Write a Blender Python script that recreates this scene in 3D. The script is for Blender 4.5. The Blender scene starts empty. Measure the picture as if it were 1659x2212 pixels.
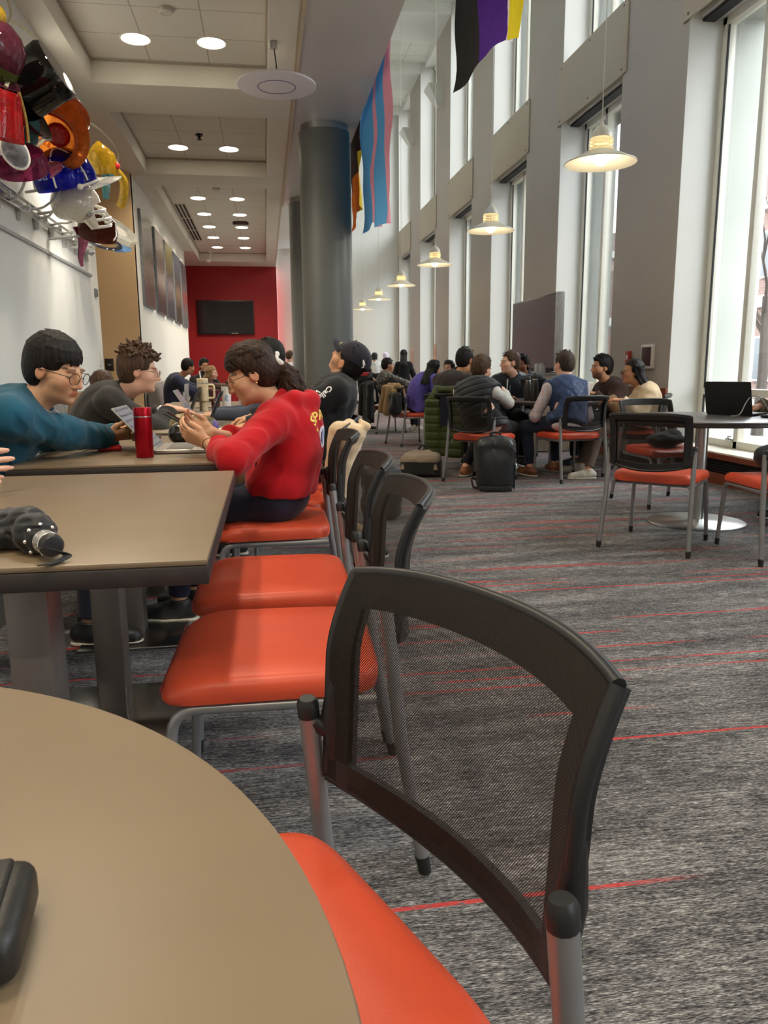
import bpy, bmesh, math, random
import numpy as np
from mathutils import Vector, Matrix, noise
from mathutils.bvhtree import BVHTree
random.seed(7); RNG = np.random.default_rng(11)
PI = math.pi
SC = bpy.context.scene
COL = SC.collection

# ---------------------------------------------------------------- camera frame (1659 x 2212 photograph)
IW, IH, FPX = 1659.0, 2212.0, 1650.0
HC = 1.08                                     # lens height above the carpet
_CX, _CY = IW / 2, IH / 2
def _unit(v): return v / np.linalg.norm(v)
_vy = _unit(np.array([573 - _CX, 798 - _CY, FPX]))
_yv = _CY + (-(573 - _CX) * (893 - _CX) - FPX * FPX) / (798 - _CY)
_vz = np.array([893 - _CX, _yv - _CY, FPX]); _vz = _unit(_unit(_vz) - _vy * (_unit(_vz) @ _vy))
_vx = np.cross(_vz, _vy); _vx = _vx if _vx[0] > 0 else -_vx
CAMM = np.stack([_vx, _vy, -_vz], 1)
CAMC = np.array([0, 0, HC])
def _ray(px, py): return CAMM.T @ np.array([px - _CX, py - _CY, FPX])
def onz(px, py, z): r = _ray(px, py); return Vector(CAMC + r * ((z - HC) / r[2]))
def ony(px, py, y): r = _ray(px, py); return Vector(CAMC + r * (y / r[1]))
def onx(px, py, x): r = _ray(px, py); return Vector(CAMC + r * (x / r[0]))

# ---------------------------------------------------------------- scene graph helpers
def tag(o, label=None, cat=None, group=None, kind=None):
    if label: o['label'] = label
    if cat: o['category'] = cat
    if group: o['group'] = group
    if kind: o['kind'] = kind
    return o
def thing(name, label, cat, loc=(0, 0, 0), rotz=0.0, group=None):
    o = bpy.data.objects.new(name, None); COL.objects.link(o)
    o.empty_display_size = .1
    o.location = loc; o.rotation_euler = (0, 0, rotz)
    return tag(o, label, cat, group)
def link(name, me, mats, parent=None):
    o = bpy.data.objects.new(name, me); COL.objects.link(o)
    for m in (mats if isinstance(mats, (list, tuple)) else [mats]): me.materials.append(m)
    if parent is not None: o.parent = parent
    return o
def obj(name, bm, mats, parent=None, smooth=True, angle=35, loc=None):
    me = bpy.data.meshes.new(name)
    bmesh.ops.recalc_face_normals(bm, faces=bm.faces)
    bm.to_mesh(me); bm.free()
    if smooth:
        me.shade_smooth()
        if angle < 180: me.set_sharp_from_angle(angle=math.radians(angle))
    o = link(name, me, mats, parent)
    if loc is not None: o.location = loc
    return o
def struct(name, bm, mats, smooth=False):
    o = obj(name, bm, mats, None, smooth); o['kind'] = 'structure'; return o
def kids(o): return [c for c in bpy.data.objects if c.parent is o]
def dup(root, loc, rotz, label=None, group=None):
    r = root.copy(); COL.objects.link(r); r.location = loc; r.rotation_euler = (0, 0, rotz)
    if label: r['label'] = label
    if group: r['group'] = group
    for ch in kids(root):
        c = ch.copy(); COL.objects.link(c); c.parent = r
        for g in kids(ch):
            d = g.copy(); COL.objects.link(d); d.parent = c
    return r

# ---------------------------------------------------------------- bmesh shapes
def BM(): return bmesh.new()
def xf(loc=(0, 0, 0), rot=(0, 0, 0)):
    from mathutils import Euler
    return Matrix.Translation(Vector(loc)) @ Euler(rot).to_matrix().to_4x4()
def box(bm, c, s, M=None, bev=0.0, seg=2, mi=0):
    T = Matrix.Translation(Vector(c)) @ Matrix.Diagonal(Vector((s[0], s[1], s[2], 1)))
    if M is not None: T = M @ T
    r = bmesh.ops.create_cube(bm, size=1.0, matrix=T)
    vs = r['verts']; fs = list({f for v in vs for f in v.link_faces})
    for f in fs: f.material_index = mi
    if bev > 0:
        es = list({e for v in vs for e in v.link_edges})
        r2 = bmesh.ops.bevel(bm, geom=es, offset=bev, segments=seg, affect='EDGES', profile=0.5)
        for f in r2['faces']: f.material_index = mi
    return bm
def quad(bm, a, b, c, d, mi=0):
    f = bm.faces.new([bm.verts.new(p) for p in (a, b, c, d)]); f.material_index = mi; return f
def frames(pts):
    pts = [Vector(p) for p in pts]; n = len(pts); out = []
    up = None
    for i in range(n):
        t = (pts[min(i + 1, n - 1)] - pts[max(i - 1, 0)])
        t = t.normalized() if t.length > 1e-9 else Vector((0, 0, 1))
        if up is None:
            a = Vector((0, 0, 1)) if abs(t.z) < .9 else Vector((1, 0, 0))
            u = (a - t * a.dot(t)).normalized()
        else:
            u = up - t * up.dot(t); u = u.normalized() if u.length > 1e-6 else up
        up = u; out.append((pts[i], t, u, t.cross(u)))
    return out
def tube(bm, pts, r, seg=10, cap=True, flat=1.0, mi=0):
    rs = r if isinstance(r, (list, tuple)) else [r] * len(pts)
    rings = []
    for (p, t, u, v), rr in zip(frames(pts), rs):
        rings.append([bm.verts.new(p + (u * math.cos(2 * PI * k / seg) + v * (math.sin(2 * PI * k / seg) * flat)) * rr) for k in range(seg)])
    for a, b in zip(rings, rings[1:]):
        for k in range(seg):
            f = bm.faces.new((a[k], a[(k + 1) % seg], b[(k + 1) % seg], b[k])); f.material_index = mi
    if cap:
        for rg in (rings[0], rings[-1]):
            f = bm.faces.new(rg); f.material_index = mi
    return bm
def smooth_path(pts, n=6):
    pts = [Vector(p) for p in pts]; P = [pts[0]] + pts + [pts[-1]]; out = []
    for i in range(1, len(P) - 2):
        a, b, c, d = P[i - 1:i + 3]
        for k in range(n):
            t = k / n
            out.append(.5 * ((2 * b) + (c - a) * t + (2 * a - 5 * b + 4 * c - d) * t * t + (3 * b - a - 3 * c + d) * t ** 3))
    out.append(pts[-1]); return out
def round_path(pts, r, n=5):
    pts = [Vector(p) for p in pts]; out = [pts[0]]
    for a, b, c in zip(pts, pts[1:], pts[2:]):
        d1 = (a - b); d2 = (c - b); k = min(r, d1.length * .49, d2.length * .49)
        p0 = b + d1.normalized() * k; p1 = b + d2.normalized() * k
        for i in range(n + 1):
            t = i / n; out.append(p0 * (1 - t) ** 2 + b * (2 * t * (1 - t)) + p1 * t * t)
    out.append(pts[-1]); return out
def lathe(bm, prof, seg=24, M=None, mi=0, a0=0.0, a1=2 * PI):
    full = abs(a1 - a0 - 2 * PI) < 1e-6; n = seg if full else seg + 1; rings = []
    for (r, z) in prof:
        if r < 1e-6: p = Vector((0, 0, z)); p = M @ p if M else p; rings.append([bm.verts.new(p)]); continue
        rg = []
        for k in range(n):
            a = a0 + (a1 - a0) * k / seg; p = Vector((r * math.cos(a), r * math.sin(a), z)); rg.append(bm.verts.new(M @ p if M else p))
        rings.append(rg)
    for a, b in zip(rings, rings[1:]):
        m = n if full else n - 1
        for k in range(m):
            k2 = (k + 1) % n
            if len(a) == 1 and len(b) == 1: continue
            if len(a) == 1: f = bm.faces.new((a[0], b[k2], b[k]))
            elif len(b) == 1: f = bm.faces.new((a[k], a[k2], b[0]))
            else: f = bm.faces.new((a[k], a[k2], b[k2], b[k]))
            f.material_index = mi
    return bm
def cyl(bm, c, r, h, seg=20, M=None, r2=None, bev=0.0, mi=0):
    r2 = r if r2 is None else r2
    prof = [(0, -h / 2), (r - bev, -h / 2), (r, -h / 2 + bev), (r2, h / 2 - bev), (r2 - bev, h / 2), (0, h / 2)] if bev else [(0, -h / 2), (r, -h / 2), (r2, h / 2), (0, h / 2)]
    T = Matrix.Translation(Vector(c)); return lathe(bm, prof, seg, (M @ T) if M is not None else T, mi)
def ball(bm, c, r, M=None, u=16, v=10, mi=0):
    r = r if isinstance(r, (tuple, list)) else (r, r, r)
    T = Matrix.Translation(Vector(c)) @ Matrix.Diagonal(Vector((*r, 1)))
    if M is not None: T = M @ T
    res = bmesh.ops.create_uvsphere(bm, u_segments=u, v_segments=v, radius=1, matrix=T)
    for f in {f for w in res['verts'] for f in w.link_faces}: f.material_index = mi
    return bm
def grid_sheet(bm, P, thick=0.0, mi=0, close_u=False):
    """P[i][j] points -> sheet, optionally given thickness along its normals."""
    n, m = len(P), len(P[0]); V = [[bm.verts.new(p) for p in row] for row in P]
    fs = []
    for i in range(n - 1):
        for j in range(m - 1):
            f = bm.faces.new((V[i][j], V[i][j + 1], V[i + 1][j + 1], V[i + 1][j])); f.material_index = mi; fs.append(f)
    if thick:
        bmesh.ops.recalc_face_normals(bm, faces=fs)
        bmesh.ops.solidify(bm, geom=fs, thickness=thick)
    return V
def ground(root): return root

# ---------------------------------------------------------------- materials
class NT:
    def __init__(self, name):
        self.m = bpy.data.materials.new(name); self.m.use_nodes = True
        self.t = self.m.node_tree; self.n = self.t.nodes; self.n.clear()
        self.out = self.n.new('ShaderNodeOutputMaterial')
    def __call__(self, typ, **kw):
        nd = self.n.new(typ)
        for k, v in kw.items():
            if k in nd.inputs.keys(): self.set(nd.inputs[k], v)
            else: setattr(nd, k, v)
        return nd
    def set(self, sock, v):
        if isinstance(v, bpy.types.NodeSocket): self.t.links.new(v, sock)
        elif isinstance(v, bpy.types.Node): self.t.links.new(v.outputs[0], sock)
        else: sock.default_value = v
    def math(self, op, a, b=None, c=None, clamp=False):
        nd = self.n.new('ShaderNodeMath'); nd.operation = op; nd.use_clamp = clamp
        for i, v in enumerate((a, b, c)):
            if v is not None: self.set(nd.inputs[i], v)
        return nd.outputs[0]
    def vmath(self, op, a, b=None):
        nd = self.n.new('ShaderNodeVectorMath'); nd.operation = op
        self.set(nd.inputs[0], a)
        if b is not None: self.set(nd.inputs[1], b)
        return nd.outputs[0]
    def mix(self, f, a, b, typ='MIX'):
        nd = self.n.new('ShaderNodeMix'); nd.data_type = 'RGBA'; nd.blend_type = typ
        self.set(nd.inputs[0], f); self.set(nd.inputs[6], c4(a) if isinstance(a, tuple) else a); self.set(nd.inputs[7], c4(b) if isinstance(b, tuple) else b)
        return nd.outputs[2]
    def ramp(self, f, stops, interp='LINEAR'):
        nd = self.n.new('ShaderNodeValToRGB'); nd.color_ramp.interpolation = interp
        while len(nd.color_ramp.elements) < len(stops): nd.color_ramp.elements.new(.5)
        for e, (p, c) in zip(nd.color_ramp.elements, stops):
            e.position = p; e.color = c4(c) if isinstance(c, tuple) else (c, c, c, 1)
        self.set(nd.inputs[0], f); return nd.outputs[0]
    def noise(self, vec, scale, detail=2, rough=.5, dist=0.0):
        nd = self.n.new('ShaderNodeTexNoise'); self.set(nd.inputs['Vector'], vec); nd.inputs['Scale'].default_value = scale
        nd.inputs['Detail'].default_value = detail; nd.inputs['Roughness'].default_value = rough; nd.inputs['Distortion'].default_value = dist
        return nd.outputs[0]
    def mapping(self, vec, scale=(1, 1, 1), rot=(0, 0, 0), loc=(0, 0, 0)):
        nd = self.n.new('ShaderNodeMapping'); self.set(nd.inputs[0], vec)
        nd.inputs['Location'].default_value = loc; nd.inputs['Rotation'].default_value = rot; nd.inputs['Scale'].default_value = scale
        return nd.outputs[0]
    def bump(self, h, strength=.3, dist=.01):
        nd = self.n.new('ShaderNodeBump'); nd.inputs['Strength'].default_value = strength; nd.inputs['Distance'].default_value = dist
        self.set(nd.inputs['Height'], h); return nd.outputs[0]
    def objco(self): return self.n.new('ShaderNodeTexCoord').outputs['Object']
    def pos(self): return self.n.new('ShaderNodeNewGeometry').outputs['Position']
    def uv(self): return self.n.new('ShaderNodeTexCoord').outputs['UV']
    def bsdf(self, **kw):
        b = self('ShaderNodeBsdfPrincipled', **kw); return b
    def done(self, sh): self.t.links.new(sh.outputs[0] if isinstance(sh, bpy.types.Node) else sh, self.out.inputs[0]); return self.m
def c4(c): return (*c, 1.0) if len(c) == 3 else c
def srgb(r, g, b):
    f = lambda v: (v / 255 / 12.92) if v / 255 <= .04045 else ((v / 255 + .055) / 1.055) ** 2.4
    return (f(r), f(g), f(b))
_MC = {}
def mat(name, col, rough=.5, metal=0.0, var=.12, scale=30.0, bump=0.0, bscale=None, spec=.5, coat=0.0, emit=None, estr=0.0, sheen=0.0, subs=0.0):
    key = name
    if key in _MC: return _MC[key]
    T = NT(name); co = T.objco(); n = T.noise(co, scale, 3)
    lo = tuple(max(0, c * (1 - var)) for c in col); hi = tuple(min(1, c * (1 + var)) for c in col)
    c = T.ramp(n, [(.3, lo), (.7, hi)])
    b = T.bsdf(**{'Base Color': c, 'Roughness': rough, 'Metallic': metal, 'Specular IOR Level': spec, 'Coat Weight': coat, 'Sheen Weight': sheen})
    if subs: b.inputs['Subsurface Weight'].default_value = subs; b.inputs['Subsurface Radius'].default_value = (.01, .004, .002)
    if bump: T.set(b.inputs['Normal'], T.bump(T.noise(co, bscale or scale * 6, 3), bump, .004))
    if emit: b.inputs['Emission Color'].default_value = c4(emit); b.inputs['Emission Strength'].default_value = estr
    _MC[key] = T.done(b); return _MC[key]
def emis(name, col, s):
    if name in _MC: return _MC[name]
    T = NT(name); n = T.noise(T.objco(), 4)
    e = T('ShaderNodeEmission', Color=T.mix(n, col, tuple(min(1, c * 1.02) for c in col)), Strength=s); _MC[name] = T.done(e); return _MC[name]
WORLD_STR, DL_W, VIEWT, EXPO = 9.5, 115.0, "Standard", 0.12
# ================================================================= setting: materials
def paint(name, col, rough=.6, var=.03):
    T = NT(name); p = T.pos(); n = T.noise(p, 1.3, 4); f = T.noise(p, 260, 2)
    c = T.ramp(n, [(.25, tuple(v * (1 - var) for v in col)), (.75, tuple(min(1, v * (1 + var)) for v in col))])
    return T.done(T.bsdf(**{'Base Color': c, 'Roughness': rough, 'Normal': T.bump(f, .12, .002)}))
M_WHITE = paint('white_wall_paint', srgb(226, 226, 220))
M_CREAM = paint('pale_column_paint', srgb(222, 220, 214))
M_BEIGE = paint('beige_wall_paint', srgb(224, 194, 150))
M_PILASTER_SHADE = paint('shaded_pilaster_taupe', srgb(176, 168, 156))  # darker taupe carries the shade of pilaster faces turned from the windows
M_RED = paint('crimson_wall_paint', srgb(150, 14, 20), .55)
M_CEIL = paint('ceiling_paint', srgb(222, 216, 204), .7)
M_SOFFIT = paint('soffit_panel_paint', srgb(206, 202, 198), .35)
M_PANEL = paint('taupe_acoustic_panel', srgb(186, 176, 156), .75)
M_CONC = paint('pale_concrete', (.42, .425, .39), .8, .08)
M_FRAME = mat('window_frame_paint', srgb(232, 228, 214), .4, var=.03)
M_DARKSLOT = mat('dark_slot', (.012, .012, .014), .7)
M_WOODTRIM = mat('cherry_wood_trim', srgb(128, 66, 40), .4, scale=14)
M_GRILLE = mat('dark_heater_grille', srgb(52, 48, 48), .5, .3)
M_STEEL = mat('brushed_steel', (.55, .55, .54), .28, 1.0, var=.05, scale=60)
def tiles_mat(name, col, px, py, lw=.006, ox=0.0, oy=0.0):
    T = NT(name); p = T.pos(); s = T('ShaderNodeSeparateXYZ', Vector=p)
    def line(v, per, off):
        f = T.math('FRACT', T.math('DIVIDE', T.math('ADD', v, off), per))
        d = T.math('MINIMUM', f, T.math('SUBTRACT', 1.0, f))
        return T.math('LESS_THAN', d, lw / per)
    ln = T.math('MAXIMUM', line(s.outputs[0], px, ox), line(s.outputs[1], py, oy))
    sp = T.noise(p, 120, 3, .7); cell = T.noise(T.vmath('SNAP', p, (px, py, 1)), 3.1, 0)
    base = T.ramp(sp, [(.3, tuple(c * .86 for c in col)), (.55, col), (.8, tuple(min(1, c * 1.05) for c in col))])
    base = T.mix(T.math('MULTIPLY', cell, .25), base, tuple(c * .8 for c in col))
    c = T.mix(T.math('MULTIPLY', ln, .62), base, (.12, .11, .10))
    return T.done(T.bsdf(**{'Base Color': c, 'Roughness': .85, 'Normal': T.bump(sp, .15, .003)}))
M_TILE = tiles_mat('acoustic_ceiling_tiles', srgb(222, 216, 204), .605, .61, .005, 1.68, 0.19)
M_TILE2 = tiles_mat('upper_ceiling_tiles', srgb(222, 222, 212), .61, .61, .006)
def carpet_mat():
    T = NT('heathered_carpet'); p = T.pos(); s = T('ShaderNodeSeparateXYZ', Vector=p); x, y = s.outputs[0], s.outputs[1]
    fib = T.noise(T.mapping(p, (75, 400, 1)), 1.0, 3, .65)
    mid = T.noise(T.mapping(p, (17, 120, 1)), 1.0, 3, .6)
    big = T.noise(T.mapping(p, (1.6, 8, 1)), 1.0, 2)
    v = T.math('ADD', T.math('MULTIPLY', fib, .62), T.math('MULTIPLY', mid, .38))
    v = T.math('ADD', v, T.math('MULTIPLY', T.math('SUBTRACT', big, .5), .22))
    g = T.ramp(v, [(.36, (.016, .016, .018)), (.46, (.075, .072, .074)), (.54, (.205, .194, .188)), (.66, (.54, .52, .50))])
    row = T.math('FLOOR', T.math('MULTIPLY', y, 80.0))
    wn = T('ShaderNodeTexWhiteNoise', noise_dimensions='1D'); T.set(wn.inputs['W'], row)
    sel = T.math('GREATER_THAN', wn.outputs[0], .905)
    cv = T('ShaderNodeCombineXYZ', X=T.math('MULTIPLY', x, .9), Y=T.math('MULTIPLY', row, 3.71), Z=0.0)
    seg = T.ramp(T.noise(cv.outputs[0], 1.0, 1), [(.46, 0.0), (.52, 1.0)])
    brk = T.ramp(T.noise(T.mapping(p, (40, 220, 1)), 1.0, 2), [(.30, 0.0), (.48, 1.0)])
    m = T.math('MULTIPLY', T.math('MULTIPLY', sel, seg), brk)
    red = T.mix(fib, (.30, .012, .018), (.85, .10, .085))
    c = T.mix(T.math('MULTIPLY', m, .9), g, red)
    return T.done(T.bsdf(**{'Base Color': c, 'Roughness': .95, 'Specular IOR Level': .15, 'Normal': T.bump(fib, .5, .004)}))
M_CARPET = carpet_mat()
def glass_mat(name, col=(1, 1, 1), rough=0.0, refl=.06):
    T = NT(name); lw = T('ShaderNodeLayerWeight', Blend=.12)
    n = T.noise(T.objco(), 3); tc = T.mix(n, col, tuple(c * .985 for c in col))
    tr = T('ShaderNodeBsdfTransparent', Color=tc); gl = T('ShaderNodeBsdfGlossy', Roughness=max(rough, .02))
    mx = T('ShaderNodeMixShader'); T.set(mx.inputs[0], T.math('MULTIPLY', lw.outputs['Fresnel'], .8)); T.set(mx.inputs[1], tr); T.set(mx.inputs[2], gl)
    return T.done(mx)
M_GLASS = glass_mat('window_glass', (.97, .99, .985))
M_LIGHT = emis('downlight_glow', (1, .93, .72), 9.0)

# ================================================================= setting: shell
XW, XL, ZC, ZT, ZH = 4.13, -1.915, 4.03, 4.26, 8.62
Y0, YF = -5.0, 24.0
N0, BAY, PIL = 7.50, 3.27, 1.42
bm = BM(); quad(bm, (-4.3, Y0, 0), (4.95, Y0, 0), (4.95, YF + .3, 0), (-4.3, YF + .3, 0)); struct('floor', bm, M_CARPET)
# left side
bm = BM(); box(bm, (XL - .1, (Y0 + 9.75) / 2, 2.2), (.2, 9.75 - Y0, 4.4)); struct('wall_left', bm, M_WHITE)
bm = BM(); box(bm, (-3.1, 12.83, 2.2), (2.34, .16, 4.4)); struct('wall_alcove', bm, M_BEIGE)
bm = BM(); box(bm, (-4.2, 11.2, 2.2), (.2, 3.4, 4.4)); box(bm, (-3.1, 9.65, 2.2), (2.2, .18, 4.4)); struct('wall_alcove_back', bm, M_BEIGE)
bm = BM(); box(bm, (-2.03, 16.75, 2.2), (.2, 7.95, 4.4)); struct('wall_pictures', bm, M_WHITE)
bm = BM(); box(bm, (-1.06, 23.6, 2.2), (2.96, .2, 4.4)); box(bm, (-2.45, 22.2, 2.2), (.2, 3.0, 4.4)); box(bm, (-2.2, 20.78, 2.2), (.5, .14, 4.4)); struct('wall_red', bm, M_RED)
bm = BM(); box(bm, (2.78, YF + .1, 4.5), (4.7, .2, 9)); struct('wall_far', bm, M_WHITE)
bm = BM(); box(bm, (.3, Y0 - .1, 4.5), (9.4, .2, 9)); struct('wall_behind', bm, M_WHITE)
# low ceiling with coffers
COF = [(-3.6, -1.2), (-.3, 2.2), (2.95, 5.15), (5.9, 9.0), (9.93, 12.8), (13.6, 22.5)]
CX0, CX1 = -1.68, .135
bm = BM(); zc = (ZC + 4.6) / 2; hz = 4.6 - ZC
box(bm, ((-4.3 + CX0) / 2, (Y0 + YF) / 2, zc), (CX0 + 4.3, YF - Y0, hz)); box(bm, ((CX1 + .41) / 2, (Y0 + YF) / 2, zc), (.41 - CX1, YF - Y0, hz))
ys = [Y0] + [v for c in COF for v in c] + [YF]
for a, b in zip(ys[0::2], ys[1::2]): box(bm, ((CX0 + CX1) / 2, (a + b) / 2, zc), (CX1 - CX0, b - a, hz))
struct('ceiling', bm, M_CEIL)
bm = BM()
for a, b in COF: quad(bm, (CX0 - .01, a - .01, ZT), (CX1 + .01, a - .01, ZT), (CX1 + .01, b + .01, ZT), (CX0 - .01, b + .01, ZT))
struct('ceiling_tiles', bm, M_TILE)
bm = BM()
for a, b in COF:                                            # thin shadow-line angle round each coffer
    for c, s in ((((CX0 + CX1) / 2, a + .01, ZT - .012), (CX1 - CX0, .02, .02)), (((CX0 + CX1) / 2, b - .01, ZT - .012), (CX1 - CX0, .02, .02)),
                 ((CX0 + .01, (a + b) / 2, ZT - .012), (.02, b - a, .02)), ((CX1 - .01, (a + b) / 2, ZT - .012), (.02, b - a, .02))): box(bm, c, s)
struct('trim_coffers', bm, mat('ceiling_angle_trim', srgb(170, 160, 144), .6))
bm = BM(); box(bm, (.83, 4.95, 4.3), (.806, 19.9, .54)); struct('ceiling_soffit', bm, M_SOFFIT)
bm = BM(); box(bm, (.418, 4.95, 4.022), (.035, 19.9, .03)); box(bm, (.392, 9.3, 4.026), (.012, 28.5, .014)); struct('trim_soffit', bm, mat('warm_trim', srgb(196, 180, 156), .5))
bm = BM(); box(bm, (.82, (Y0 + YF) / 2, 6.8), (.8, YF - Y0, 4.4)); struct('wall_mezzanine', bm, M_WHITE)
# high ceiling
bm = BM(); quad(bm, (1.1, Y0, ZH), (4.95, Y0, ZH), (4.95, YF + .2, ZH), (1.1, YF + .2, ZH)); struct('ceiling_upper', bm, M_TILE2)
bm = BM()
for k in range(-3, 6): box(bm, (2.68, N0 + BAY * k + PIL / 2, ZH - .1), (2.92, PIL, .24))
struct('ceiling_beams', bm, M_WHITE)

# ================================================================= right-hand window wall
bays = [N0 + BAY * k for k in range(-4, 6)]
bm = BM(); bc = BM()
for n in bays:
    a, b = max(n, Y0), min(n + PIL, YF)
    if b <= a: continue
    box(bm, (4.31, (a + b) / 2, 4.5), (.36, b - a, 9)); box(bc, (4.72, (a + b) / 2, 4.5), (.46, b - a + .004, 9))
for n in bays:
    a, b = n + PIL, n + BAY
    if a > YF: continue
    b = min(b, YF)
    box(bm, (4.36, (a + b) / 2, 4.74), (.26, b - a, .76)); box(bc, (4.72, (a + b) / 2, 4.74), (.458, b - a, .74))
    box(bm, (4.36, (a + b) / 2, 8.78), (.26, b - a, .5)); box(bc, (4.72, (a + b) / 2, 8.78), (.458, b - a, .5))
    box(bc, (4.74, (a + b) / 2, .12), (.42, b - a, .26))
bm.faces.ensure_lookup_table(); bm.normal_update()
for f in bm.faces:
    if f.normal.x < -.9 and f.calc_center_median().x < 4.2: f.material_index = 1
struct('wall_right', bm, [M_CREAM, M_PILASTER_SHADE]); struct('wall_right_outer', bc, M_CONC)
XG = 4.52
wi = 0
for n in bays:
    a, b = n + PIL, n + BAY
    if a > YF - 1: continue
    for lo, hi, low in ((.29, 4.36, True), (5.12, 8.53, False)):
        wi += 1
        w = thing('window_%d' % wi, None, None, (XG, (a + b) / 2, lo)); w['kind'] = 'structure'
        L, H = b - a, hi - lo; t = .075
        f = BM()
        for c, s in (((0, -L / 2 + t / 2, H / 2), (.1, t, H)), ((0, L / 2 - t / 2, H / 2), (.1, t, H)), ((0, 0, t / 2), (.1, L, t)), ((0, 0, H - t / 2), (.1, L, t)), ((0, L / 2 - .70, H / 2), (.1, .07, H))): box(f, c, s, bev=.006)
        if low: box(f, (0, 0, .54), (.094, L, .07), bev=.006)
        obj('window_frame', f, M_FRAME, w)
        g = BM(); box(g, (.012, 0, H / 2), (.008, L - .1, H - .1)); obj('window_glass', g, M_GLASS, w)
        s_ = BM()
        for yy in (L / 2 - t - .008, L / 2 - .665 + .008 - .0): box(s_, (-.03, yy, H / 2), (.016, .012, H - .16))
        obj('glazing_gasket', s_, M_DARKSLOT, w)
        if low:
            h = BM(); box(h, (-.06, .3, .085), (.03, .1, .02), bev=.004); tube(h, [(-.07, .3, .09), (-.09, .28, .115), (-.09, .22, .12)], .007); obj('window_handle', h, M_STEEL, w)
            v = BM(); box(v, (-.2, 0, H - .025), (.12, L, .02)); obj('blind_slot', v, M_DARKSLOT, w)
# heater ledges under the windows, taupe panels between the storeys
hb, hg, hw = BM(), BM(), BM()
pn = 0
for n in bays:
    a, b = n + PIL, min(n + BAY, YF)
    if a > YF - .5: continue
    box(hb, (4.32, (a + b) / 2, .276), (.36, b - a - .004, .03), bev=.004)
    box(hw, (4.135, (a + b) / 2, .255), (.03, b - a, .05)); box(hw, (4.137, (a + b) / 2, .05), (.028, b - a, .10))
    box(hg, (4.2, (a + b) / 2, .165), (.05, b - a, .13))
    for i in range(5): box(hg, (4.165, (a + b) / 2, .118 + i * .024), (.03, b - a, .008))
    pn += 1
    p = BM(); box(p, (4.118, (a + b) / 2, 4.72), (.022, b - a + .22, .76), bev=.003)
    for yy in (-1, 0, 1):
        for zz in (-.33, .33): cyl(p, (4.105, (a + b) / 2 + yy * .93, 4.72 + zz), .012, .01, 8, None, mi=1) if False else ball(p, (4.106, (a + b) / 2 + yy * .93, 4.72 + zz), (.006, .014, .014), None, 8, 6, 1)
    o = obj('trim_%d' % pn, p, [M_PANEL, mat('panel_screw', (.12, .1, .08), .5, .6)]); o['kind'] = 'structure'
struct('baseboard_window_ledge', hb, M_FRAME); struct('baseboard_heater_wood', hw, M_WOODTRIM); struct('baseboard_heater', hg, M_GRILLE)
bm = BM()
for n in bays:
    a, b = max(n, Y0), min(n + PIL, YF)
    if b > a: box(bm, (4.122, (a + b) / 2, .05), (.018, b - a, .1))
box(bm, (3.0, YF - .01, .05), (2.3, .02, .1)); box(bm, (XL + .008, 2.4, .05), (.016, 14.7, .1)); box(bm, (-1.922, 16.7, .05), (.016, 7.9, .1))
struct('baseboard_right', bm, mat('dark_baseboard', srgb(70, 62, 60), .5))
# wood rail on the pilaster behind the far group
bm = BM(); box(bm, (4.115, 8.2, .80), (.03, 1.4, .12), bev=.004); struct('trim_chair_rail', bm, M_WOODTRIM)

# ================================================================= columns
for i, (cx, cy) in enumerate(((.83, 10.2), (.83, 14.35))):
    c = thing('column', None, None, (cx, cy, 0)); c.name = 'column_%d' % (i + 1); c['kind'] = 'structure'
    s = BM(); cyl(s, (0, 0, 1.975), .322, 3.95, 56); obj('column_shaft', s, mat('grey_column_paint', srgb(114, 117, 115), .36, .12, var=.03, scale=3), c)
    s = BM(); cyl(s, (0, 0, 3.99), .30, .08, 56); obj('column_cap', s, M_STEEL, c)

# ================================================================= outdoors
bm = BM(); quad(bm, (4.95, -30, -.4), (60, -30, -.4), (60, 70, -.4), (4.95, 70, -.4)); o = struct('ground_outside', bm, mat('pale_paving', (.16, .155, .14), .9))
def brick_mat():
    T = NT('red_brick'); p = T.pos(); s = T('ShaderNodeSeparateXYZ', Vector=p)
    v = T('ShaderNodeCombineXYZ', X=s.outputs[1], Y=s.outputs[2], Z=0.0)
    b = T('ShaderNodeTexBrick', Vector=v.outputs[0], Color1=c4((.155, .085, .070)), Color2=c4((.125, .065, .055)), Mortar=c4((.19, .17, .155)))
    b.inputs['Scale'].default_value = 2.2; b.inputs['Mortar Size'].default_value = .02
    return T.done(T.bsdf(**{'Base Color': b.outputs[0], 'Roughness': .9}))
bd = thing('brick_building', 'red brick building with a pale stone band seen through the window', 'building', (22, 18, -.4))
bm = BM(); box(bm, (2, 0, 4.2), (4, 60, 8.4)); obj('wall', bm, brick_mat(), bd)
bm = BM(); box(bm, (-.04, 0, 4.3), (.3, 60, .5)); box(bm, (-.04, 0, 8.4), (.4, 60, .4)); obj('stone_band', bm, M_CONC, bd)
bm = BM(); box(bm, (2, 0, 9.1), (4.4, 60, 1.2)); obj('roof', bm, mat('roof_tiles', (.12, .08, .075), .8), bd)
for k in range(-5, 6):
    for z in (1.8, 6.3):
        bm = BM(); box(bm, (-.03, k * 4.6, z), (.16, 1.3, 2.0)); f = obj('window', bm, M_CONC, bd)
        bm = BM(); box(bm, (-.06, k * 4.6, z), (.16, 1.1, 1.8)); obj('pane', bm, mat('far_pane', (.05, .055, .06), .3), f)
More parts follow.
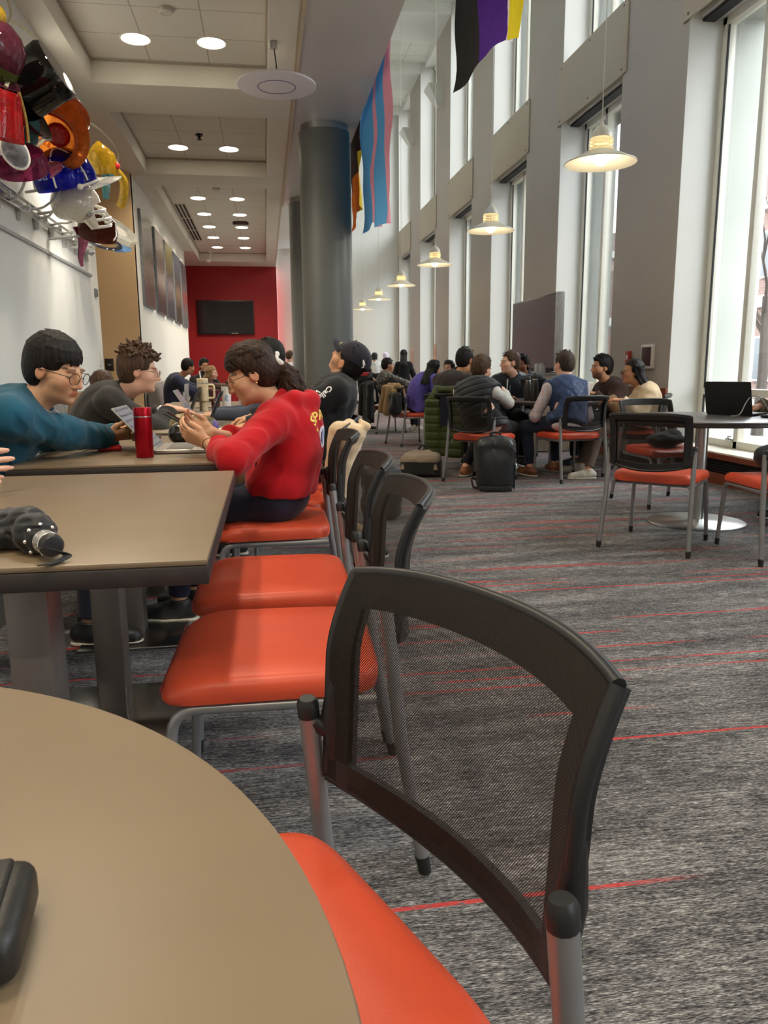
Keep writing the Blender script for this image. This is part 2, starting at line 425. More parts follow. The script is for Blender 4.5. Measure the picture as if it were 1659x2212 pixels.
def bare_tree(loc, h, label, seed):
    rn = random.Random(seed); t = thing('bare_tree', label, 'tree', loc)
    tr = BM(); tube(tr, [(0, 0, 0), (.03, .02, h * .2), (-.03, .03, h * .45)], [.13, .1, .07], 8); obj('trunk', tr, mat('bark', (.08, .065, .055), .9), t)
    br = BM()
    def grow(p, d, L, r, lv):
        q = p + d * L; m = p + d * L * .5 + Vector((rn.uniform(-1, 1), rn.uniform(-1, 1), rn.uniform(0, 1))) * L * .08
        tube(br, [p, m, q], [r, r * .8, r * .6], 5)
        if lv:
            for _ in range(3):
                nd = (d + Vector((rn.uniform(-1, 1), rn.uniform(-1, 1), rn.uniform(-.2, .9))) * .75).normalized(); grow(q, nd, L * rn.uniform(.6, .8), r * .55, lv - 1)
    for k in range(5):
        a = k * 1.26 + rn.random(); grow(Vector((-.03, .03, h * (.3 + .03 * k))), Vector((math.cos(a) * .6, math.sin(a) * .6, .75)).normalized(), h * .2, .045, 3)
    obj('branches', br, mat('twigs', (.09, .07, .06), .9), t)
bare_tree((10.5, 15.2, -.4), 6.5, 'bare leafless tree outside in front of the brick building', 3)
# ================================================================= camera, world, lights
cam = bpy.data.cameras.new('camera'); co = bpy.data.objects.new('camera', cam); COL.objects.link(co)
cam.sensor_fit = 'HORIZONTAL'; cam.sensor_width = 36; cam.lens = 36 * FPX / IW; cam.clip_start = .02; cam.clip_end = 300
R = Matrix((CAMM[0], -CAMM[1], -CAMM[2])).transposed()
co.matrix_world = Matrix.Translation(Vector(CAMC)) @ R.to_4x4()
cam.dof.use_dof = True; cam.dof.focus_distance = 1.35; cam.dof.aperture_fstop = 24
SC.camera = co
wd = bpy.data.worlds.new('overcast'); SC.world = wd; wd.use_nodes = True
nt = wd.node_tree; nt.nodes.clear()
o_ = nt.nodes.new('ShaderNodeOutputWorld'); bg = nt.nodes.new('ShaderNodeBackground')
tc = nt.nodes.new('ShaderNodeTexCoord'); sp = nt.nodes.new('ShaderNodeSeparateXYZ'); rp = nt.nodes.new('ShaderNodeValToRGB')
nt.links.new(tc.outputs['Generated'], sp.inputs[0]); nt.links.new(sp.outputs[2], rp.inputs[0])
rp.color_ramp.elements[0].position = 0.0; rp.color_ramp.elements[0].color = (.80, .86, .93, 1)
rp.color_ramp.elements[1].position = .9; rp.color_ramp.elements[1].color = (.97, .985, 1, 1)
nt.links.new(rp.outputs[0], bg.inputs[0]); bg.inputs[1].default_value = WORLD_STR
nt.links.new(bg.outputs[0], o_.inputs[0])
def lamp(name, typ, loc, energy, col=(1, 1, 1), **kw):
    l = bpy.data.lights.new(name, typ); l.energy = energy; l.color = col
    for k, v in kw.items(): setattr(l, k, v)
    o = bpy.data.objects.new(name, l); COL.objects.link(o); o.location = loc; return o
for n in bays:                                       # light portals in the window openings (guide sky light, emit nothing)
    a, b = n + PIL, n + BAY
    if a > YF - 1: continue
    for lo, hi in ((.29, 4.36), (5.12, 8.53)):
        o = lamp('window_portal', 'AREA', (4.6, (a + b) / 2, (lo + hi) / 2), 1)
        o.data.shape = 'RECTANGLE'; o.data.size = hi - lo; o.data.size_y = b - a
        o.rotation_euler = (0, PI / 2, 0); o.data.cycles.is_portal = True
# recessed downlights
DL = [(x, y) for y in (8.45, 12.2, 15.58, 17.1, 18.55, 20.0, 21.55) for x in (-1.14, -.415)]
DLB = [(x, y) for y in (-2.4, .9, 4.4) for x in (-1.14, -.415)]
dproto = thing('recessed_downlight', 'x', 'ceiling light', (0, 0, ZT))
bm = BM(); lathe(bm, [(.135, -.004), (.15, -.008), (.155, -.004), (.155, .002), (.135, .002)], 36); obj('trim_ring', bm, mat('downlight_ring', (.75, .72, .62), .4), dproto)
bm = BM(); cyl(bm, (0, 0, -.002), .138, .003, 36); obj('diffuser', bm, M_LIGHT, dproto)
ordw = ['first', 'second', 'third', 'fourth', 'fifth', 'sixth', 'seventh']
for i, (x, y) in enumerate(DL):
    lab = 'round recessed ceiling downlight, %s row from the camera, %s side of its coffer' % (ordw[i // 2], 'wall' if i % 2 == 0 else 'column')
    if i == 0: dproto.location = (x, y, ZT); dproto['label'] = lab; dproto['group'] = 'recessed downlights'
    else: dup(dproto, (x, y, ZT), 0, lab, 'recessed downlights')
    l = lamp('downlight_lamp', 'SPOT', (x, y, ZT - .03), DL_W, (1, .86, .66), spot_size=2.3, spot_blend=.6, shadow_soft_size=.12)
for x, y in DLB:
    lamp('downlight_lamp', 'SPOT', (x, y, ZT - .03), DL_W * 1.25, (1, .86, .66), spot_size=2.3, spot_blend=.6, shadow_soft_size=.12)
# pendants
M_ENAMEL = mat('white_enamel', srgb(228, 222, 205), .35, var=.02)
pend = thing('pendant_lamp', 'x', 'pendant lamp', (0, 0, 0))
bm = BM(); lathe(bm, [(.085, .115), (.11, .105), (.19, .065), (.30, .012), (.302, .006), (.298, .004), (.188, .052), (.10, .092), (.08, .098)], 48); obj('lamp_shade', bm, M_ENAMEL, pend)
bm = BM()
for z in (.125, .155, .185): lathe(bm, [(.088, z - .009), (.102, z), (.088, z + .009), (.075, z), (.088, z - .009)], 32)
for k in range(4): tube(bm, [(.09 * math.cos(k * PI / 2 + .4), .09 * math.sin(k * PI / 2 + .4), .1), (.09 * math.cos(k * PI / 2 + .4), .09 * math.sin(k * PI / 2 + .4), .21)], .005, 6)
obj('louvre_ring', bm, mat('warm_louvre', srgb(240, 222, 170), .5, emit=(1, .8, .45), estr=.35), pend)
bm = BM(); lathe(bm, [(.09, .205), (.085, .235), (.066, .275), (.04, .302), (.02, .312), (.012, .335), (0, .34)], 32); obj('canopy_cap', bm, M_ENAMEL, pend)
bm = BM(); tube(bm, [(0, 0, .33), (0, 0, 5.8)], .0045, 6); obj('cord', bm, mat('pendant_cord', srgb(215, 210, 196), .6), pend)
bm = BM(); ball(bm, (0, 0, .045), .062, None, 20, 12); obj('bulb', bm, emis('bulb_glow', (1, .88, .62), 9.0), pend)
for k in range(6):
    y = 6.59 + 3.27 * k
    lab = 'white enamel pendant lamp with flared shade, %s in the row counting from the camera' % ordw[k]
    if k == 0: pend.location = (2.886, y, 2.78); pend['label'] = lab; pend['group'] = 'pendant lamps along the windows'
    else: dup(pend, (2.886, y, 2.78), k * .7, lab, 'pendant lamps along the windows')
    lamp('pendant_glow', 'POINT', (2.886, y, 2.74), 4.5, (1, .82, .55), shadow_soft_size=.07)
# hanging disc
dk = thing('hanging_disc_speaker', 'white round disc hanging from the ceiling beam on a thin cable', 'ceiling speaker', (.195, 7.73, 3.66))
bm = BM(); lathe(bm, [(0, .02), (.34, .02), (.363, .008), (.363, -.006), (.35, -.014), (0, -.014)], 64); obj('disc', bm, mat('disc_white', srgb(226, 222, 226), .45, var=.02), dk)
bm = BM(); lathe(bm, [(.165, -.013), (.172, -.019), (.18, -.013)], 64); obj('ring', bm, mat('disc_ring', srgb(120, 112, 150), .4), dk)
bm = BM(); tube(bm, smooth_path([(0, 0, .02), (.004, .01, .15), (-.012, 0, .30), (-.02, 0, .345)]), .006, 8); obj('cable', bm, mat('black_cable', (.02, .02, .02), .5), dk)
bm = BM(); cyl(bm, (-.02, 0, .335), .035, .05, 24); obj('ceiling_mount', bm, M_STEEL, dk)
SC.view_settings.view_transform = VIEWT; SC.view_settings.look = 'None'; SC.view_settings.exposure = EXPO
cy = SC.cycles
cy.max_bounces = 8; cy.diffuse_bounces = 4; cy.glossy_bounces = 3; cy.transmission_bounces = 6; cy.transparent_max_bounces = 12
cy.use_adaptive_sampling = True; cy.adaptive_threshold = .02; cy.caustics_reflective = False; cy.caustics_refractive = False
cy.sample_clamp_indirect = 6; cy.use_denoising = True
try: cy.denoiser = 'OPENIMAGEDENOISE'; cy.denoising_input_passes = 'RGB_ALBEDO_NORMAL'
except Exception: pass
# ================================================================= materials for furniture
M_SEAT = mat('orange_red_vinyl', srgb(214, 82, 52), .40, var=.05, scale=9, bump=.08, bscale=380)
M_TUBE = mat('silver_painted_tube', srgb(150, 150, 152), .35, .55, var=.04)
M_BLACK = mat('black_plastic', (.014, .014, .015), .42, var=.15)
M_RUBBER = mat('black_rubber_tip', (.012, .012, .012), .7)
def mesh_fabric(name, hole):
    T = NT(name); s = T('ShaderNodeSeparateXYZ', Vector=T.uv()); px, py = .0032, .0042
    u = T.math('DIVIDE', s.outputs[0], px); v = T.math('DIVIDE', s.outputs[1], py)
    def cell(off):
        a = T.math('SUBTRACT', T.math('FRACT', T.math('ADD', u, off)), .5); b = T.math('SUBTRACT', T.math('FRACT', T.math('ADD', v, off)), .5)
        return T.math('SQRT', T.math('ADD', T.math('MULTIPLY', a, a), T.math('MULTIPLY', b, b)))
    d = T.math('MINIMUM', cell(0.0), cell(.5))
    col = T.ramp(d, [(.22, (.004, .003, .002)), (.42, (.021, .014, .009))])
    b = T.bsdf(**{'Base Color': col, 'Roughness': .65, 'Specular IOR Level': .25, 'Sheen Weight': .05, 'Normal': T.bump(d, .6, .002)})
    if not hole: return T.done(b)
    tr = T('ShaderNodeBsdfTransparent'); mx = T('ShaderNodeMixShader'); T.set(mx.inputs[0], T.math('LESS_THAN', d, .27)); T.set(mx.inputs[1], b); T.set(mx.inputs[2], tr)
    return T.done(mx)
M_MESHO, M_MESHS = mesh_fabric('open_mesh_fabric', True), mesh_fabric('double_mesh_fabric', False)

# ================================================================= stacking chair (sitter faces local +Y)
BT = .815
def back_pt(u, t, off=0.0):
    """u in -1..1 across, t in 0..1 from bottom to top -> point on the chair back's curved sheet."""
    w = .226 + .004 * t
    z = .517 + (BT - .517) * t
    y = -.20 - .018 * t - .035 * max(0, t - .62) ** 1.6 / (.38 ** 1.6)
    y -= .055 * (1 - u * u) + .03                      # hollow for the sitter's back
    zb = z - (0 if t > .5 else (1 - t * 2) * .03 * (1 - u * u) * 1.0) - .012 * (u ** 4) * t
    return Vector((u * w, y - off, zb))
def make_chair(name, label):
    t = thing(name, label, 'chair')
    # seat cushion: waterfall front, rounded corners
    bm = BM(); n, m = 25, 21; top, bot = [], []
    def rc(a): return math.copysign(abs(a) ** .6, a)
    prof = []
    N = 48
    rings = []
    def ring(scale, z, drop):
        out = []
        for k in range(N):
            a = 2 * PI * k / N; ca, sa = math.cos(a), math.sin(a)
            ex = 2 / 6.5; x = math.copysign(abs(ca) ** ex, ca); y = math.copysign(abs(sa) ** ex, sa)
            X = x * (.243 + .006 * y) * scale; Y = y * .235 * scale + .02
            f = max(0, (Y - .12) / .13); zz = z - drop * f * f * .02
            out.append(bm.verts.new((X, Y, zz)))
        return out
    for sc, z, dr in ((.90, .402, .2), (.985, .408, .4), (1.0, .425, 1.0), (.995, .443, 1.4), (.965, .456, 1.4), (.90, .4615, 1.2), (.6, .460, .8), (.25, .457, .3)): rings.append(ring(sc, z, dr))
    for a, b in zip(rings, rings[1:]):
        for k in range(N): bm.faces.new((a[k], a[(k + 1) % N], b[(k + 1) % N], b[k]))
    bm.faces.new(rings[0]); bm.faces.new(rings[-1])
    se = obj('seat', bm, M_SEAT, t, angle=60)
    bm = BM()
    for dz, ins in ((0, .968), (-.006, .985)):
        tube(bm, [(.228 * ins * math.copysign(1, s) if False else s * .235 * ins, .247, .4575 - .027 + dz) for s in np.linspace(-.93, .93, 12)], .0012, 5)
    obj('stitching', bm, mat('seat_stitching', srgb(120, 24, 18), .7), se)
    # side frames: front leg - rail - rear post, one tube per side
    for s in (-1, 1):
        bm = BM(); p = round_path([(s * .236, .245, .035), (s * .222, .222, .392), (s * .222, -.20, .392)], .055)
        tube(bm, p, .0125, 12); leg = obj('front_leg', bm, M_TUBE, t)
        bm = BM(); tube(bm, [(s * .236, .246, 0), (s * .2355, .2445, .04)], [.0125, .0142], 12); obj('leg_tip', bm, M_RUBBER, leg)
        bm = BM(); tube(bm, [(s * .261, -.295, .035), (s * .250, -.250, .30), (s * .2435, -.219, .607)], .0145, 14); leg = obj('rear_leg', bm, M_TUBE, t)
        bm = BM(); tube(bm, [(s * .2625, -.30, 0), (s * .261, -.293, .04)], [.0135, .0158], 12); obj('leg_tip', bm, M_RUBBER, leg)
        bm = BM(); tube(bm, [(s * .2436, -.2195, .604), (s * .2432, -.2175, .624), (s * .2425, -.217, .631)], [.0155, .0155, .011], 14); obj('post_cap', bm, M_BLACK, leg)
    bm = BM(); tube(bm, [(-.222, .10, .388), (.222, .10, .388)], .010, 8); tube(bm, [(-.222, -.12, .388), (.222, -.12, .388)], .010, 8); obj('crossbar', bm, M_TUBE, t)
    # mesh back
    bm = BM(); nu, nt_ = 36, 26; uvl = bm.loops.layers.uv.new('UVMap'); V = []
    for j in range(nt_ + 1):
        V.append([bm.verts.new(back_pt(-1 + 2 * i / nu, j / nt_)) for i in range(nu + 1)])
    for j in range(nt_):
        for i in range(nu):
            f = bm.faces.new((V[j][i], V[j][i + 1], V[j + 1][i + 1], V[j + 1][i]))
            for lp, (a, b) in zip(f.loops, ((i, j), (i + 1, j), (i + 1, j + 1), (i, j + 1))): lp[uvl].uv = (a / nu * .444, b / nt_ * .33)
            uu, tt = abs(-1 + 2 * (i + .5) / nu), (j + .5) / nt_
            f.material_index = 0 if (uu < .82 and .04 < tt < .83) else 1
    bk = obj('mesh_back', bm, [M_MESHO, M_MESHS], t, angle=180)
    # moulded frame behind the mesh
    bm = BM()
    def rail(fu, ft, wd, th=.011, n=20, off=.012):
        A, B_ = [], []
        for k in range(n + 1):
            q = k / n; u0, t0 = fu(q), ft(q); A.append(back_pt(u0 - wd[0], min(1, max(0, t0 - wd[1])), off)); B_.append(back_pt(u0 + wd[0], min(1, max(0, t0 + wd[1])), off))
        grid_sheet(bm, [A, B_], th)
    rail(lambda q: -.93, lambda q: q, (.075, 0)); rail(lambda q: .93, lambda q: q, (.075, 0))
    rail(lambda q: -.93 + 1.86 * q, lambda q: .955, (0, .05)); rail(lambda q: -.93 + 1.86 * q, lambda q: .05, (0, .06))
    for s in (-1, 1):                                    # shoulder arms that drop to the posts, top lip
        tube(bm, [back_pt(s, tt, .008) for tt in np.linspace(.02, 1, 14)], .0085, 8)
        tube(bm, [back_pt(s * .97, .10, .012), back_pt(s * .99, .30, .010), back_pt(s * .985, .52, .012)], [.012, .017, .010], 10); tube(bm, [back_pt(s * .98, .22, .010), Vector((s * .2436, -.2195, .60))], [.012, .012], 8)
    tube(bm, [back_pt(-1 + 2 * k / 24, 1.0, .008) for k in range(25)], .008, 8); tube(bm, [back_pt(-1 + 2 * k / 24, 0.0, .008) for k in range(25)], .008, 8)
    obj('back_frame', bm, M_BLACK, t, angle=50)
    return t
CHAIR0 = make_chair('stacking_chair', 'x'); CHAIR0_used = [False]
def chair(x, y, face, label, group):
    rz = math.atan2(face[1], face[0]) - PI / 2
    if not CHAIR0_used[0]:
        CHAIR0_used[0] = True; c = CHAIR0; c.location = (x, y, 0); c.rotation_euler = (0, 0, rz); c['label'] = label; c['group'] = group; return c
    return dup(CHAIR0, (x, y, 0), rz, label, group)
G = 'orange stacking chairs'
# fit of the near chair: back's top corners
ND = Vector((-.916, -.40)); NP = Vector((-.06, .691))
chair(NP.x, NP.y, ND, 'empty chair with large black mesh back and orange seat at the nearest round table', G)
chair(.015, 1.735, (-1, .03), 'empty orange chair at the near end of the rectangular table row', G)
chair(.02, 2.325, (-1, 0), 'empty orange chair between the nearest row chair and the girl in red', G)
chair(.03, 3.25, (-1, 0), 'orange chair the girl in the red hoodie sits on', G)
chair(.16, 4.30, (-1, 0), 'orange chair under the man in the black cap who leans back', G)
d1 = Vector((.368, .384)).normalized(); rm = Vector((2.165, 4.12)) + d1 * .295
chair(rm.x, rm.y, d1, 'empty orange chair seen from behind at the round window table', G)
chair(2.93, 3.97, (.09, .99), 'empty orange chair cut by the right edge of the photo at the window table', G)
chair(3.10, 5.66, (.05, -1), 'empty chair on the far side of the round window table, facing the camera', G)
V1 = Vector((.72, .69)).normalized()
chair(2.06, 7.17, V1, 'orange chair of the man in the black puffer vest, behind the black backpack', G)
chair(2.915, 7.13, (-.2, .98), 'orange chair of the man in the blue quilted vest', G)
chair(3.62, 7.22, (-.85, .5), 'orange chair of the woman in the beige shirt by the windows', G)
chair(3.86, 7.95, (-1, -.1), 'orange chair of the bearded man in the brown pullover', G)
chair(1.99, 8.10, (.5, .87), 'orange chair with the green puffer vest hung on its back', G)
chair(2.75, 8.62, (.2, -1), 'orange chair of the man in the black jacket, far side of group table', G)
chair(2.06, 10.85, (.96, .28), 'orange chair with a tan coat over its back, under the woman in the purple sweater', G)
chair(2.03, 12.95, (.95, .2), 'orange chair with a long black coat hung over its back', G)

# ================================================================= tables
M_TOP = mat('taupe_laminate', srgb(124, 106, 83), .40, var=.05, scale=5, spec=.55)
M_TOPD = mat('dark_laminate', srgb(96, 90, 86), .30, var=.05, scale=5, spec=.5)
M_EDGE = mat('dark_table_edge', srgb(48, 42, 40), .45)
M_LEG = mat('gunmetal_leg', srgb(126, 118, 114), .34, .5, var=.04)
M_BASE = mat('satin_steel_base', (.50, .48, .45), .26, 1.0, var=.06, scale=3)
def rect_table(x0, x1, y0, y1, label, rot=0.0):
    cx, cy = (x0 + x1) / 2, (y0 + y1) / 2; L, W = y1 - y0, x1 - x0
    t = thing('rectangular_table', label, 'table', (cx, cy, 0), rot, 'rectangular tables in a row along the bench')
    bm = BM(); box(bm, (0, 0, .7345), (W - .004, L - .004, .011), bev=.003); top = obj('tabletop', bm, M_TOP, t)
    bm = BM(); box(bm, (0, 0, .711), (W, L, .036), bev=.004); obj('edge_band', bm, M_EDGE, top)
    for s in (-1, 1):
        yy = s * .36
        bm = BM(); box(bm, (-.01, yy, .35), (.085, .11, .68), bev=.004); obj('leg', bm, M_LEG, t)
        bm = BM(); box(bm, (-.01, yy, .690), (.45, .2, .010)); obj('mounting_plate', bm, M_LEG, t)
        bm = BM(); box(bm, (0, yy, .006), (.40, .44, .012), bev=.004); obj('base_plate', bm, M_BASE, t)
    return t
rect_table(-.875, -.115, 1.385, 2.655, 'taupe rectangular table with the black umbrella on it, nearest of the row')
rect_table(-.945, -.19, 2.90, 4.18, 'taupe rectangular table with the red bottle and open laptop on it', .012)
rect_table(-.98, -.22, 4.36, 5.64, 'taupe rectangular table with the patterned pouch and papers, third of the row')
rect_table(-.99, -.23, 5.82, 7.10, 'taupe rectangular table with the tall cream tumbler, fourth of the row')
rect_table(-1.0, -.24, 7.30, 8.58, 'rectangular table behind the tumblers, last of the row')
def round_table(x, y, R, label, m, hgt=.74, br=.33):
    t = thing('round_table', label, 'table', (x, y, 0), 0, 'round tables')
    bm = BM(); lathe(bm, [(0, hgt - .012), (R - .004, hgt - .012), (R - .001, hgt - .006), (R - .003, hgt - .001), (R - .006, hgt), (0, hgt)], 128); top = obj('tabletop', bm, m, t, angle=25)
    bm = BM(); lathe(bm, [(0, hgt - .036), (R - .006, hgt - .036), (R, hgt - .030), (R, hgt - .013), (0, hgt - .013)], 128); obj('edge_band', bm, M_EDGE, top, angle=25)
    bm = BM(); cyl(bm, (0, 0, hgt / 2 - .02), .042, hgt - .05, 28); obj('pedestal', bm, M_STEEL, t)
    bm = BM(); lathe(bm, [(0, hgt - .05), (.16, hgt - .05), (.16, hgt - .037), (0, hgt - .037)], 24); obj('mounting_plate', bm, M_LEG, t)
    bm = BM(); lathe(bm, [(0, 0), (br, 0), (br, .006), (br - .012, .014), (.08, .020), (.055, .03), (0, .03)], 64); obj('base_plate', bm, M_STEEL, t)
    return t
round_table(-.56, .305, .602, 'taupe round table filling the lower left corner under the black wallet', M_TOP)
round_table(2.96, 4.88, .60, 'dark round table with steel pedestal beside the windows, laptop on it', M_TOPD)
round_table(3.02, 7.82, .58, 'dark round table the group sits round, in front of the big display', M_TOPD)
def far_table(x, y, lab):
    round_table(x, y, .55, lab, M_TOPD, br=.3)
far_table(2.75, 11.0, 'dark round table the woman in the purple sweater works at')
far_table(2.85, 13.3, 'dark round table at the far end near the patterned shirt')
# bench sofas along the left walls
M_BENCH = mat('grey_bench_vinyl', srgb(128, 124, 118), .45, var=.05, scale=8, bump=.06)
M_BENCHB = mat('grey_bench_base', srgb(120, 120, 116), .5)
def bench(x_front, y0, y1, n, label, xb):
    d = x_front - xb; t = thing('upholstered_bench', label, 'bench', (xb, y0, 0)); L = (y1 - y0) / n
    bm = BM(); box(bm, (d / 2, (y1 - y0) / 2, .16), (d - .02, y1 - y0 - .02, .32)); obj('base', bm, M_BENCHB, t)
    for k in range(n):
        bm = BM(); box(bm, (d / 2 + .02, L * (k + .5), .385), (d - .04, L - .008, .13), bev=.03, seg=3); obj('seat_cushion', bm, M_BENCH, t)
        bm = BM(); c = [(.02, .44), (.20, .44), (.19, .62), (.155, .78), (.135, .855), (.10, .885), (.05, .885), (.02, .86)]
        a = [bm.verts.new((x, L * k + .004, z)) for x, z in c]; b = [bm.verts.new((x, L * (k + 1) - .004, z)) for x, z in c]
        for i in range(len(c)): bm.faces.new((a[i], a[(i + 1) % len(c)], b[(i + 1) % len(c)], b[i]))
        bm.faces.new(a); bm.faces.new(b)
        bmesh.ops.bevel(bm, geom=list(bm.edges), offset=.014, segments=2, affect='EDGES')
        obj('back_cushion', bm, M_BENCH, t)
    return t
bench(-1.145, 1.6, 9.5, 9, 'grey upholstered bench along the white wall under the glass hats', -1.85)
bench(-1.25, 12.95, 18.6, 6, 'grey upholstered bench end showing below the framed photographs', -1.915)
# ================================================================= organic surfaces: blended distance fields -> surface nets
def _val_noise(P, sc, seed):
    """cheap smooth pseudo-noise for cloth folds, P (...,3)"""
    a = P * sc; r = np.random.default_rng(seed); out = 0
    for k in range(4):
        d = r.normal(size=3); d /= np.linalg.norm(d); e = r.normal(size=3); e /= np.linalg.norm(e)
        out = out + np.sin(a @ d * (1 + .45 * k) + r.uniform(0, 6) + 1.3 * np.sin(a @ e * .7 + r.uniform(0, 6)))
    out = out / 4
    return out * .9 - (1 - np.abs(out) * 1.5).clip(0, 1) ** 1.5 * .55 + .2
class Field:
    def __init__(self): self.ops = []
    def cap(self, a, b, ra, rb=None, k=.02, lab=0, sub=False):
        a, b = np.array(a, float), np.array(b, float); rb = ra if rb is None else rb; m = max(ra, rb) + k
        self.ops.append(('c', (a, b, ra, rb), np.minimum(a, b) - m, np.maximum(a, b) + m, k, lab, sub)); return self
    def path(self, pts, rs, k=.02, lab=0, sub=False):
        for i in range(len(pts) - 1): self.cap(pts[i], pts[i + 1], rs[i], rs[i + 1], k, lab, sub)
        return self
    def ell(self, c, r, R=None, k=.02, lab=0, sub=False):
        c = np.array(c, float); r = np.array(r if np.ndim(r) else (r, r, r), float); R = np.eye(3) if R is None else np.array(R, float); m = r.max() + k
        self.ops.append(('e', (c, r, R), c - m, c + m, k, lab, sub)); return self
    def rbox(self, c, s, rad, R=None, k=.02, lab=0, sub=False):
        c = np.array(c, float); s = np.array(s, float); R = np.eye(3) if R is None else np.array(R, float); m = np.linalg.norm(s) + rad + k
        self.ops.append(('b', (c, s, rad, R), c - m, c + m, k, lab, sub)); return self
    def cut(self, c, n, k=.004, box=None):
        """remove everything on the +n side of a plane, inside a box (c +- box)"""
        c = np.array(c, float); n = np.array(n, float); n /= np.linalg.norm(n); bx = np.array(box if box is not None else (9, 9, 9), float)
        self.ops.append(('p', (c, n), c - bx, c + bx, k, 0, True)); return self
    def build(self, res, folds=None, lo=None, hi=None, pad=.012):
        los = np.array([o[2] for o in self.ops if not o[6]]); his = np.array([o[3] for o in self.ops if not o[6]])
        lo = los.min(0) - pad if lo is None else np.array(lo); hi = his.max(0) + pad if hi is None else np.array(hi)
        n = np.ceil((hi - lo) / res).astype(int) + 2
        D = np.full(n, .08, np.float32); L = np.zeros(n, np.int16); B = np.full(n, 9., np.float32)
        ax = [lo[i] + res * np.arange(n[i]) for i in range(3)]
        for typ, prm, blo, bhi, k, lab, sub in self.ops:
            s = [slice(int(max(0, (blo[i] - lo[i]) // res - 2)), int(min(n[i], (bhi[i] - lo[i]) // res + 4))) for i in range(3)]
            if any(q.stop <= q.start for q in s): continue
            X, Y, Z = np.meshgrid(ax[0][s[0]], ax[1][s[1]], ax[2][s[2]], indexing='ij'); P = np.stack([X, Y, Z], -1)
            if typ == 'c':
                a, b, ra, rb = prm; ba = b - a; l2 = max(1e-12, ba @ ba); t = np.clip(((P - a) @ ba) / l2, 0, 1)
                d = np.linalg.norm(P - a - t[..., None] * ba, axis=-1) - (ra + (rb - ra) * t)
            elif typ == 'e':
                c, r, R = prm; q = (P - c) @ R; k0 = np.linalg.norm(q / r, axis=-1); k1 = np.linalg.norm(q / (r * r), axis=-1); d = k0 * (k0 - 1) / np.maximum(k1, 1e-9)
            elif typ == 'b':
                c, sz, rad, R = prm; q = np.abs((P - c) @ R) - (sz - rad); d = np.linalg.norm(np.maximum(q, 0), axis=-1) + np.minimum(q.max(-1), 0) - rad
            else:
                c, nn = prm; d = -((P - c) @ nn)
            s = tuple(s); V = D[s]
            if sub:
                h = np.maximum(k - np.abs(V + d), 0) / max(k, 1e-6); D[s] = np.maximum(V, -d) + h * h * k * .25
                if typ == 'p': pass
            else:
                h = np.maximum(k - np.abs(V - d), 0) / max(k, 1e-6); D[s] = np.minimum(V, d) - h * h * k * .25
                bb = B[s]; w = d < bb; L[s] = np.where(w, lab, L[s]); B[s] = np.where(w, d, bb)
        if folds:
            amp, sc, seed = folds[:3]; msk = np.abs(D) < .03
            I = np.argwhere(msk); P = lo + I * res; v = _val_noise(P, sc, seed) * amp
            if len(folds) > 3: v = v * folds[3](P)
            D[msk] += v.astype(np.float32)
        return surface_nets(D, L, lo, res)
def surface_nets(D, L, lo, res):
    S = D < 0; n = D.shape
    c = [S[i:n[0] - 1 + i, j:n[1] - 1 + j, k:n[2] - 1 + k] for i in (0, 1) for j in (0, 1) for k in (0, 1)]
    cnt = sum(x.astype(np.int8) for x in c); act = (cnt > 0) & (cnt < 8); I = np.argwhere(act)
    if len(I) == 0: return np.zeros((0, 3)), np.zeros((0, 4), int), np.zeros(0, int)
    idx = np.full(act.shape, -1, np.int64); idx[act] = np.arange(len(I))
    acc = np.zeros((len(I), 3)); w = np.zeros(len(I))
    corners = [(i, j, k) for i in (0, 1) for j in (0, 1) for k in (0, 1)]
    cd = {q: D[I[:, 0] + q[0], I[:, 1] + q[1], I[:, 2] + q[2]] for q in corners}
    for q in corners:
        for a in range(3):
            if q[a] == 0:
                r = list(q); r[a] = 1; r = tuple(r); da, db = cd[q], cd[r]; m = (da < 0) != (db < 0)
                t = np.where(m, da / np.where(m, da - db, 1), 0); p = np.repeat(np.array([q], float), len(I), 0); p[:, a] += t
                acc += p * m[:, None]; w += m
    V = lo + (I + acc / w[:, None]) * res
    F = []
    for a in range(3):
        b, d = (a + 1) % 3, (a + 2) % 3
        sl0 = [slice(None)] * 3; sl1 = [slice(None)] * 3; sl0[a] = slice(0, -1); sl1[a] = slice(1, None)
        ch = S[tuple(sl0)] != S[tuple(sl1)]; E = np.argwhere(ch)
        E = E[(E[:, b] > 0) & (E[:, d] > 0) & (E[:, b] < n[b] - 1) & (E[:, d] < n[d] - 1)]
        if len(E) == 0: continue
        def cell(ob, od): Q = E.copy(); Q[:, b] -= ob; Q[:, d] -= od; return idx[Q[:, 0], Q[:, 1], Q[:, 2]]
        q = np.stack([cell(1, 1), cell(0, 1), cell(0, 0), cell(1, 0)], 1)
        inside = S[E[:, 0], E[:, 1], E[:, 2]]; q[~inside] = q[~inside][:, ::-1]; F.append(q)
    F = np.concatenate(F); F = F[(F >= 0).all(1)]
    lab = L[I[:, 0], I[:, 1], I[:, 2]]
    return V, F, lab
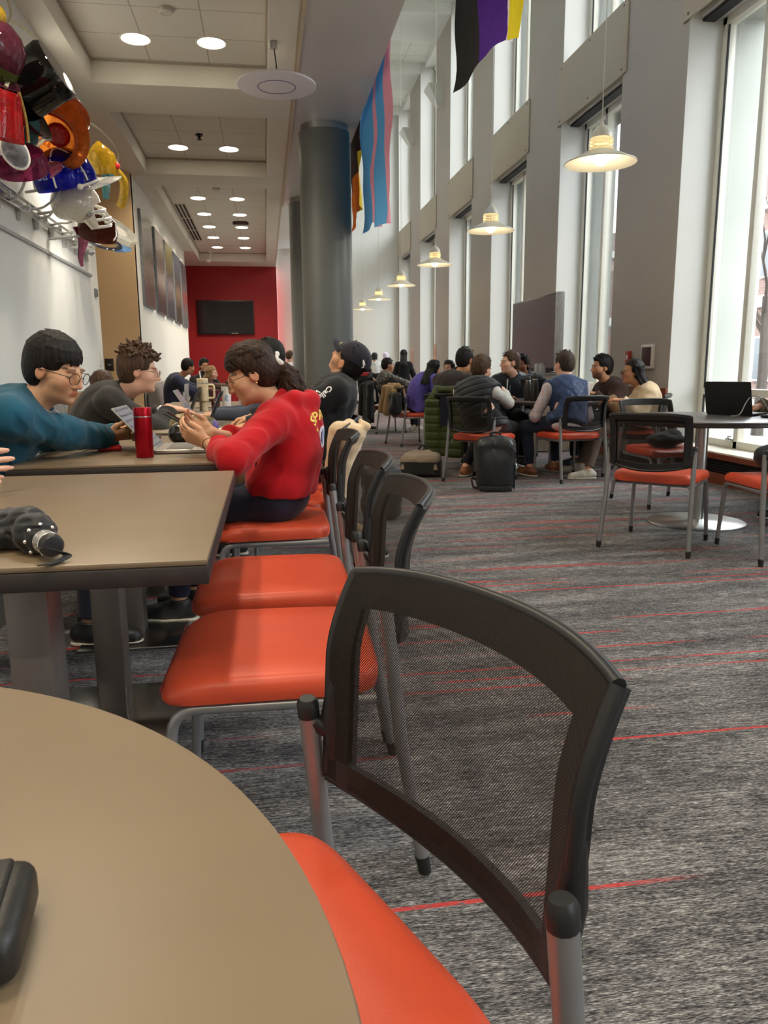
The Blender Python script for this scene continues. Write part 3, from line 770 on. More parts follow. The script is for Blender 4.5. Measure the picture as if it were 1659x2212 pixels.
def np_mesh(name, V, F, mats, parent, loc, col=None, flab=None, smooth_it=1):
    if smooth_it:
        nb = np.zeros_like(V); ct = np.zeros(len(V))
        E = np.concatenate([F[:, [0, 1]], F[:, [1, 2]], F[:, [2, 3]], F[:, [3, 0]]])
        for _ in range(smooth_it):
            nb[:] = 0; ct[:] = 0
            for k in (0, 1): 
                for ax in range(3): nb[:, ax] += np.bincount(E[:, k], V[E[:, 1 - k], ax], len(V))
                ct += np.bincount(E[:, k], minlength=len(V))
            V = V * .5 + .5 * nb / np.maximum(ct, 1)[:, None]
    me = bpy.data.meshes.new(name); lv = V - np.array(loc)
    me.vertices.add(len(V)); me.vertices.foreach_set('co', lv.astype(np.float32).ravel())
    me.loops.add(F.size); me.loops.foreach_set('vertex_index', F.astype(np.int32).ravel())
    me.polygons.add(len(F)); me.polygons.foreach_set('loop_start', np.arange(0, F.size, 4, dtype=np.int32)); me.polygons.foreach_set('loop_total', np.full(len(F), 4, np.int32))
    me.polygons.foreach_set('use_smooth', np.ones(len(F), bool))
    if flab is not None: me.polygons.foreach_set('material_index', flab[F[:, 0]].astype(np.int32))
    if col is not None:
        at = me.color_attributes.new('tint', 'FLOAT_COLOR', 'POINT'); at.data.foreach_set('color', np.concatenate([col, np.ones((len(col), 1))], 1).astype(np.float32).ravel())
    me.update(); me.validate()
    o = link(name, me, mats, parent); return o
def skin_mat():
    T = NT('skin'); a = T('ShaderNodeVertexColor', layer_name='tint'); n = T.noise(T.objco(), 60, 3)
    c = T.mix(T.math('MULTIPLY', T.math('SUBTRACT', n, .35), .35, None, True), a.outputs[0], (.35, .12, .08))
    return T.done(T.bsdf(**{'Base Color': c, 'Roughness': .5, 'Specular IOR Level': .35, 'Subsurface Weight': .12, 'Subsurface Radius': (.012, .005, .003), 'Subsurface Scale': .4}))
M_SKIN = skin_mat()
def cloth(name, col, rough=.85, var=.14, weave=700, kind=None):
    if name in _MC: return _MC[name]
    T = NT(name); co = T.objco(); n = T.noise(co, 9, 4); w = T.noise(co, weave, 2)
    c = T.ramp(n, [(.3, tuple(v * (1 - var) for v in col)), (.7, tuple(min(1, v * (1 + var)) for v in col))]); h = w; st = .2
    if kind == 'cable':
        s = T('ShaderNodeTexWave', Vector=T.mapping(co, (1, 1, .35)), Scale=14.0, Distortion=2.0); h = s.outputs[1]; st = .7; c = T.mix(T.math('MULTIPLY', h, .5), tuple(v * .72 for v in col), col)
    if kind == 'camo':
        v1 = T('ShaderNodeTexVoronoi', Vector=T.mapping(co, (1, 1, 1)), Scale=26.0); c = T.ramp(T.noise(co, 22, 2, .6, 1.5), [(.36, (.02, .03, .05)), (.45, (.16, .09, .04)), (.52, (.05, .12, .13)), (.6, (.45, .42, .36)), (.68, (.03, .03, .03))], 'CONSTANT')
    if kind == 'plaid':
        s = T('ShaderNodeSeparateXYZ', Vector=co)
        st1 = T.math('PINGPONG', T.math('MULTIPLY', s.outputs[0], 24), .5); st2 = T.math('PINGPONG', T.math('MULTIPLY', s.outputs[2], 24), .5)
        c = T.mix(T.math('MULTIPLY', T.math('GREATER_THAN', st1, .33), .5), col, (.62, .36, .36)); c = T.mix(T.math('MULTIPLY', T.math('GREATER_THAN', st2, .36), .4), c, (.4, .5, .68))
    if kind == 'quilt':
        s = T('ShaderNodeSeparateXYZ', Vector=co); a = T.math('PINGPONG', T.math('MULTIPLY', T.math('ADD', s.outputs[0], s.outputs[2]), 13), .5); b2 = T.math('PINGPONG', T.math('MULTIPLY', T.math('SUBTRACT', s.outputs[0], s.outputs[2]), 13), .5); h = T.math('POWER', T.math('MULTIPLY', T.math('MINIMUM', a, b2), 2.0), .5); st = .9; c = T.mix(T.math('LESS_THAN', T.math('MINIMUM', a, b2), .035), c, tuple(v * .4 for v in col))
    if kind == 'floral':
        c = T.ramp(T.noise(co, 34, 2, .6), [(.42, (.72, .62, .78)), (.5, (.42, .30, .58)), (.56, (.80, .74, .82))])
    b = T.bsdf(**{'Base Color': c, 'Roughness': rough, 'Specular IOR Level': .2, 'Sheen Weight': .15, 'Normal': T.bump(h, st, .003)})
    _MC[name] = T.done(b); return _MC[name]
def hair_mat(name, col):
    if name in _MC: return _MC[name]
    T = NT(name); co = T.objco(); n = T.noise(T.mapping(co, (90, 90, 14)), 1.0, 4, .6)
    c = T.ramp(n, [(.3, tuple(v * .45 for v in col)), (.55, col), (.78, tuple(min(1, v * 2.3 + .01) for v in col))])
    _MC[name] = T.done(T.bsdf(**{'Base Color': c, 'Roughness': .5, 'Specular IOR Level': .22, 'Normal': T.bump(n, .7, .008)})); return _MC[name]
NP3 = lambda v: np.array(v, float)
def rotz3(a): c, s = math.cos(a), math.sin(a); return np.array([[c, -s, 0], [s, c, 0], [0, 0, 1.]])
def rotx3(a): c, s = math.cos(a), math.sin(a); return np.array([[1, 0, 0], [0, c, -s], [0, s, c.real if hasattr(c, 'real') else c]])
def roty3(a): c, s = math.cos(a), math.sin(a); return np.array([[c, 0, s], [0, 1, 0], [-s, 0, c]])
def nrm(v): v = np.array(v, float); return v / max(1e-9, np.linalg.norm(v))
def ik(a, b, l1, l2, hint):
    a, b = NP3(a), NP3(b); d = b - a; L = np.linalg.norm(d); mx = (l1 + l2) * .998
    if L > mx: b = a + d / L * mx; L = mx
    x = (l1 * l1 - l2 * l2 + L * L) / (2 * L); h = math.sqrt(max(0, l1 * l1 - x * x)); u = (b - a) / L
    p = NP3(hint) - u * (NP3(hint) @ u); return a + u * x + nrm(p) * h, b
SKIN = {'fair': srgb(226, 176, 150), 'light': srgb(218, 168, 132), 'tan': srgb(196, 142, 104), 'brown': srgb(150, 98, 68)}

def head_ops(F, H, R, s, nose=1.0, face=True):
    """H head centre (eye level), R columns = right, forward, up"""
    g = lambda x, y, z: H + R @ (np.array([x, y, z]) * s)
    e = lambda c, r, k=.02, sub=False, lab=0, RR=None: F.ell(g(*c), np.array(r) * s, R if RR is None else RR, k * s, lab, sub)
    e((0, -.018, .035), (.074, .093, .083)); e((0, .03, -.03), (.060, .060, .085)); e((0, .035, -.078), (.046, .048, .034)); e((0, .074, -.098), (.018, .016, .015), .025)
    if face:
        for sx in (-1, 1):
            e((sx * .042, .052, -.030), (.022, .026, .022), .03); e((sx * .030, .082, .0185), (.022, .010, .008), .015)
            e((sx * .031, .103, -.002), (.017, .018, .011), .014, True); e((sx * .031, .076, -.003), (.0135, .0125, .0115), .004)
            e((sx * .0110, .095, -.041), (.0075, .009, .007), .01)
            e((sx * .074, -.010, -.010), (.010, .020, .032), .012); e((sx * .083, -.006, -.008), (.006, .010, .018), .008, True)
        F.path([g(0, .090, .012), g(0, .099, -.012), g(0, .1075 * (1 + .02 * nose), -.036)], [.0072 * s, .0080 * s, .0098 * s], .014 * s)
        F.cap(g(-.016, .0865, -.0625), g(.016, .0865, -.0625), .0058 * s, None, .010 * s); F.cap(g(-.014, .0855, -.0715), g(.014, .0855, -.0715), .0066 * s, None, .010 * s)
        F.cap(g(-.02, .0985, -.0668), g(.02, .0985, -.0668), .0016 * s, None, .006 * s, 0, True)
        e((0, .093, -.0835), (.02, .007, .006), .008, True)
def head_tint(V, H, R, s, skin, lips, brow, stubble=0.0, closed=False):
    q = (V - H) @ R / s; C = np.repeat(np.array([skin]), len(V), 0); x, y, z = q[:, 0], q[:, 1], q[:, 2]; ax = np.abs(x); fr = y > .045
    def put(m, c, f=1.0):
        w = (np.clip(m, 0, 1) * f)[:, None]; C[:] = C * (1 - w) + np.array(c) * w
    sm = lambda d, w: np.clip((-d) / w + .5, 0, 1)
    red = tuple(np.array(skin) * np.array([1.0, .66, .62]))
    put(np.exp(-((ax - .042) / .02) ** 2 - ((z + .032) / .018) ** 2) * fr, red, .35); put(np.exp(-(x / .014) ** 2 - ((z + .035) / .014) ** 2) * (y > .09), red, .4); put((ax > .07) * (np.abs(z + .01) < .035) * (y < .03) * (y > -.04), red, .35)
    if stubble: put(np.clip((-.045 - z) / .02, 0, 1) * (z > -.125) * np.clip((y + .0) / .03, 0, 1) * (1 - np.exp(-(x / .02) ** 2 - ((z + .067) / .01) ** 2)), brow, stubble)
    put(sm(np.hypot((x) / .021, (z + .067) / .0115) - 1, .3) * (y > .075), lips, .75)
    put(sm(np.abs(z + .0668) - .0012, .002) * (ax < .021) * (y > .07), (.12, .03, .025), .8)
    bz = .0225 - 5.5 * (ax - .03) ** 2; put(sm(np.abs(z - bz) - .0035, .003) * (ax > .011) * (ax < .05) * (y > .05), brow, .85)
    ez = -.002; d = np.hypot((ax - .031) / .0145, (z - ez) / (.0055 if not closed else .0015)) - 1
    if not closed:
        put(sm(d, .25) * (y > .06), (.75, .72, .70)); put(sm(np.hypot(ax - .031, z - ez) - .0052, .002) * sm(d, .25) * (y > .06), (.025, .015, .010))
    put(sm(np.abs(z - (ez + (.0058 if not closed else -.002) - 18 * (ax - .031) ** 2)) - .0016, .0015) * (np.abs(ax - .031) < .0165) * (y > .055), (.03, .02, .018), .9)
    return C
def hand_ops(F, W, d, pn, s=1.0, side=1, curl=.6, thumb=.6, spread=.12, finger_curls=None):
    """W wrist, d direction of the hand, pn palm normal (the side fingers curl to), side +1 when the thumb is on d x pn side"""
    d = nrm(d); pn = nrm(NP3(pn) - d * (NP3(pn) @ d)); r = np.cross(d, pn) * side      # r points to the thumb side
    K = W + d * .088 * s
    for t in (-.030, -.010, .010, .030): F.cap(W + r * t * .6 * s, K + r * t * s, .0155 * s, .0120 * s, .012)
    F.ell(W + d * .035 * s + r * .024 * s + pn * .008 * s, np.array([.018, .018, .018]) * s, None, .015)
    lens = [(.040, .025, .020), (.045, .029, .022), (.041, .027, .021), (.032, .020, .018)]
    tips = []
    for i, (off, L) in enumerate(zip((.030, .010, -.010, -.029), lens)):
        c = curl if finger_curls is None else finger_curls[i]
        p = K + r * off * s - d * (.004 if i == 3 else 0) * s; dd = nrm(d + r * spread * (off / .03)); ang = 0; rr = [.0088, .0080, .0072, .0060]
        pts = [p]
        for j, l in enumerate(L):
            ang += c * (.75, 1.0, .7)[j]; v = dd * math.cos(ang) + pn * math.sin(ang); p = p + v * l * s; pts.append(p)
        F.path(pts, [q * s * (.88 if i == 3 else 1) for q in rr], .004); tips.append(p)
    b = W + d * .022 * s + r * .026 * s + pn * .004 * s
    v1 = nrm(d * .75 + r * (.75 - .3 * thumb) + pn * .55 * thumb); v2 = nrm(d * .95 + r * (.25 - .5 * thumb) + pn * .5 * thumb)
    p1 = b + v1 * .038 * s; p2 = p1 + v2 * .030 * s; p3 = p2 + nrm(v2 + d * .3) * .022 * s
    F.path([b, p1, p2, p3], [.0135 * s, .0105 * s, .0095 * s, .0075 * s], .008)
    return tips, p3
def hair_build(style, H, R, s, res, extra=None, seed=1):
    F = Field(); g = lambda x, y, z: H + R @ (np.array([x, y, z]) * s)
    e = lambda c, r, k=.012, sub=False: F.ell(g(*c), np.array(r) * s, R, k * s, 0, sub)
    bx = lambda c, h, sub=True, rad=.02, k=.014: F.rbox(g(*c), np.array(h) * s, rad * s, R, k * s, 0, sub)
    rn = np.random.default_rng(seed)
    def strand(pts, r0, r1=None, k=.004): 
        n = len(pts); r1 = r0 * .35 if r1 is None else r1; F.path([g(*p) for p in pts], [(r0 + (r1 - r0) * i / (n - 1)) * s for i in range(n)], k * s)
    def S(az, el, th=0.0): a, b = math.radians(az), math.radians(el); return np.array([0, -.020, .040]) + np.array([.080, .102, .088]) * (1 + th) * np.array([math.cos(b) * math.sin(a), math.cos(b) * math.cos(a), math.sin(b)])
    def shell(th=.0, low=-.055):
        e((0, -.022, .040), (.080 + th, .100 + th, .088 + th)); e((0, -.045, -.015), (.072 + th, .072 + th, .075 + th), .03)
    def face_cut(hair_line=.050, temple=.035, ear=True, nape=-.085):
        bx((0, .155, hair_line - .12), (.2, .10, .12)); bx((0, .12, hair_line - .20), (.2, .12, .12))
        if ear: bx((0, .055, -.085), (.2, .075, .085), rad=.025)
        bx((0, 0, nape - .1), (.3, .3, .1))
    if style in ('short', 'crop', 'curly', 'fringe'):
        shell(.0 if style == 'crop' else .006); face_cut(.062 if style != 'fringe' else .04)
        if style == 'fringe':                           # straight hair falling over the forehead, short at the sides
            for i in range(150):
                az = rn.uniform(-82, 82); e1 = rn.uniform(-6, 20) + 14 * (abs(az) > 58); a0 = az * rn.uniform(.3, .8)
                strand([S(a0, 78), S(az * .85, 52, .02), S(az, 28, .045), S(az + rn.normal() * 3, e1, .055 if abs(az) < 60 else .03)], .0068, .0018)
            for i in range(190):
                az = rn.uniform(80, 280); e1 = rn.uniform(-10, 2) if (az < 115 or az > 245) else rn.uniform(-56, -30)
                strand([S(az + rn.normal() * 14, 80), S(az, 55, .02), S(az, 20, .03), S(az + rn.normal() * 3, e1, .01)], .0068, .002)
            for i in range(5): strand([S(rn.uniform(100, 260), 75, .02), S(rn.uniform(100, 260), 66, .16), S(rn.uniform(100, 260), 60, .24)], .0016)
        if style == 'curly':
            for i in range(330):
                az, el = rn.uniform(0, 360), rn.uniform(18, 88)
                if (az < 55 or az > 305) and el < 24: el = 26
                th = .02 + .10 * max(0, (el - 30) / 58); p = S(az, el, th); w = rn.normal(size=3) * .011; nn_ = (p - np.array([0, -.02, .04])); nn_ = nn_ / np.linalg.norm(nn_)
                strand([p - nn_ * .01, p + w * .6 + nn_ * .004, p + w * 1.4 + nn_ * .002, p + w * 1.2 - nn_ * .006], .0080, .0045)
        if style in ('short', 'crop'):
            for i in range(60 if style == 'short' else 20):
                a, b = rn.uniform(0, 2 * PI), rn.uniform(.1, 1.2); p = np.array([.082 * math.sin(b) * math.sin(a), .10 * math.sin(b) * math.cos(a) - .018, .045 + .088 * math.cos(b)])
                if p[1] > .03 and p[2] < .07: continue
                strand([p, p + np.array([p[0] * .12, .018, .004]) + rn.normal(size=3) * .004], .0085 if style == 'short' else .006, .004)
    if style in ('long', 'longwavy', 'ponytail', 'bob'):
        shell(.004); face_cut(.066, ear=False, nape=-.16 if style != 'ponytail' else -.10)
        bx((0, .14, -.06), (.064, .12, .125)); 
        if style == 'ponytail': bx((0, .07, -.09), (.2, .065, .075), rad=.03)
    if style in ('long', 'longwavy', 'bob'):
        Lb = {'long': .26, 'longwavy': .46, 'bob': .06}[style]
        dn = R.T @ np.array([0, 0, -1.0])               # gravity in head space
        for sx in np.linspace(-1, 1, 11):
            p0 = np.array([sx * .066, -.055 - .035 * (1 - sx * sx), -.03]); pts = [np.array([sx * .05, -.02, .10]), np.array([sx * .078, -.05 - .05 * (1 - sx * sx), .03]), p0]
            for q in range(1, 6):
                wv = .012 * math.sin(q * 1.9 + sx * 5 + seed) if style == 'longwavy' else .004 * math.sin(q + sx * 3); pts.append(p0 + dn * Lb * q / 5 + np.array([wv + sx * .012 * (q / 5), -(.052 if style == 'longwavy' else .032) * q - abs(wv) * .4, 0]))
            F.path([g(*p) for p in pts], [v * s for v in (.018, .02, .022, .022, .022, .021, .017, .006)], .012 * s)
        for sx in (-1, 1):
            for j in range(5):
                az = sx * (82 + 12 * j); p3 = S(az, -28, .04); pts = [S(az * .4, 74, .02), S(az * .75, 46, .05), S(az, 8, .05), p3]
                for q in (1, 2, 3): pts.append(p3 + dn * Lb * .75 * q / 3 + np.array([sx * .01 * math.sin(q * 2.2 + j), -(.060 if style == 'longwavy' else .032) * q, 0]))
                F.path([g(*p) for p in pts], [v * s for v in (.010, .012, .014, .015, .014, .012, .004)], .008 * s)
        for i in range(46):
            sx = rn.uniform(-1, 1); p0 = np.array([sx * .082, -.06 - .05 * (1 - sx * sx), .0]); pts = [p0 * np.array([.6, .8, 1]) + np.array([0, .02, .10]), p0 + np.array([0, 0, .04]), p0]
            for q in range(1, 5): pts.append(p0 + dn * Lb * q / 4 + np.array([rn.normal() * .006, -(.062 if style == 'longwavy' else .038) * q + rn.normal() * .006, 0]))
            strand([tuple(p) for p in pts], .0055, .002, .003)
    if style == 'ponytail':
        for i in range(150):
            az = rn.choice([-1, 1]) * rn.uniform(8, 100); st = S(az * .35, rn.uniform(62, 80), .03)
            strand([st, S(az * 1.05, rn.uniform(30, 50), .05), S(np.sign(az) * rn.uniform(105, 130), rn.uniform(5, 28), .04), S(np.sign(az) * 165, 4, .03), (0, -.125, -.004)], .0062, .005, .003)
        for i in range(70):                               # fringe swept to both sides of the brow
            sg = rn.choice([-1, 1]); az = sg * rn.uniform(4, 66)
            strand([S(az * .3, 76, .02), S(az * .7, 48, .05), S(az, 26, .06), S(az + sg * 8, rn.uniform(8, 16), .07), S(az + sg * rn.uniform(14, 26), rn.uniform(-6, 6) - 22 * (abs(az) > 50), .06)], .0058, .002)
        e((0, -.122, -.004), (.020, .016, .020))
        dn = R.T @ np.array([0, 0, -1.0]); base = np.array([0, -.118, -.012]); bk = np.array([0, -1.0, 0])
        for i in range(130):
            a = rn.uniform(0, 2 * PI); rr = rn.uniform(0, 1); off = np.array([math.cos(a) * .9, math.sin(a), .25 * math.sin(a * 2)]); pts = [base]
            for q in range(1, 9):
                t = q / 8; c = base + bk * (.085 * math.sin(t * 1.9)) + dn * (.285 * t ** 1.15); w = .066 * math.sin(min(1, t * 1.25) * PI * .62) * rr
                pts.append(c + off * w + np.array([math.sin(q * 1.7 + i), math.cos(q * 1.5 + i * 2), math.sin(q * 2.1 + i)]) * .009)
            strand([tuple(p) for p in pts], .008, .0035, .003)
        for t in np.linspace(0, 1, 7): e(tuple(base + bk * (.085 * math.sin(t * 1.9)) + dn * (.26 * t ** 1.15)), tuple(np.array([1, 1, 1]) * (.018 + .026 * math.sin(t * PI * .8))), .02)
    if style == 'hijab':
        e((0, -.02, .03), (.092, .112, .10)); e((0, -.02, -.09), (.085, .09, .10), .04); e((0, -.03, -.19), (.13, .11, .07), .05); bx((0, .15, -.02), (.055, .085, .075), rad=.04)
    if style == 'hood':
        e((0, -.03, .025), (.10, .118, .112)); e((0, -.05, -.10), (.10, .09, .09), .05); bx((0, .14, -.02), (.06, .085, .095), rad=.04)
    if extra: extra(F, g, R, s)
    return F.build(res, (.0016, 420 if style not in ('hijab', 'hood') else 60, seed))

def add_glasses(parent, H, R, s, loc, m, rad=.0235, square=False, lens=True):
    g = lambda x, y, z: Vector(H + R @ (np.array([x, y, z]) * s) - np.array(loc))
    bm = BM()
    for sx in (-1, 1):
        pts = []
        for k in range(25):
            a = 2 * PI * k / 24; ex = .7 if square else 1
            pts.append(g(sx * .034 + rad * math.copysign(abs(math.cos(a)) ** ex, math.cos(a)) * 1.05, .110 - .004 * abs(math.cos(a) * sx * 1 + 1) , -.008 + rad * .9 * math.copysign(abs(math.sin(a)) ** ex, math.sin(a))))
        tube(bm, pts, .0014 * s, 6, False)
        tube(bm, [g(sx * .0585, .105, 0), g(sx * .074, .09, .002), g(sx * .081, .02, 0), g(sx * .080, -.012, -.002), g(sx * .077, -.022, -.022)], .0013 * s, 6)
    tube(bm, [g(-.010, .113, -.004), g(0, .1175, .001), g(.010, .113, -.004)], .0013 * s, 6)
    o = obj('glasses', bm, m, parent)
    if lens:
        bm = BM()
        for sx in (-1, 1): bm.faces.new([bm.verts.new(g(sx * .034 + rad * math.cos(2 * PI * k / 20), .109, -.008 + rad * .88 * math.sin(2 * PI * k / 20))) for k in range(20)])
        obj('lens', bm, M_LENS, o)
    return o
M_LENS = glass_mat('spectacle_lens', (.93, .95, .95), .02)
M_BLACKFRAME = mat('black_spectacle_frame', (.015, .014, .014), .3)
M_LACE = mat('shoe_sole', srgb(214, 206, 190), .7)

def person(label, pelvis, neck, head, yaw, hyaw, hpitch, hands, feet, top, bottom, shoes, hair, skin='light', hroll=0, s=1.0, fem=False,
           sleeve=1.0, off=.014, kind='sweater', res=.006, hres=None, glasses=None, brow=(.03, .02, .015), lips=None, stubble=0.0, closed=False, bow=.05, puff=False, collar=None,
           elbow=None, knee=None, hand=None, group=None, sleeves_mat=None, cat='person', folds=.004, twist=0.0, hair_extra=None, shoe_h=.075, body_parts=None, legs=True, hem=.10, fs=1.0):
    P, N, H = NP3(pelvis), NP3(neck), NP3(head); sk = SKIN[skin]; lips = lips or tuple(np.array(sk) * np.array([.82, .42, .38]))
    loc = (float(P[0]), float(P[1]), 0.0); root = thing('person', label, cat, loc, 0, group)
    f = np.array([math.cos(yaw), math.sin(yaw), 0]); rt = np.array([f[1], -f[0], 0])
    up = nrm(N - P); mid = P * .5 + N * .5 - (f - up * (f @ up)) * bow
    hy = np.array([math.cos(hyaw), math.sin(hyaw), 0]); R = rotz3(hyaw - PI / 2) @ rotx3(-hpitch) @ roty3(hroll)
    sw = (.158 if fem else .180) * s; rts = nrm(rt * math.cos(twist) + f * math.sin(twist))
    def spine(t): return (1 - t) ** 2 * P + 2 * t * (1 - t) * (2 * mid - .5 * (P + N)) + t * t * N
    def sec_axes(t):
        u = nrm(spine(min(1, t + .05)) - spine(max(0, t - .05))); r_ = nrm(rt * (1 - t) + rts * t); r_ = nrm(r_ - u * (r_ @ u)); return np.stack([r_, np.cross(u, r_), u], 1)
    secs = [(0, .165, .120, .13), (.2, .150, .112, .12), (.42, .145, .112, .12), (.64, .158, .120, .13), (.82, .165, .110, .11)] if not fem else [(0, .165, .118, .13), (.2, .142, .105, .12), (.42, .128, .100, .12), (.64, .140, .112, .13), (.82, .145, .098, .10)]
    ux = nrm(spine(1) - spine(.85)); sh = [N - ux * .065 * s + rts * sw * q + f * .01 for q in (-1, 1)]         # left, right shoulder
    l1, l2 = .285 * s, .25 * s; arms = []
    for i, q in enumerate((-1, 1)):
        hd = hands[i]; W = NP3(hd[0]); hint = (elbow[i] if elbow and elbow[i] is not None else np.array([0, 0, -1.0]) + rt * q * .45 - f * .2)
        E, W2 = ik(sh[i], W, l1, l2, hint); arms.append((sh[i], E, W2))
    hips = [P + rt * .085 * s * q - up * .03 for q in (-1, 1)]; lg = []
    for i, q in enumerate((-1, 1)):
        A = NP3(feet[i][0]) + np.array([0, 0, shoe_h]); hint = knee[i] if knee else np.array([0, 0, .8]) + f * 1.0 + rt * q * .12
        K, A2 = ik(hips[i], A, .43 * s, .42 * s, hint); lg.append((hips[i], K, A2, nrm(NP3(feet[i][1]))))
    nb = H - R[:, 2] * .085 * s - R[:, 1] * .018 * s; nr = (.047 if fem else .055) * s
    # ---- body: one continuous skin surface, clothed limbs slimmer inside
    F = Field(); head_ops(F, H, R, s * 1.0); F.cap(nb, N - ux * .03, nr, nr * 1.12, .03); F.cap(N - ux * .03, N - ux * .07, nr * 1.1, .07 * s, .03)
    for t, a, b, c in secs: F.ell(spine(t), np.array([a * .86, b * .86, c]) * s, sec_axes(t), .05)
    hi = hand or [{}, {}]
    for i, (A, E, W) in enumerate(arms):
        F.path([A, E], [.042 * s, .034 * s], .02); F.path([E, W], [.036 * s, .025 * s], .012)
        h_ = dict(hi[i] or {}); hand_ops(F, W, hands[i][1], hands[i][2], s * (.92 if fem else 1.0), (1 if i == 1 else -1), **h_)
    if legs:
        for Hp, K, A, d in lg: F.path([Hp, K, A], [.065 * s, .045 * s, .034 * s], .02); F.cap(A, A + d * .09 + np.array([0, 0, -.04]), .03, .02, .02)
    V, Q, L = F.build(res); col = head_tint(V, H, R, s, sk, lips, brow, stubble, closed); o = np_mesh('body', V, Q, M_SKIN, root, loc, col)
    # ---- top garment
    F = Field(); ho = off
    for t, a, b, c in secs: F.ell(spine(t), np.array([a * s + ho, b * s + ho, c * s + ho]), sec_axes(t), .06)
    hb = P - up * hem; F.ell(hb + up * .04, np.array([.172 * s + ho, .125 * s + ho, .10]), sec_axes(0), .05)
    for i, q in enumerate((-1, 1)): F.cap(N - ux * .02, sh[i] + ux * .01, .05 * s + ho * .6, .058 * s + ho * .6, .05)
    F.cap(N - ux * .05, N + ux * .012, .064 * s + ho * .3, .060 * s + ho * .3, .02)
    if collar == 'stand': F.cap(N - ux * .03, N + nrm(nb - N) * .055, .070 * s, .066 * s, .008)
    if collar == 'hood': 
        b_ = N - f * .05 + ux * .005
        F.path([N + rts * .085 - f * .01, N + rts * .075 - f * .075 + ux * .02, N - f * .115 + ux * .012, N - rts * .075 - f * .075 + ux * .02, N - rts * .085 - f * .01], [.024, .034, .040, .034, .024], .02); F.ell(N - f * .085 - ux * .055, (.10, .045, .085), sec_axes(1), .03)
    F.cap(N + nrm(nb - N) * .0, N + nrm(nb - N) * .25, nr * 1.10, nr * 1.10, .006, 0, True)
    sl = []
    if kind != 'vest':
        for i, (A, E, W) in enumerate(arms):
            ra, re, rw = .058 * s + ho, .048 * s + ho * 1.1, .036 * s + ho * .9
            if sleeve >= .55: t = (sleeve - .5) * 2; Wc = E + (W - E) * t; F.path([A, E, Wc], [ra, re, re + (rw - re) * t], .03); F.cap(Wc - nrm(W - E) * .012, Wc, re + (rw - re) * t + .003, re + (rw - re) * t + .002, .004); F.cut(Wc, W - E, .004, (.07, .07, .07))
            else: Ec = A + (E - A) * sleeve * 2; F.path([A, Ec], [ra, re + .012], .03); F.cut(Ec, E - A, .004, (.08, .08, .08))
    else:
        for i, (A, E, W) in enumerate(arms): F.cut(A + nrm(A - N) * .028, A - N + np.array([0, 0, .01]), .01, (.15, .15, .20))
    F.cut(hb, -up, .01)
    if puff:
        def pf(Pt): return 1.0
        fold = None
    V, Q, L = F.build(res, (folds, 34 * fs, int(abs(P[0] * 977)) % 97 + 3)) if folds else F.build(res)
    if puff:                                              # quilted channels: pinch along rings of the torso
        h = (V - hb) @ up; per = puff; ph = np.abs(((h / per) % 1.0) - .5) * 2; nrmv = V - np.array([spine(min(1, max(0, hh / np.linalg.norm(N - P)))) for hh in h]); nrmv /= np.linalg.norm(nrmv, axis=1)[:, None]
        V = V + nrmv * ((1 - ph ** 4) * .012)[:, None] - nrmv * .006
    nm = {'sweater': 'sweater', 'vest': 'vest', 'jacket': 'jacket', 'hoodie': 'hoodie', 'shirt': 'shirt', 'blazer': 'blazer'}[kind]
    tp = np_mesh(nm, V, Q, top, root, loc)
    if kind == 'vest' or sleeves_mat:
        F = Field()
        for i, (A, E, W) in enumerate(arms):
            F.path([N * .35 + A * .65, A, E, E + (W - E) * .93], [.055 * s, .060 * s, .050 * s, .038 * s], .03); F.cut(E + (W - E) * .9, W - E, .004, (.07, .07, .07))
        F.cap(N - ux * .06, N + nrm(nb - N) * .04, .066 * s, .060 * s, .01); F.cap(N, N + nrm(nb - N) * .25, nr * 1.08, nr * 1.08, .006, 0, True)
        if kind == 'vest': F.ell(P - up * .09, np.array([.165 * s, .12 * s, .07]), sec_axes(0), .05)
        V, Q, L = F.build(res, (.004, 40, 5)); np_mesh('shirt', V, Q, sleeves_mat, root, loc)
    # ---- trousers and shoes
    if legs:
        F = Field(); F.ell(P - up * .01, np.array([.172, .128, .135]) * s, sec_axes(0), .05)
        for Hp, K, A, d in lg: F.path([Hp, K], [.085 * s, .062 * s], .05); F.path([K, A + (K - A) * .06], [.060 * s, .045 * s], .02); F.cut(A + (K - A) * .10, A - K, .004, (.09, .09, .07))
        V, Q, L = F.build(max(res, .006), (.004, 30, 8)); np_mesh('trousers', V, Q, bottom, root, loc)
        for Hp, K, A, d in lg:
            F = Field(); g0 = np.array([A[0], A[1], A[2] - shoe_h]); F.path([g0 - d * .045 + np.array([0, 0, .045]), g0 + d * .06 + np.array([0, 0, .040]), g0 + d * .165 + np.array([0, 0, .030])], [.040 * s, .044 * s, .034 * s], .02); F.cap(g0 + np.array([0, 0, .04]), A + np.array([0, 0, .02]), .042 * s, .044 * s, .02); F.cut(g0 + np.array([0, 0, .012]), (0, 0, -1), .003); F.cut(A + np.array([0, 0, .025]), (0, 0, 1), .003)
            V, Q, L = F.build(max(res, .006)); sh_ = np_mesh('shoe', V, Q, shoes, root, loc)
            F = Field(); F.path([g0 - d * .045 + np.array([0, 0, .012]), g0 + d * .06 + np.array([0, 0, .012]), g0 + d * .168 + np.array([0, 0, .012])], [.042 * s, .046 * s, .036 * s], .02); F.cut(g0 + np.array([0, 0, .0165]), (0, 0, 1), .002); F.cut(g0 + np.array([0, 0, .001]), (0, 0, -1), .002)
            V, Q, L = F.build(.006); np_mesh('sole', V, Q, M_LACE, sh_, loc)
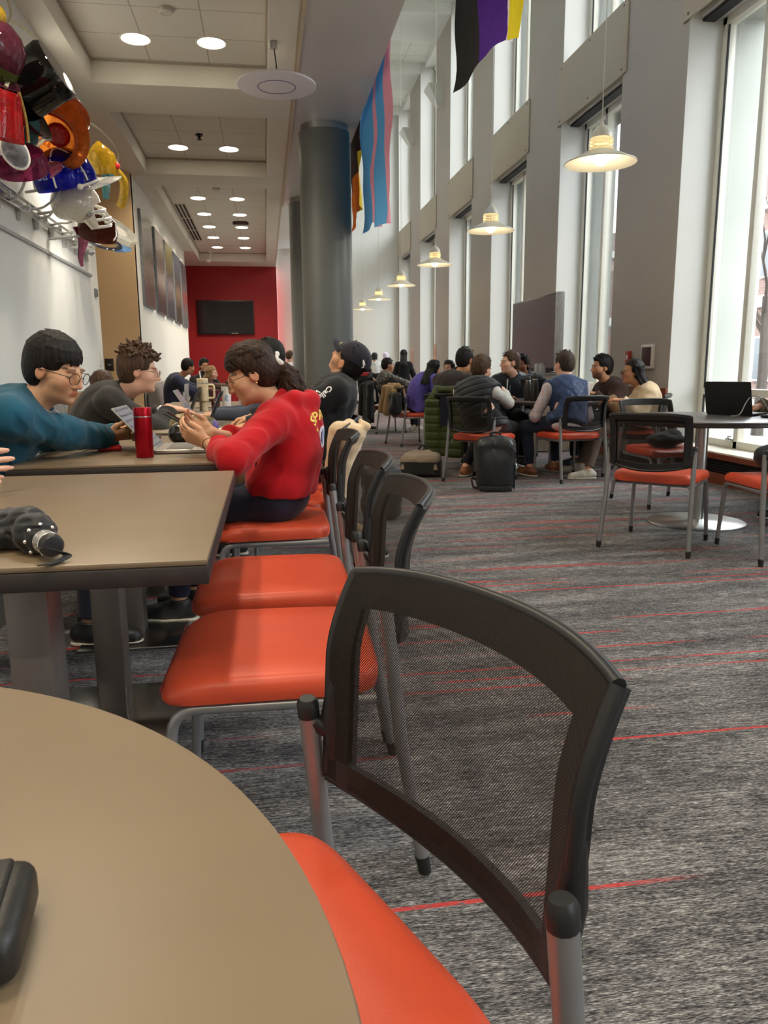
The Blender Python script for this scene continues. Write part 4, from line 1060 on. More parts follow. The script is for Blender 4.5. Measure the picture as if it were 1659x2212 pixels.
    # ---- hair, glasses
    if hair:
        V, Q, L = hair_build(hair[0], H, R, s, hres or max(.004, res * .8), hair_extra, int(abs(P[1] * 771)) % 89 + 1); np_mesh({'hijab': 'headscarf', 'hood': 'hood'}.get(hair[0], 'hair'), V, Q, hair[1], root, loc)
    if glasses: add_glasses(root, H, R, s, loc, glasses)
    info = dict(root=root, loc=loc, H=H, R=R, N=N, P=P, f=f, rt=rt, up=up, arms=arms, legs=lg, spine=spine, top=tp, axes=sec_axes, s=s)
    return info
D2R = math.radians
def V3(v): return np.array([v[0], v[1], v[2]], float)
def PY(px, py, y): return V3(ony(px, py, y))
def clothes():
    pass
# ================================================================= the people
NAVY = cloth('navy_trousers', srgb(40, 42, 58)); JEANS = cloth('dark_jeans', srgb(36, 44, 62)); BLK = cloth('black_trousers', srgb(24, 24, 27)); KHAKI = cloth('khaki_trousers', srgb(168, 146, 112)); GREYP = cloth('grey_brown_trousers', srgb(112, 98, 88))
SHB = mat('black_shoe', (.02, .02, .022), .5); SHW = mat('off_white_sneaker', srgb(212, 206, 192), .6); SHBR = mat('brown_leather_shoe', srgb(122, 70, 40), .45); SHT = mat('tan_shoe', srgb(150, 92, 52), .5)
HBLK = hair_mat('black_hair', (.012, .009, .008)); HDK = hair_mat('dark_brown_hair', (.036, .017, .009)); HBR = hair_mat('brown_hair', (.075, .040, .022)); HGREY = hair_mat('cropped_brown_hair', (.06, .042, .032)); HBLO = hair_mat('blonde_hair', (.38, .23, .11))
FWD = lambda a: np.array([math.cos(a), math.sin(a), 0.])
def seated_feet(P, yaw, d=.42, w=.10, dz=0.0, spread=0.0):
    f = FWD(yaw); r = np.array([f[1], -f[0], 0]); o = []
    for q in (-1, 1): p = np.array([P[0], P[1], 0.]) + f * d + r * q * w; o.append(((p[0], p[1], dz), f + r * q * .2))
    return o
def arms_at(W0, W1, d, pn=(0, 0, -1)): return [(W0, d, pn), (W1, d, pn)]
X = {}
# --- man in the teal sweatshirt
yaw = D2R(4); H = PY(121, 797, 3.10)
wl, wr = PY(240, 942, 3.47), PY(218, 946, 3.36)
X['teal'] = person('young man with glasses in a teal sweatshirt looking down at his phone', (-1.13, 3.14, .565), PY(66, 872, 3.13), H, yaw, D2R(-22), D2R(17),
    [((wl[0], wl[1] + .12, .795), (.92, -.3, .12), (.1, -.55, .8)), ((wr[0] + .01, wr[1] + .09, .795), (.92, .32, .12), (.1, .6, .8))], seated_feet((-1.13, 3.14), yaw, .40),
    cloth('teal_sweatshirt', srgb(30, 84, 106), .85), NAVY, SHB, ('fringe', HBLK), 'light', s=1.03, glasses=M_BLACKFRAME, res=.0045, hres=.0035, bow=.06, off=.014, closed=True, stubble=.15,
    elbow=[np.array([.2, .9, -.6]), np.array([.15, -.8, -.85])], hand=[dict(curl=.85, thumb=.5), dict(curl=.85, thumb=.5)], folds=.009)
# --- girl in the red hoodie
yaw = D2R(162); H = PY(541, 806, 3.20)
X['girl'] = person('girl with a dark ponytail and glasses in a red hoodie texting on her phone', (.045, 3.25, .575), PY(612, 872, 3.22), H, yaw, D2R(181), D2R(24),
    [(PY(447, 957, 3.10), (-.90, .12, .42), (.2, .75, .55)), (PY(456, 935, 3.30), (-.90, -.15, .40), (.2, -.75, .55))], seated_feet((.045, 3.25), yaw, .45, .08),
    cloth('red_hoodie', srgb(192, 20, 30), .8), NAVY, SHB, ('ponytail', HDK), 'light', s=.97, fem=True, glasses=M_BLACKFRAME, res=.0045, hres=.0032, bow=.045, off=.015, hem=.0, kind='hoodie', collar='hood', sleeve=.78, closed=True,
    elbow=[np.array([.35, -1., -.25]), np.array([.25, 1., -.5])], hand=[dict(curl=.55, thumb=.55), dict(curl=.6, thumb=.6)], folds=.007)
# --- man in black cap, leaning back
yaw = D2R(176); H = PY(753, 782, 4.42)
def cap_extra(F, g, R, s): pass
X['cap'] = person('man in a dark cap and black sports top leaning far back in his chair', (.22, 4.33, .575), PY(742, 826, 4.42), H, yaw, D2R(140), D2R(-44),
    [((-.32, 4.20, .70), (-.9, .1, -.2), (0, .3, -1)), ((-.30, 4.58, .74), (-.9, -.1, -.2), (0, -.3, -1))], [((.60, 4.44, 0), (.25, -.97, 0)), ((-.22, 4.5, 0), (-1, 0, 0))], cloth('black_sports_top', srgb(24, 25, 28), .75), KHAKI, SHB,
    ('crop', HBLK), 'light', s=.97, res=.0055, off=.018, kind='shirt', bow=-.02, elbow=[np.array([.3, -.5, -.6]), np.array([.3, .5, -.6])])
# --- young man in dark blazer
yaw = D2R(6); H = PY(302, 800, 4.72)
X['suit'] = person('young man with curly hair and glasses in a dark blazer typing on a laptop', (-1.10, 4.80, .57), PY(258, 850, 4.78), H, yaw, D2R(4), D2R(8),
    [(PY(362, 880, 5.08), (.98, .1, -.12), (0, 0, -1)), (PY(372, 884, 4.88), (.98, .12, -.12), (0, 0, -1))], seated_feet((-1.10, 4.8), yaw, .42), cloth('charcoal_blazer', srgb(50, 47, 44), .8), BLK, SHB,
    ('curly', HBR), 'fair', s=1.04, glasses=mat('steel_spectacle_frame', (.4, .38, .34), .3, 1.0), res=.0055, off=.02, kind='blazer', bow=.05, brow=(.07, .04, .025), collar='stand', sleeve=.90, sleeves_mat=cloth('white_dress_shirt', srgb(225, 222, 218)),
    elbow=[np.array([.1, .6, -.8]), np.array([.1, -.7, -.7])], hand=[dict(curl=.35, thumb=.2), dict(curl=.35, thumb=.2)])
# --- long brown hair behind the blazer
H = PY(222, 832, 6.4); X['brownhair'] = person('woman with long brown hair on the bench, half hidden behind the blazer', (-1.42, 6.5, .57), (-1.38, 6.42, .86), H, D2R(40), D2R(85), D2R(15),
    [((-1.0, 6.5, .76), (1, 0, 0), (0, 0, -1)), ((-1.0, 6.25, .76), (1, 0, 0), (0, 0, -1))], seated_feet((-1.42, 6.5), 0, .42), cloth('camel_jumper', srgb(140, 108, 74)), BLK, SHB, ('long', HBR), 'fair', s=.9, fem=True, res=.008)
# --- far bench group
H = PY(407, 792, 13.0); X['navy'] = person('person in a navy hooded sweatshirt leaning over the far table', (-1.5, 13.05, .57), PY(386, 815, 13.0), H, 0.1, D2R(30), D2R(15),
    [((-.95, 13.2, .78), (1, 0, 0), (0, 0, -1)), ((-.95, 12.9, .78), (1, 0, 0), (0, 0, -1))], seated_feet((-1.5, 13.05), 0, .45), cloth('navy_hoodie', srgb(52, 56, 78)), BLK, SHB, ('short', HBLK), 'tan', res=.009, kind='hoodie', collar='hood', off=.03)
H = PY(441, 790, 13.9); X['hairhand'] = person('dark-haired person with one hand raised to the head at the far bench', (-1.15, 14.0, .57), PY(441, 815, 13.9), H, D2R(-60), D2R(-70), 0.1,
    [((-.6, 13.8, .78), (1, 0, 0), (0, 0, -1)), (PY(440, 803, 13.7), (.2, 0, 1), (1, 0, 0))], seated_feet((-1.15, 14.0), D2R(-60), .4), cloth('black_jumper', srgb(30, 28, 30)), BLK, SHB, ('short', HBLK), 'tan', res=.009)
H = PY(458, 806, 13.2); X['blonde'] = person('blonde woman in a brown top facing right at the far table', (-1.0, 13.4, .57), PY(452, 828, 13.3), H, 0.0, D2R(-15), .15,
    [((-.35, 13.5, .78), (1, 0, 0), (0, 0, -1)), ((-.4, 13.1, .78), (1, 0, 0), (0, 0, -1))], seated_feet((-1.0, 13.4), 0, .4), cloth('brown_top', srgb(84, 66, 50)), BLK, SHB, ('long', HBLO), 'fair', s=.92, fem=True, res=.009)
H = PY(578, 772, 5.55); X['behindgirl'] = person('dark-haired person mostly hidden behind the girl in red', (.12, 5.5, .57), (.10, 5.53, 1.0), H, D2R(180), D2R(190), .1,
    [((-.35, 5.4, .77), (-1, 0, 0), (0, 0, -1)), ((-.35, 5.65, .77), (-1, 0, 0), (0, 0, -1))], seated_feet((.12, 5.5), D2R(180), .45), cloth('grey_blue_jumper', srgb(70, 76, 92)), BLK, SHB, ('short', HBLK), 'light', res=.008)
chair(.14, 5.5, (-1, 0), 'orange chair hidden behind the girl in red, third place of the row', G)
# --- fingers that enter the frame at the left
W = PY(-150, 1016, 2.22); X['edge'] = person('person at the left edge of whom only the fingertips show above the table', (-1.42, 2.2, .57), (-1.32, 2.2, 1.0), (-1.26, 2.2, 1.20), 0.0, 0.0, .1,
    [((-1.0, 2.5, .79), (1, 0, 0), (0, 0, -1)), (W, (.97, .10, .06), (0, .95, -.1))], seated_feet((-1.42, 2.2), 0, .42), cloth('dark_green_jumper', srgb(52, 60, 54)), BLK, SHB, ('short', HDK), 'fair', res=.005, s=1.2, hand=[{}, dict(curl=.42, thumb=.3, spread=.02)])
# --- group round the middle table
V1y = math.atan2(.69, .72)
H = PY(1041, 797, 7.42); X['vest'] = person('man in a black puffer vest with white sleeves seen from behind', (2.09, 7.20, .58), PY(1030, 835, 7.33), H, V1y, D2R(38), D2R(12),
    [((2.46, 7.72, .77), (.7, .7, -.1), (0, 0, -1)), ((2.40, 7.58, .84), (-.2, .9, .5), (-.3, .8, 0))], [((1.97, 7.50, 0), (.5, .85, 0)), ((2.52, 7.62, 0), (.8, .6, 0))], cloth('black_puffer', srgb(34, 35, 39), .45), BLK, SHT,
    ('short', HBR), 'fair', s=1.05, kind='vest', sleeves_mat=cloth('white_knit_sleeve', srgb(206, 204, 196)), off=.040, puff=.062, res=.007, hem=.13, bow=.06, collar='stand', elbow=[None, np.array([.85, -.45, -1.2])])
byaw = math.atan2(.98, -.2)
H = PY(1218, 787, 7.42); X['blue'] = person('man in a navy quilted vest over a plaid shirt seen from behind', (2.90, 7.16, .58), PY(1220, 828, 7.34), H, byaw, D2R(110), D2R(8),
    [((2.76, 7.47, .74), (.3, .9, 0), (0, 0, -1)), ((3.04, 7.50, .74), (-.3, .9, 0), (0, 0, -1))], [((2.62, 7.36, 0), (-.3, .95, 0)), ((2.98, 7.62, 0), (-.1, 1, 0))], cloth('navy_quilted_vest', srgb(44, 62, 98), .5, kind='quilt'), JEANS, SHBR,
    ('crop', HGREY), 'fair', s=1.06, kind='vest', sleeves_mat=cloth('pale_plaid_shirt', srgb(208, 196, 196), kind='plaid'), off=.024, res=.0065, hem=.07, bow=.05, collar='stand', elbow=[np.array([-.7, -.5, -1.]), np.array([.7, -.5, -1.])])
H = PY(1101, 783, 8.5); X['jacket'] = person('man in a black jacket turned to his right on the far side of the group', (2.74, 8.62, .58), PY(1112, 815, 8.58), H, D2R(262), D2R(190), 0.0,
    [((2.95, 8.2, .77), (0, -1, 0), (0, 0, -1)), ((2.52, 8.22, .77), (0, -1, 0), (0, 0, -1))], seated_feet((2.74, 8.6), D2R(265), .4), cloth('black_rain_jacket', srgb(22, 24, 32), .4), BLK, SHB, ('crop', HBR), 'fair', s=1.05, kind='jacket', off=.03, res=.007, collar='stand', brow=(.08, .05, .03))
H = PY(1128, 788, 9.2); X['behindjacket'] = person('dark-haired person mostly hidden behind the man in the black jacket', (3.12, 9.25, .58), PY(1135, 815, 9.25), H, D2R(250), D2R(230), 0.1,
    [((3.05, 8.98, .7), (0, -1, 0), (0, 0, -1)), ((2.88, 9.02, .7), (0, -1, 0), (0, 0, -1))], seated_feet((3.12, 9.25), D2R(250), .4), cloth('dark_patterned_jacket', srgb(46, 48, 56)), BLK, SHB, ('short', HBLK), 'brown', kind='jacket', off=.03, res=.008, collar='hood')
chair(3.14, 9.32, (-.34, -.94), 'orange chair behind the man in the black jacket, mostly hidden', G)
H = PY(1299, 793, 7.92); X['brown'] = person('bearded man in a dark brown pullover turned to the left', (3.78, 7.94, .58), PY(1312, 832, 7.94), H, D2R(184), D2R(186), 0.0,
    [((3.42, 7.72, .80), (-.8, .3, .3), (.3, 0, -1)), ((3.40, 8.1, .77), (-1, 0, 0), (0, 0, -1))], seated_feet((3.78, 7.94), D2R(184), .42), cloth('brown_pullover', srgb(66, 44, 38)), BLK, SHB, ('short', HBLK), 'tan', s=1.05, off=.024, res=.0065, stubble=.75, collar='stand', bow=.05)
H = PY(1366, 803, 7.22); X['beige'] = person('woman with long dark hair and glasses in a beige overshirt', (3.66, 7.2, .58), PY(1392, 838, 7.22), H, D2R(162), D2R(172), D2R(2),
    [((3.40, 7.04, .76), (-.9, .3, .1), (0, .2, -1)), ((3.42, 7.32, .76), (-.9, 0, 0), (0, 0, -1))], [((3.10, 7.06, 0), (-.9, .1, 0)), ((3.2, 7.5, 0), (-.9, .3, 0))], cloth('beige_overshirt', srgb(206, 180, 146)), GREYP, SHW, ('longwavy', HBLK), 'tan', s=.97, fem=True, off=.026, kind='shirt', res=.0065, glasses=M_BLACKFRAME, bow=.05, collar='stand')
H = PY(1006, 778, 8.05); X['dark'] = person('man with glasses in a dark brown shirt, leaning in behind the puffer vest', (1.97, 8.08, .58), PY(984, 812, 8.06), H, .6, D2R(35), D2R(8),
    [((2.5, 8.25, .77), (1, 0, 0), (0, 0, -1)), ((2.5, 7.9, .77), (1, 0, 0), (0, 0, -1))], seated_feet((1.97, 8.08), .7, .42), cloth('dark_brown_shirt', srgb(50, 42, 42)), BLK, SHB, ('crop', HBLK), 'tan', s=1.07, kind='shirt', off=.022, res=.007, glasses=M_BLACKFRAME, collar='stand', bow=.07)
# --- farther people on the right
H = PY(938, 797, 10.75); X['purple'] = person('woman with long black hair in a violet cable-knit sweater', (2.12, 10.86, .58), PY(930, 815, 10.82), H, D2R(16), D2R(30), D2R(18),
    [((2.6, 11.05, .77), (1, 0, 0), (0, 0, -1)), ((2.62, 10.72, .77), (1, 0, 0), (0, 0, -1))], seated_feet((2.12, 10.86), .3, .45), cloth('violet_cable_knit', srgb(118, 106, 204), kind='cable'), BLK, SHB, ('long', HBLK), 'light', s=.97, fem=True, off=.03, res=.007, bow=.10)
H = PY(969, 795, 11.7); X['face'] = person('smiling dark-haired woman facing the camera between two men', (2.95, 11.85, .58), PY(975, 815, 11.75), H, D2R(240), D2R(225), .1,
    [((2.7, 11.5, .77), (-.5, -.8, 0), (0, 0, -1)), ((2.95, 11.45, .77), (-.3, -.9, 0), (0, 0, -1))], seated_feet((2.95, 11.85), D2R(245), .4), cloth('black_sweater', srgb(28, 26, 30)), BLK, SHB, ('long', HBLK), 'light', s=.93, fem=True, res=.0075)
chair(3.0, 11.95, (-.42, -.9), 'orange chair under the smiling woman at the far table', G)
H = PY(838, 789, 13.0); X['camo'] = person('person in a patterned floral shirt seated at the far table', (2.10, 12.97, .58), PY(833, 808, 12.98), H, .2, D2R(10), D2R(8),
    [((2.55, 13.2, .77), (1, 0, 0), (0, 0, -1)), ((2.55, 12.9, .77), (1, 0, 0), (0, 0, -1))], seated_feet((2.10, 12.97), .2, .45), cloth('patterned_shirt', srgb(70, 60, 50), kind='camo'), JEANS, SHW, ('crop', HBLK), 'tan', off=.02, res=.008, kind='shirt')
def stand(key, label, px, py, Y, yaw, top, bot, hair, hm, skin, hands=None, **kw):
    H = PY(px, py, Y); s = kw.pop('s', (H[2] + .12) / 1.75); f = FWD(yaw); r = np.array([f[1], -f[0], 0]); P = np.array([H[0], H[1], .93 * s]); N = np.array([H[0] - f[0] * .02, H[1] - f[1] * .02, H[2] - .20 * s])
    hands = hands or [(P - r * .26 + f * .1 + np.array([0, 0, -.05]), (0, 0, -1), r), (P + r * .26 + f * .1 + np.array([0, 0, -.05]), (0, 0, -1), -r)]
    X[key] = person(label, P, N, H, yaw, yaw + kw.pop('turn', 0), kw.pop('pitch', .05), hands, [(np.array([P[0], P[1], 0]) - r * .1, f - r * .2), (np.array([P[0], P[1], 0]) + r * .1, f + r * .2)], top, bot, SHB, (hair, hm), skin, s=s, res=kw.pop('res', .010), bow=.01, **kw)
stand('standblack', 'woman standing in black with long black hair, at the white counter', 872, 766, 17.6, D2R(80), cloth('black_top', srgb(18, 18, 20)), BLK, 'long', HBLK, 'tan', fem=True)
stand('whitejacket', 'person standing in a white hooded jacket with short black hair', 809, 771, 20.0, D2R(80), cloth('white_jacket', srgb(214, 218, 216)), BLK, 'bob', HBLK, 'light', kind='jacket', off=.03, collar='hood')
stand('scarf', 'person standing in a pale pink top and lilac patterned headscarf', 834, 770, 20.3, D2R(60), cloth('pale_pink_top', srgb(212, 190, 188)), BLK, 'hijab', cloth('lilac_scarf', srgb(200, 184, 214), kind='floral'), 'tan', fem=True)
stand('bycolumn', 'person in a pale grey sweatshirt standing beyond the rear column', 627, 769, 16.0, D2R(20), cloth('pale_grey_top', srgb(196, 198, 202)), BLK, 'short', HBR, 'fair', turn=.3)
hw = PY(806, 818, 13.45); stand('leaner', 'person standing in black leaning a hand on the coat-hung chair', 789, 775, 13.7, D2R(10), cloth('black_jacket', srgb(20, 20, 22)), BLK, 'short', HBLK, 'light',
    hands=[((2.1, 13.9, .95), (.6, 0, -.6), (0, 0, -1)), (hw, (.75, -.1, -.5), (0, 0, -1))], kind='jacket', off=.03, res=.008)
# --- hand and sleeve at the right edge
hw = PY(1640, 878, 5.12); X['right'] = person('person beyond the right edge whose hand rests by the laptop', (3.88, 4.76, .57), (3.80, 4.80, 1.0), (3.77, 4.82, 1.2), D2R(176), D2R(180), .25,
    [((3.52, 4.55, .78), (-1, .1, 0), (0, 0, -1)), (hw, (-.97, .08, -.12), (0, 0, -1))], [((3.58, 4.66, 0), (-1, 0, 0)), ((3.66, 4.92, 0), (-1, 0, 0))], cloth('olive_fleece', srgb(104, 92, 72)), BLK, SHB, ('short', HDK), 'fair', off=.028, res=.006, hand=[{}, dict(curl=.6, thumb=.2)])
chair(3.90, 4.78, (-1, .08), 'orange chair at the right edge under the laptop user', G)
# ================================================================= glass hats on the left wall
def tint_glass(name, col, dense=.55, rough=.04, glow=.0):
    T = NT(name); co = T.objco(); n = T.noise(co, 7, 3, .6, .8); d = tuple(c * .55 for c in col)
    c = T.ramp(n, [(.3, d), (.65, col)])
    lw = T('ShaderNodeLayerWeight', Blend=.35); tr = T('ShaderNodeBsdfTransparent'); T.set(tr.inputs[0], c)
    pb = T.bsdf(**{'Base Color': c, 'Roughness': rough, 'Specular IOR Level': .8, 'Coat Weight': .6, 'Coat Roughness': .02, 'Normal': T.bump(T.noise(co, 16, 2), .25, .01)})
    tl = T('ShaderNodeBsdfTranslucent'); T.set(tl.inputs[0], c); m1 = T('ShaderNodeMixShader'); m1.inputs[0].default_value = .45; T.set(m1.inputs[1], pb); T.set(m1.inputs[2], tl)
    mx = T('ShaderNodeMixShader'); T.set(mx.inputs[0], T.math('ADD', dense, T.math('MULTIPLY', lw.outputs['Facing'], 1 - dense), None, True)); T.set(mx.inputs[1], tr); T.set(mx.inputs[2], m1)
    return T.done(mx)
GL = dict(black=mat('black_glass', (.008, .007, .007), .06, coat=.8), orange=tint_glass('orange_glass', (.85, .27, .04), .5), red=tint_glass('red_glass', (.72, .03, .035), .85), blue=tint_glass('cobalt_glass', (.02, .03, .62), .8),
          plum=tint_glass('plum_glass', (.30, .08, .14), .8), green=tint_glass('moss_glass', (.20, .26, .07), .7), magenta=tint_glass('magenta_glass', (.42, .05, .16), .6), yellow=tint_glass('amber_yellow_glass', (.80, .58, .05), .6),
          teal=tint_glass('teal_glass', (.10, .34, .38), .55), clear=tint_glass('smoky_clear_glass', (.62, .66, .70), .3), amber=tint_glass('amber_brown_glass', (.20, .05, .025), .8), ivory=mat('ivory_glass', srgb(232, 224, 204), .12, coat=.6),
          milk=mat('milk_glass', srgb(238, 236, 228), .3, coat=.3), sky=tint_glass('pale_blue_glass', (.25, .45, .72), .6))
M_CREAMTUBE = mat('cream_tube', srgb(232, 222, 188), .35); M_GREYTUBE = mat('grey_tube', srgb(196, 196, 190), .35)
XH = -1.56
def hp(px, py, x=XH): return onx(px, py, x)
def hat(name, label, px, py, size, tilt, build, x=XH, mats=None):
    """a glass hat whose axis (local z = crown) is tilted: tilt = (rot about y, rot about x, rot about z)"""
    t = thing(name, label, 'glass hat', hp(px, py, x)); t.rotation_euler = tilt; t.scale = (size, size, size); t['group'] = 'glass hats on the wall'
    build(t)
    p_ = t.location; Mi = (Matrix.Translation(p_) @ __import__('mathutils').Euler(tilt).to_matrix().to_4x4() @ Matrix.Scale(size, 4)).inverted()
    bm = BM(); tube(bm, [Mi @ p_, Mi @ Vector((XL + .012, p_.y + .03, p_.z - .05))], .012 / size, 6); obj('wall_mount', bm, M_GREYTUBE, t); return t
def shell_lathe(bm, prof, seg=40, th=.012, squash=(1, 1), warp=0.0):
    lathe(bm, prof, seg)
    for v in bm.verts:
        a = math.atan2(v.co.y, v.co.x); w = 1 + warp * math.sin(3 * a + v.co.z * 6); v.co.x *= squash[0] * w; v.co.y *= squash[1] * w
    bmesh.ops.solidify(bm, geom=list(bm.faces), thickness=th)
def b_tophat(t):
    bm = BM(); shell_lathe(bm, [(.36, 0), (.37, .25), (.385, .55), (.40, .70), (.37, .76), (.0, .77)], warp=.03); obj('crown', bm, GL['black'], t)
    bm = BM(); shell_lathe(bm, [(.36, 0), (.50, -.02), (.60, .05), (.63, .10)], squash=(1.0, 1.15)); obj('brim', bm, mat('dark_brown_glass', (.035, .018, .014), .1, coat=.7), t)
def b_dome(t):
    bm = BM(); shell_lathe(bm, [(.50, .12), (.50, .28), (.44, .46), (.30, .60), (.12, .67), (0, .68)]); obj('crown', bm, GL['plum'], t)
    bm = BM(); shell_lathe(bm, [(.46, -.10), (.52, .0), (.505, .12)]); obj('band', bm, GL['green'], t)
    bm = BM(); shell_lathe(bm, [(.46, -.10), (.56, -.14), (.62, -.10)]); obj('brim', bm, GL['plum'], t)
def b_pail(t):
    bm = BM(); shell_lathe(bm, [(.46, -.35), (.44, -.2), (.37, .3), (.34, .40), (.0, .42)]); obj('crown', bm, GL['red'], t)
    bm = BM(); tube(bm, smooth_path([(.30, .05, .46), (.42, .1, .1), (.50, .12, -.3)]), .03, 8); obj('tassel', bm, mat('gold_tassel', (.42, .28, .08), .25, .9), t)
def b_fedora(t):
    bm = BM(); shell_lathe(bm, [(.42, 0), (.45, .3), (.42, .62), (.26, .84), (.0, .88)], squash=(1, 1.15), warp=.02); obj('crown', bm, GL['orange'], t)
    bm = BM(); shell_lathe(bm, [(.42, .0), (.50, -.05), (.60, -.02), (.68, .06)], squash=(.85, 1.2)); obj('brim', bm, GL['orange'], t)
    bm = BM(); shell_lathe(bm, [(.405, -.01), (.43, .03), (.415, .07)], squash=(1, 1.15)); obj('hat_band', bm, GL['red'], t)
    bm = BM(); ball(bm, (.05, 0, .16), (.2, .22, .14)); obj('inner_glow_piece', bm, GL['red'], t)
def bill(bm, y0, L, W, drop=.1, th=.02, zz=0.0):
    P = []
    for i in range(9):
        u = -1 + 2 * i / 8; P.append([(W * u * (1 - .12 * j / 6), y0 * math.sqrt(max(0, 1 - u * u * .8)) + L * (j / 6) * math.sqrt(max(.02, 1 - u * u * .95)), zz - drop * (u * u) - .05 * (j / 6) ** 2) for j in range(7)])
    grid_sheet(bm, P, th)
def b_ballcap(t):
    bm = BM(); shell_lathe(bm, [(.50, 0), (.51, .15), (.46, .36), (.32, .50), (.12, .57), (0, .58)]); obj('crown', bm, GL['blue'], t)
    bm = BM(); bill(bm, .48, .46, .46, .06, .02); obj('bill', bm, GL['milk'], t)
    bm = BM()
    for a in (0, PI / 3, 2 * PI / 3): tube(bm, [(.535 * math.cos(b) * math.sin(a), .535 * math.cos(b) * math.cos(a), .60 * math.sin(b)) for b in np.linspace(.1, PI - .1, 18)], .016, 6)
    tube(bm, [(.53 * math.cos(a), .53 * math.sin(a), .005) for a in np.linspace(.2, PI - .2, 16)], .022, 8); ball(bm, (.52, .1, .0), .05); obj('piping', bm, GL['milk'], t)
    cu = bpy.data.curves.new('lettering', 'FONT'); cu.body = 'Ba'; cu.size = .26; tmp = bpy.data.objects.new('lettering', cu); COL.objects.link(tmp)
    dg = bpy.context.evaluated_depsgraph_get(); me = bpy.data.meshes.new_from_object(tmp.evaluated_get(dg)); bpy.data.objects.remove(tmp)
    for v in me.vertices:
        a = -.9 + (v.co.x - .15) * 1.9; h = .20 + v.co.y; r = .525 * math.sqrt(max(.05, 1 - (h / .66) ** 2)); v.co = Vector((r * math.cos(a) * 1.02, r * math.sin(a) * 1.02, h))
    link('lettering', me, mat('pale_blue_lettering', srgb(170, 180, 235), .4), t)
def b_cap2(t):
    bm = BM(); shell_lathe(bm, [(.46, 0), (.47, .14), (.42, .34), (.26, .46), (0, .50)]); obj('crown', bm, GL['magenta'], t)
    bm = BM(); bill(bm, .44, .40, .44, .05); obj('bill', bm, GL['magenta'], t)
def b_bulb(t):
    bm = BM(); ball(bm, (0, 0, 0), (.36, .26, .50), None, 24, 16); obj('globe', bm, GL['clear'], t)
    bm = BM(); tube(bm, [(.38 * math.cos(a), 0, .53 * math.sin(a)) for a in np.linspace(0, 2 * PI, 30)], .04, 8, False); obj('rim', bm, GL['milk'], t)
def b_jester(t):
    bm = BM(); shell_lathe(bm, [(.42, -.1), (.44, .1), (.36, .42), (.18, .62), (.03, .74), (0, .75)], squash=(1, .8), warp=.06); obj('crown', bm, GL['yellow'], t)
    bm = BM(); tube(bm, smooth_path([(.34, 0, -.02), (.52, .05, -.3), (.44, .1, -.75), (.30, .12, -1.0)]), [.12] * 18 + [.02], 12); obj('point', bm, GL['yellow'], t)
    bm = BM(); ball(bm, (.40, -.12, .1), .085); obj('red_dot', bm, mat('glossy_red', (.7, .02, .02), .1, coat=.6), t)
def b_wing(t):
    bm = BM(); P = [[(u * .22 * (1 - .6 * j / 8) + .02 * math.sin(j), .04 * math.cos(u * 3), .55 - j * .15) for u in np.linspace(-1, 1, 7)] for j in range(9)]; grid_sheet(bm, P, .03); obj('wing', bm, GL['teal'], t)
    bm = BM(); tube(bm, [(0, 0, .5), (.05, 0, .8)], [.12, .01], 8); obj('tip', bm, GL['teal'], t)
def b_football(t):
    bm = BM(); ball(bm, (0, 0, .1), (.50, .56, .50), None, 32, 20)
    for v in bm.verts:
        if v.co.y > .25 and v.co.z < .15: v.co.y = .25 + (v.co.y - .25) * .25
        if v.co.z < -.22: v.co.z = -.22 + (v.co.z + .22) * .35
    tube(bm, [(.44, .1, -.1), (.42, .26, -.34)], [.16, .1], 10); tube(bm, [(-.44, .1, -.1), (-.42, .26, -.34)], [.16, .1], 10); obj('helmet_shell', bm, GL['ivory'], t)
    bm = BM()
    for z, y in ((.02, .62), (-.16, .74), (-.32, .74)): tube(bm, smooth_path([(.45, .16, z - .04), (.34, y - .1, z), (0, y, z), (-.34, y - .1, z), (-.45, .16, z - .04)]), .036, 8)
    for x in (-.18, .18): tube(bm, [(x, .58, .02), (x, .70, -.16), (x, .70, -.32)], .032, 8)
    obj('face_mask', bm, GL['milk'], t)
    bm = BM(); cyl(bm, (.49, .12, -.06), .055, .04, 16, None); obj('stud', bm, M_STEEL, t)
def b_amber(t):
    bm = BM(); shell_lathe(bm, [(.44, -.1), (.46, .1), (.40, .38), (.22, .50), (0, .52)], squash=(1, .8), warp=.07); obj('crown', bm, GL['amber'], t)
    bm = BM(); P = [[(-.42 + .02 * j, .1 * math.sin(j * .7) + u * .30 * (1 - j / 9), .05 - j * .11) for u in np.linspace(-1, 1, 5)] for j in range(9)]; grid_sheet(bm, P, .03); obj('ear_flap', bm, GL['plum'], t)
def b_sailor(t):
    bm = BM(); shell_lathe(bm, [(.40, 0), (.56, .12), (.60, .34)], seg=10, th=.02); obj('brim', bm, GL['milk'], t)
    bm = BM(); shell_lathe(bm, [(.40, 0), (.38, .2), (.26, .30), (0, .32)], seg=24); obj('crown', bm, GL['milk'], t)
def b_visor(t):
    bm = BM(); tube(bm, [(.46 * math.cos(a), .46 * math.sin(a), 0) for a in np.linspace(0, 2 * PI, 36)], .035, 8, False, 2.2); obj('band', bm, mat('black_glass_band', (.01, .012, .02), .1, coat=.5), t)
    bm = BM(); bill(bm, .44, .42, .44, .05); obj('bill', bm, GL['sky'], t)
S_ = .36
hat('glass_bowler', 'plum and moss green striped glass dome hat at the left edge', -28, 128, .35, (.3, .7, 0), b_dome)
hat('glass_top_hat', 'glossy black glass top hat with a brown brim, lying tilted on its side', 26, 212, .47, (.12, 1.05, 0), b_tophat)
hat('glass_fez', 'bright red ribbed glass hat with gold tassel at the left edge of the photo', -6, 250, .33, (.12, .2, 0), b_pail, -1.46)
